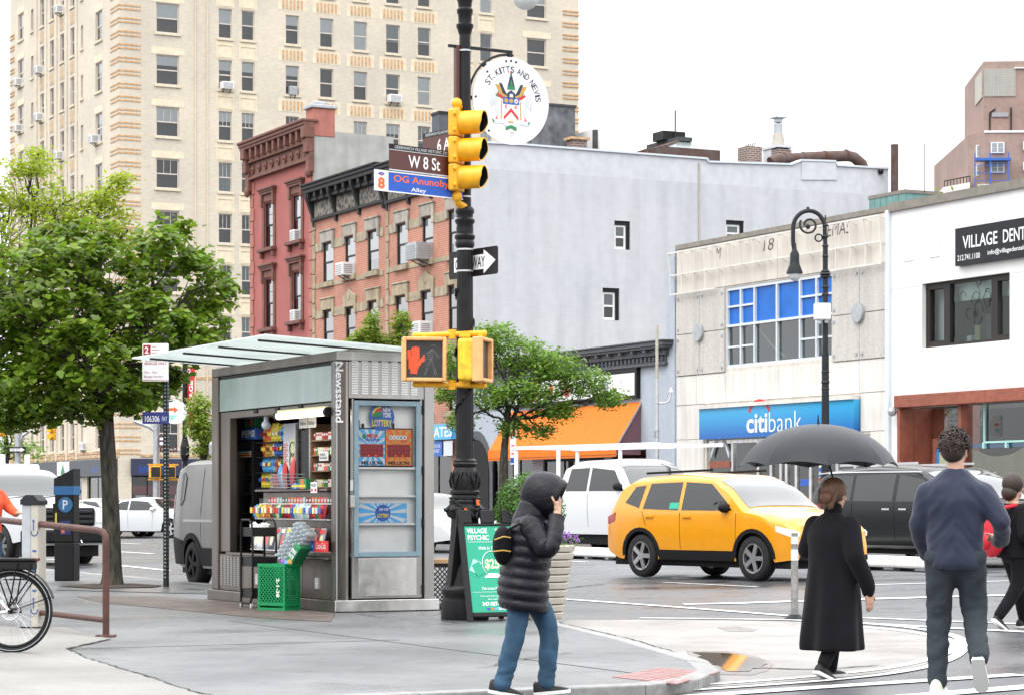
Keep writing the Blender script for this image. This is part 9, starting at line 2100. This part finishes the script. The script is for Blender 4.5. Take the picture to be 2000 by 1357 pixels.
for s in (-1,1):MB().tube([(.02,.02+s*.11,.48),(.16,.03+s*.12,.50),(.26,.03+s*.12,.40),(.28,.03+s*.12,.25),(.12,.02+s*.13,.12)],.02,6).obj('strap','red_jacket',rp)
# ---- worker in orange at left edge ----
v=P(-22,980,31.0);v.z=0
t=thing('person','person in orange knit top at the extreme left edge','person',v,R(-30))
m=MB();T_=head(m,(.02,0,1.60),1.0,(1,0,-.1));limb(m,[(0,0,1.4),(.01,0,1.5)],[.06,.055]);loft(m,[(0,0,.88,.12,.16,0),(0,0,1.1,.11,.15,0),(0,0,1.28,.12,.19,0),(0,0,1.38,.09,.18,0),(0,0,1.43,.05,.07,0)])
LA=[(0,.20,1.36),(.10,.27,1.20),(.26,.22,1.13),(.31,.2,1.13)];RA=[(0,-.2,1.36),(.02,-.27,1.1),(.2,-.24,1.04),(.25,-.22,1.05)];LL=[(0,.09,.9),(.03,.09,.5),(0,.09,.08)];LR=[(0,-.09,.9),(.02,-.09,.5),(-.03,-.09,.08)]
for A in (LA,RA):limb(m,A[:2],[.05,.043]);limb(m,A[1:],[.043,.036,.028]);hand(m,A[-1],(1,0,0),(0,0,1),.5)
for A in (LL,LR):limb(m,A,[.085,.06,.04])
link('body',remesh(m,.01,3),'skin',t);eyes(T_,t);m=MB();loft(m,[(0,0,.84,.15,.19,0),(0,0,1.05,.14,.18,0),(0,0,1.26,.15,.22,0),(0,0,1.36,.11,.21,0),(0,0,1.42,.07,.09,0)])
for A in (LA,RA):limb(m,A[:2],[.08,.07]);limb(m,A[1:3],[.07,.052])
link('top',remesh(m,.015,3),'orange_knit',t);m=MB()
for A in (LL,LR):limb(m,A,[.11,.085,.065])
m.ball((0,0,.88),.12,14,10,(1,1.35,1));link('trousers',remesh(m,.015,3),'denim',t);shoe((0,.09,0),(1,0,0),(0,0,1),'black',t);shoe((-.03,-.09,0),(1,0,0),(0,0,1),'black',t)
m=MB();m.ball((-.022,0,.04),.108,16,12,(1.02,.86,.96));o=MB();o.mb(m,T_);o.obj('hair','hair_dark',t,smooth=80)
# ================= trees and plants =================
def leafmesh(m,c,nrm,s,rg,kind):
    n=nrm.normalized();t=n.orthogonal().normalized();a=rg.uniform(0,6.283);t=(t*math.cos(a)+n.cross(t)*math.sin(a));b=n.cross(t)
    if kind == 'maple':
        pts=[(0,-.5),(.30,-.42),(.52,-.05),(.30,.06),(.22,.36),(0,.52),(-.22,.36),(-.30,.06),(-.52,-.05),(-.30,-.42)]
    elif kind == 'small':
        pts=[(0,-.5),(.24,-.1),(.18,.28),(0,.5),(-.18,.28),(-.24,-.1)]
    else:
        pts=[(0,-.5),(.14,0),(0,.5),(-.14,0)]
    o=len(m.v);fold=rg.uniform(.0,.25)
    for x,y in pts:m.v.append(tuple(c+t*(x*s)+b*(y*s)+n*(abs(x)*s*fold)))
    m.f.append(tuple(range(o,o+len(pts))))
def branch(m,p0,p1,r0,r1,rg,k=6,wob=.06,n=6):
    p0=Vector(p0);p1=Vector(p1);L=(p1-p0).length;pts=[]
    for i in range(k+1):
        f=i/k;p=p0.lerp(p1,f);p.z += .10*L*math.sin(math.pi*f)*.35
        if 0 < i < k:p += Vector((rg.uniform(-1,1),rg.uniform(-1,1),rg.uniform(-1,1)))*L*wob*.5
        pts.append(p)
    m.tube(pts,[r0+(r1-r0)*i/k for i in range(k+1)],n);return pts
def tree(name,label,base,trunk,blobs,leafmat,kind,leafsize,seed,tw_per,leaves_per,spread,group=None,barkmat='bark',open_=0.0,cat='tree',droop=.3,shell=.45):
    """trunk: list of (point, radius); blobs: (centre, rx, ry, rz, twigs weight) fill the crown"""
    rg=random.Random(seed);t=thing(name,label,cat,base,0,group);base=Vector(base);tm=MB();lm=MB();bm_=MB()
    pts=[Vector(p) for p,r in trunk];tm.tube(smooth3(pts),[a for a in _rs([r for p,r in trunk],len(smooth3(pts)))],12)
    fork=pts[-1]
    for (c,rx,ry,rz,wt) in blobs:
        c=Vector(c);st=pts[-1] if len(pts) < 3 else rg.choice(pts[-2:]);bl=branch(bm_,st,c,trunk[-1][1]*.55,.018,rg,8,.10,7)
        for k in range(int(tw_per*wt)):
            while True:
                q=Vector((rg.uniform(-1,1),rg.uniform(-1,1),rg.uniform(-1,1)))
                if shell < q.length <= 1:break
            e=c+Vector((q.x*rx,q.y*ry,q.z*rz));s0=rg.choice(bl[2:])
            if rg.random() < .4:branch(bm_,s0,e,.010,.003,rg,4,.12,4)
            for j in range(leaves_per):
                d=Vector((rg.gauss(0,1),rg.gauss(0,1),rg.gauss(0,.65)))*spread;p=e+d
                nn=Vector((rg.gauss(0,.55),rg.gauss(0,.55),.75+rg.random()*.5))+q*droop
                leafmesh(lm,p,nn,leafsize*rg.uniform(.5,1.35),rg,kind)
    tm.obj('trunk',barkmat,t,smooth=60);bm_.obj('limbs','twig',t,smooth=60);o=lm.obj('crown',leafmat,t);o['kind']='stuff'
    return t
def _rs(r,k): 
    out=[]
    for i in range(k):
        f=i/(k-1)*(len(r)-1);a=min(int(f),len(r)-2);out.append(r[a]+(r[a+1]-r[a])*(f-a))
    return out
# big maple on the left
b0=G(219,1143);Ym=b0.y
def mp(px,py,dy=0.0):v=P(px,py,Ym+dy);return (v.x-b0.x,v.y-b0.y,v.z)
mb_=[(90,640,0,1.15,1.5,.75,1.2),(20,560,-.6,1.0,1.4,.7,1),(230,560,.3,.95,1.3,.75,1.2),(330,480,-.2,.48,.8,.45,.55),(395,560,.4,.50,.8,.55,.7),(400,660,-.3,.42,.8,.40,.5),(300,640,-.9,.6,.6,.55,.8),(60,750,-.5,1.0,1.3,.40,1.0),(250,760,-.6,.62,.9,.36,.7),(330,745,.2,.30,.5,.25,.3),(150,700,-1.2,.75,.5,.55,.8),(-70,640,.2,1.2,1.4,.95,1.1),(150,495,.4,.8,1.1,.5,.9),(-60,760,0,1.0,1.3,.5,.8),(130,800,-.2,.7,.9,.22,.5),(-90,520,.5,1.1,1.4,.7,.8),(200,640,1.2,1.1,.8,.7,.7),(30,820,-.3,.5,.6,.15,.3)]
tree('maple_tree','leafy green maple street tree filling the left of the picture',b0,[((0,0,0),.20),((.0,0,.25),.15),(mp(215,960),.128),(mp(208,840),.118),(mp(205,790),.12),(mp(200,740),.10)],
     [(mp(x,y,d+(.9 if x > 225 else 0)),rx,ry,rz,w) for x,y,d,rx,ry,rz,w in mb_],'leaf_maple','maple',.108,11,66,24,.092,shell=.42)
# pale honey locust rising behind it
lb_=[(60,330,0,.55,.7,.22,.5),(20,400,.5,.9,.9,.4,.9),(120,400,0,.75,.8,.35,.9),(215,385,.2,.42,.5,.22,.5),(240,350,.2,.22,.3,.10,.2),(170,440,0,.8,.8,.38,.9),(60,470,-.2,1.0,.9,.45,1.0),(-60,400,.2,1.1,.9,.6,.8),(250,450,.3,.45,.5,.35,.5),(75,300,.1,.2,.2,.08,.15)]
b1=Vector(P(-75,980,43.5));b1.z=zroad(b1.x,b1.y) if SD(b1.x,b1.y)[1] > 12.5 else 0
def lp_(px,py,dy=0.0):v=P(px,py,43.5+dy);return (v.x-b1.x,v.y-b1.y,v.z-b1.z)
tree('locust_tree','airy yellow green locust tree rising behind the maple crown',b1,[((0,0,0),.14),(lp_(-60,800),.12),(lp_(-10,620),.09),(lp_(60,500),.045)],[(lp_(x,y,d),rx,ry,rz,w) for x,y,d,rx,ry,rz,w in lb_],'leaf_lime','small',.085,12,62,26,.10,shell=.25,droop=.1)
# green street tree before the orange awning
Yt=30.5/((985-1000)/FPX*NX+NY);b2=P(985,980,Yt);b2.z=zroad(b2.x,b2.y)
def cp2(px,py,dy=0.0):v=P(px,py,Yt+dy);return (v.x-b2.x,v.y-b2.y,v.z-b2.z)
cb_=[(960,660,0,.75,1.0,.40,.9),(1010,690,.3,.8,1.2,.5,1.1),(1080,710,0,.75,1.1,.42,1.1),(900,700,.2,.6,.9,.5,.8),(1140,745,0,.7,.9,.40,1.0),(1190,775,.2,.42,.6,.28,.5),(1040,760,-.4,.9,.9,.45,1.1),(960,770,-.3,.75,.9,.5,.9),(875,760,.2,.45,.7,.45,.6),(1090,800,0,.6,.7,.28,.6),(900,820,.3,.42,.6,.30,.4),(1000,835,0,.5,.6,.30,.45),(1060,840,.2,.45,.5,.2,.3)]
tree('locust_tree','green feathery street tree in front of orange awning',b2,[((0,0,0),.16),(cp2(983,940),.13),(cp2(985,880),.11),(cp2(990,830),.09),(cp2(992,790),.07)],[(cp2(x,y,d),rx,ry,rz,w) for x,y,d,rx,ry,rz,w in cb_],'leaf_locust','small',.125,13,105,14,.13,shell=.3)
# yellow green tree tops above the kiosk roof
Yv=84.0;b3=P(745,980,Yv);b3.z=.3
def cp3(px,py,dy=0.0):v=P(px,py,Yv+dy);return (v.x-b3.x,v.y-b3.y,v.z-b3.z)
tree('young_tree','yellow green tree top poking above the kiosk roof',b3,[((0,0,0),.12),(cp3(745,800),.09),(cp3(742,700),.06)],[(cp3(x,y),rx,.6,rz,w) for x,y,rx,rz,w in ((728,630,.25,.45,.5),(720,655,.55,.3,.7),(785,630,.3,.4,.55),(770,665,.8,.25,.8),(700,670,.5,.2,.5),(755,690,1.0,.3,.6))],'leaf_yellow','small',.13,14,110,14,.10,shell=.1)
b4=P(392,980,66);b4.z=.1
def cp4(px,py,dy=0.0):v=P(px,py,66+dy);return (v.x-b4.x,v.y-b4.y,v.z-b4.z)
tree('young_tree','yellow green young tree left of the newsstand below the banner',b4,[((0,0,0),.1),(cp4(395,930),.08),(cp4(394,860),.05)],[(cp4(x,y),rx,.5,rz,w) for x,y,rx,rz,w in ((390,795,.32,.4,.8),(405,840,.35,.4,.8),(382,830,.28,.35,.7),(400,875,.35,.25,.5))],'leaf_yellow','small',.10,15,110,13,.08,shell=.1)
b5=P(10,980,120);b5.z=-.2
def cp5(px,py):v=P(px,py,120);return (v.x-b5.x,v.y-b5.y,v.z-b5.z)
tree('street_tree','far street trees low at the left edge of the avenue',b5,[((0,0,0),.2),(cp5(12,900),.15),(cp5(12,850),.1)],[(cp5(x,y),rx,1.2,rz,w) for x,y,rx,rz,w in ((5,800,1.4,.8,.8),(30,790,1.0,.7,.6),(52,880,.9,.6,.5),(10,870,1.2,.7,.7))],'leaf_locust','small',.2,16,60,12,.25,shell=.2)
# roof garden greenery on the white building
rg=random.Random(8);v0=fs(1868,DF+3);b6=W(v0[0],DF+3,ztw-.3);lm=MB()
for k in range(260):c=Vector((rg.gauss(0,.7),rg.gauss(0,.3),abs(rg.gauss(.4,.35))));leafmesh(lm,c,Vector((rg.gauss(0,1),rg.gauss(0,1),1)),.16,rg,'small')
t=thing('roof_shrub','small shrub growing on the white building roof','shrub',b6,RZ);o=lm.obj('foliage','leaf_yellow',t);o['kind']='stuff';MB().tube([(0,0,0),(.1,0,.5)],.03,6).obj('stem','twig',t)
# clipped bush and flowers in the planter
rg=random.Random(21);lm=MB();pc=Vector((pb.x-.10,pb.y,zz(992,pb.y)));rb=.385
t=thing('box_bush','rounded clipped green box bush growing in taupe planter','bush',Vector((pb.x-.1,pb.y,ph-.03)),0);off=pc-Vector((pb.x-.1,pb.y,ph-.03))
for k in range(6500):
    d=Vector((rg.gauss(0,1),rg.gauss(0,1),rg.gauss(0,1))).normalized();r_=rb*(.80+.22*rg.random())*(1+.10*mnoise.noise(d*2.6+Vector((3,1,5))));leafmesh(lm,off+Vector((d.x*r_,d.y*r_,d.z*r_*.98)),d+Vector((rg.gauss(0,.6),rg.gauss(0,.6),rg.gauss(0,.6)+.3)),.032*rg.uniform(.7,1.3),rg,'small')
o=lm.obj('foliage','leaf_box',t);o['kind']='stuff';MB().ball(tuple(off),rb*.76,16,12).obj('inner_twigs','twig',t);MB().tube([(0,0,0),(0,0,off.z)],.03,6).obj('stem','twig',t)
lm=MB();fm=MB();t=thing('flowers','small purple flowers at right rim of the planter','flowers',Vector((pb.x+.27,pb.y-.1,ph-.03)),0)
for k in range(260):c=Vector((rg.gauss(0,.09),rg.gauss(0,.09),rg.uniform(0,.13)));leafmesh(lm,c,Vector((rg.gauss(0,1),rg.gauss(0,1),1)),.035,rg,'thin')
for k in range(42):
    c=Vector((rg.gauss(.02,.07),rg.gauss(-.03,.07),rg.uniform(.05,.16)))
    for j in range(4):leafmesh(fm,c+Vector((rg.gauss(0,.008),rg.gauss(0,.008),rg.gauss(0,.008))),Vector((rg.gauss(0,1),-1,rg.gauss(.5,1))),.026,rg,'small')
o=lm.obj('leaves','leaf_box',t);o['kind']='stuff';o=fm.obj('petals','petal',t);o['kind']='stuff'
bpy.data.scenes.remove(TMP)
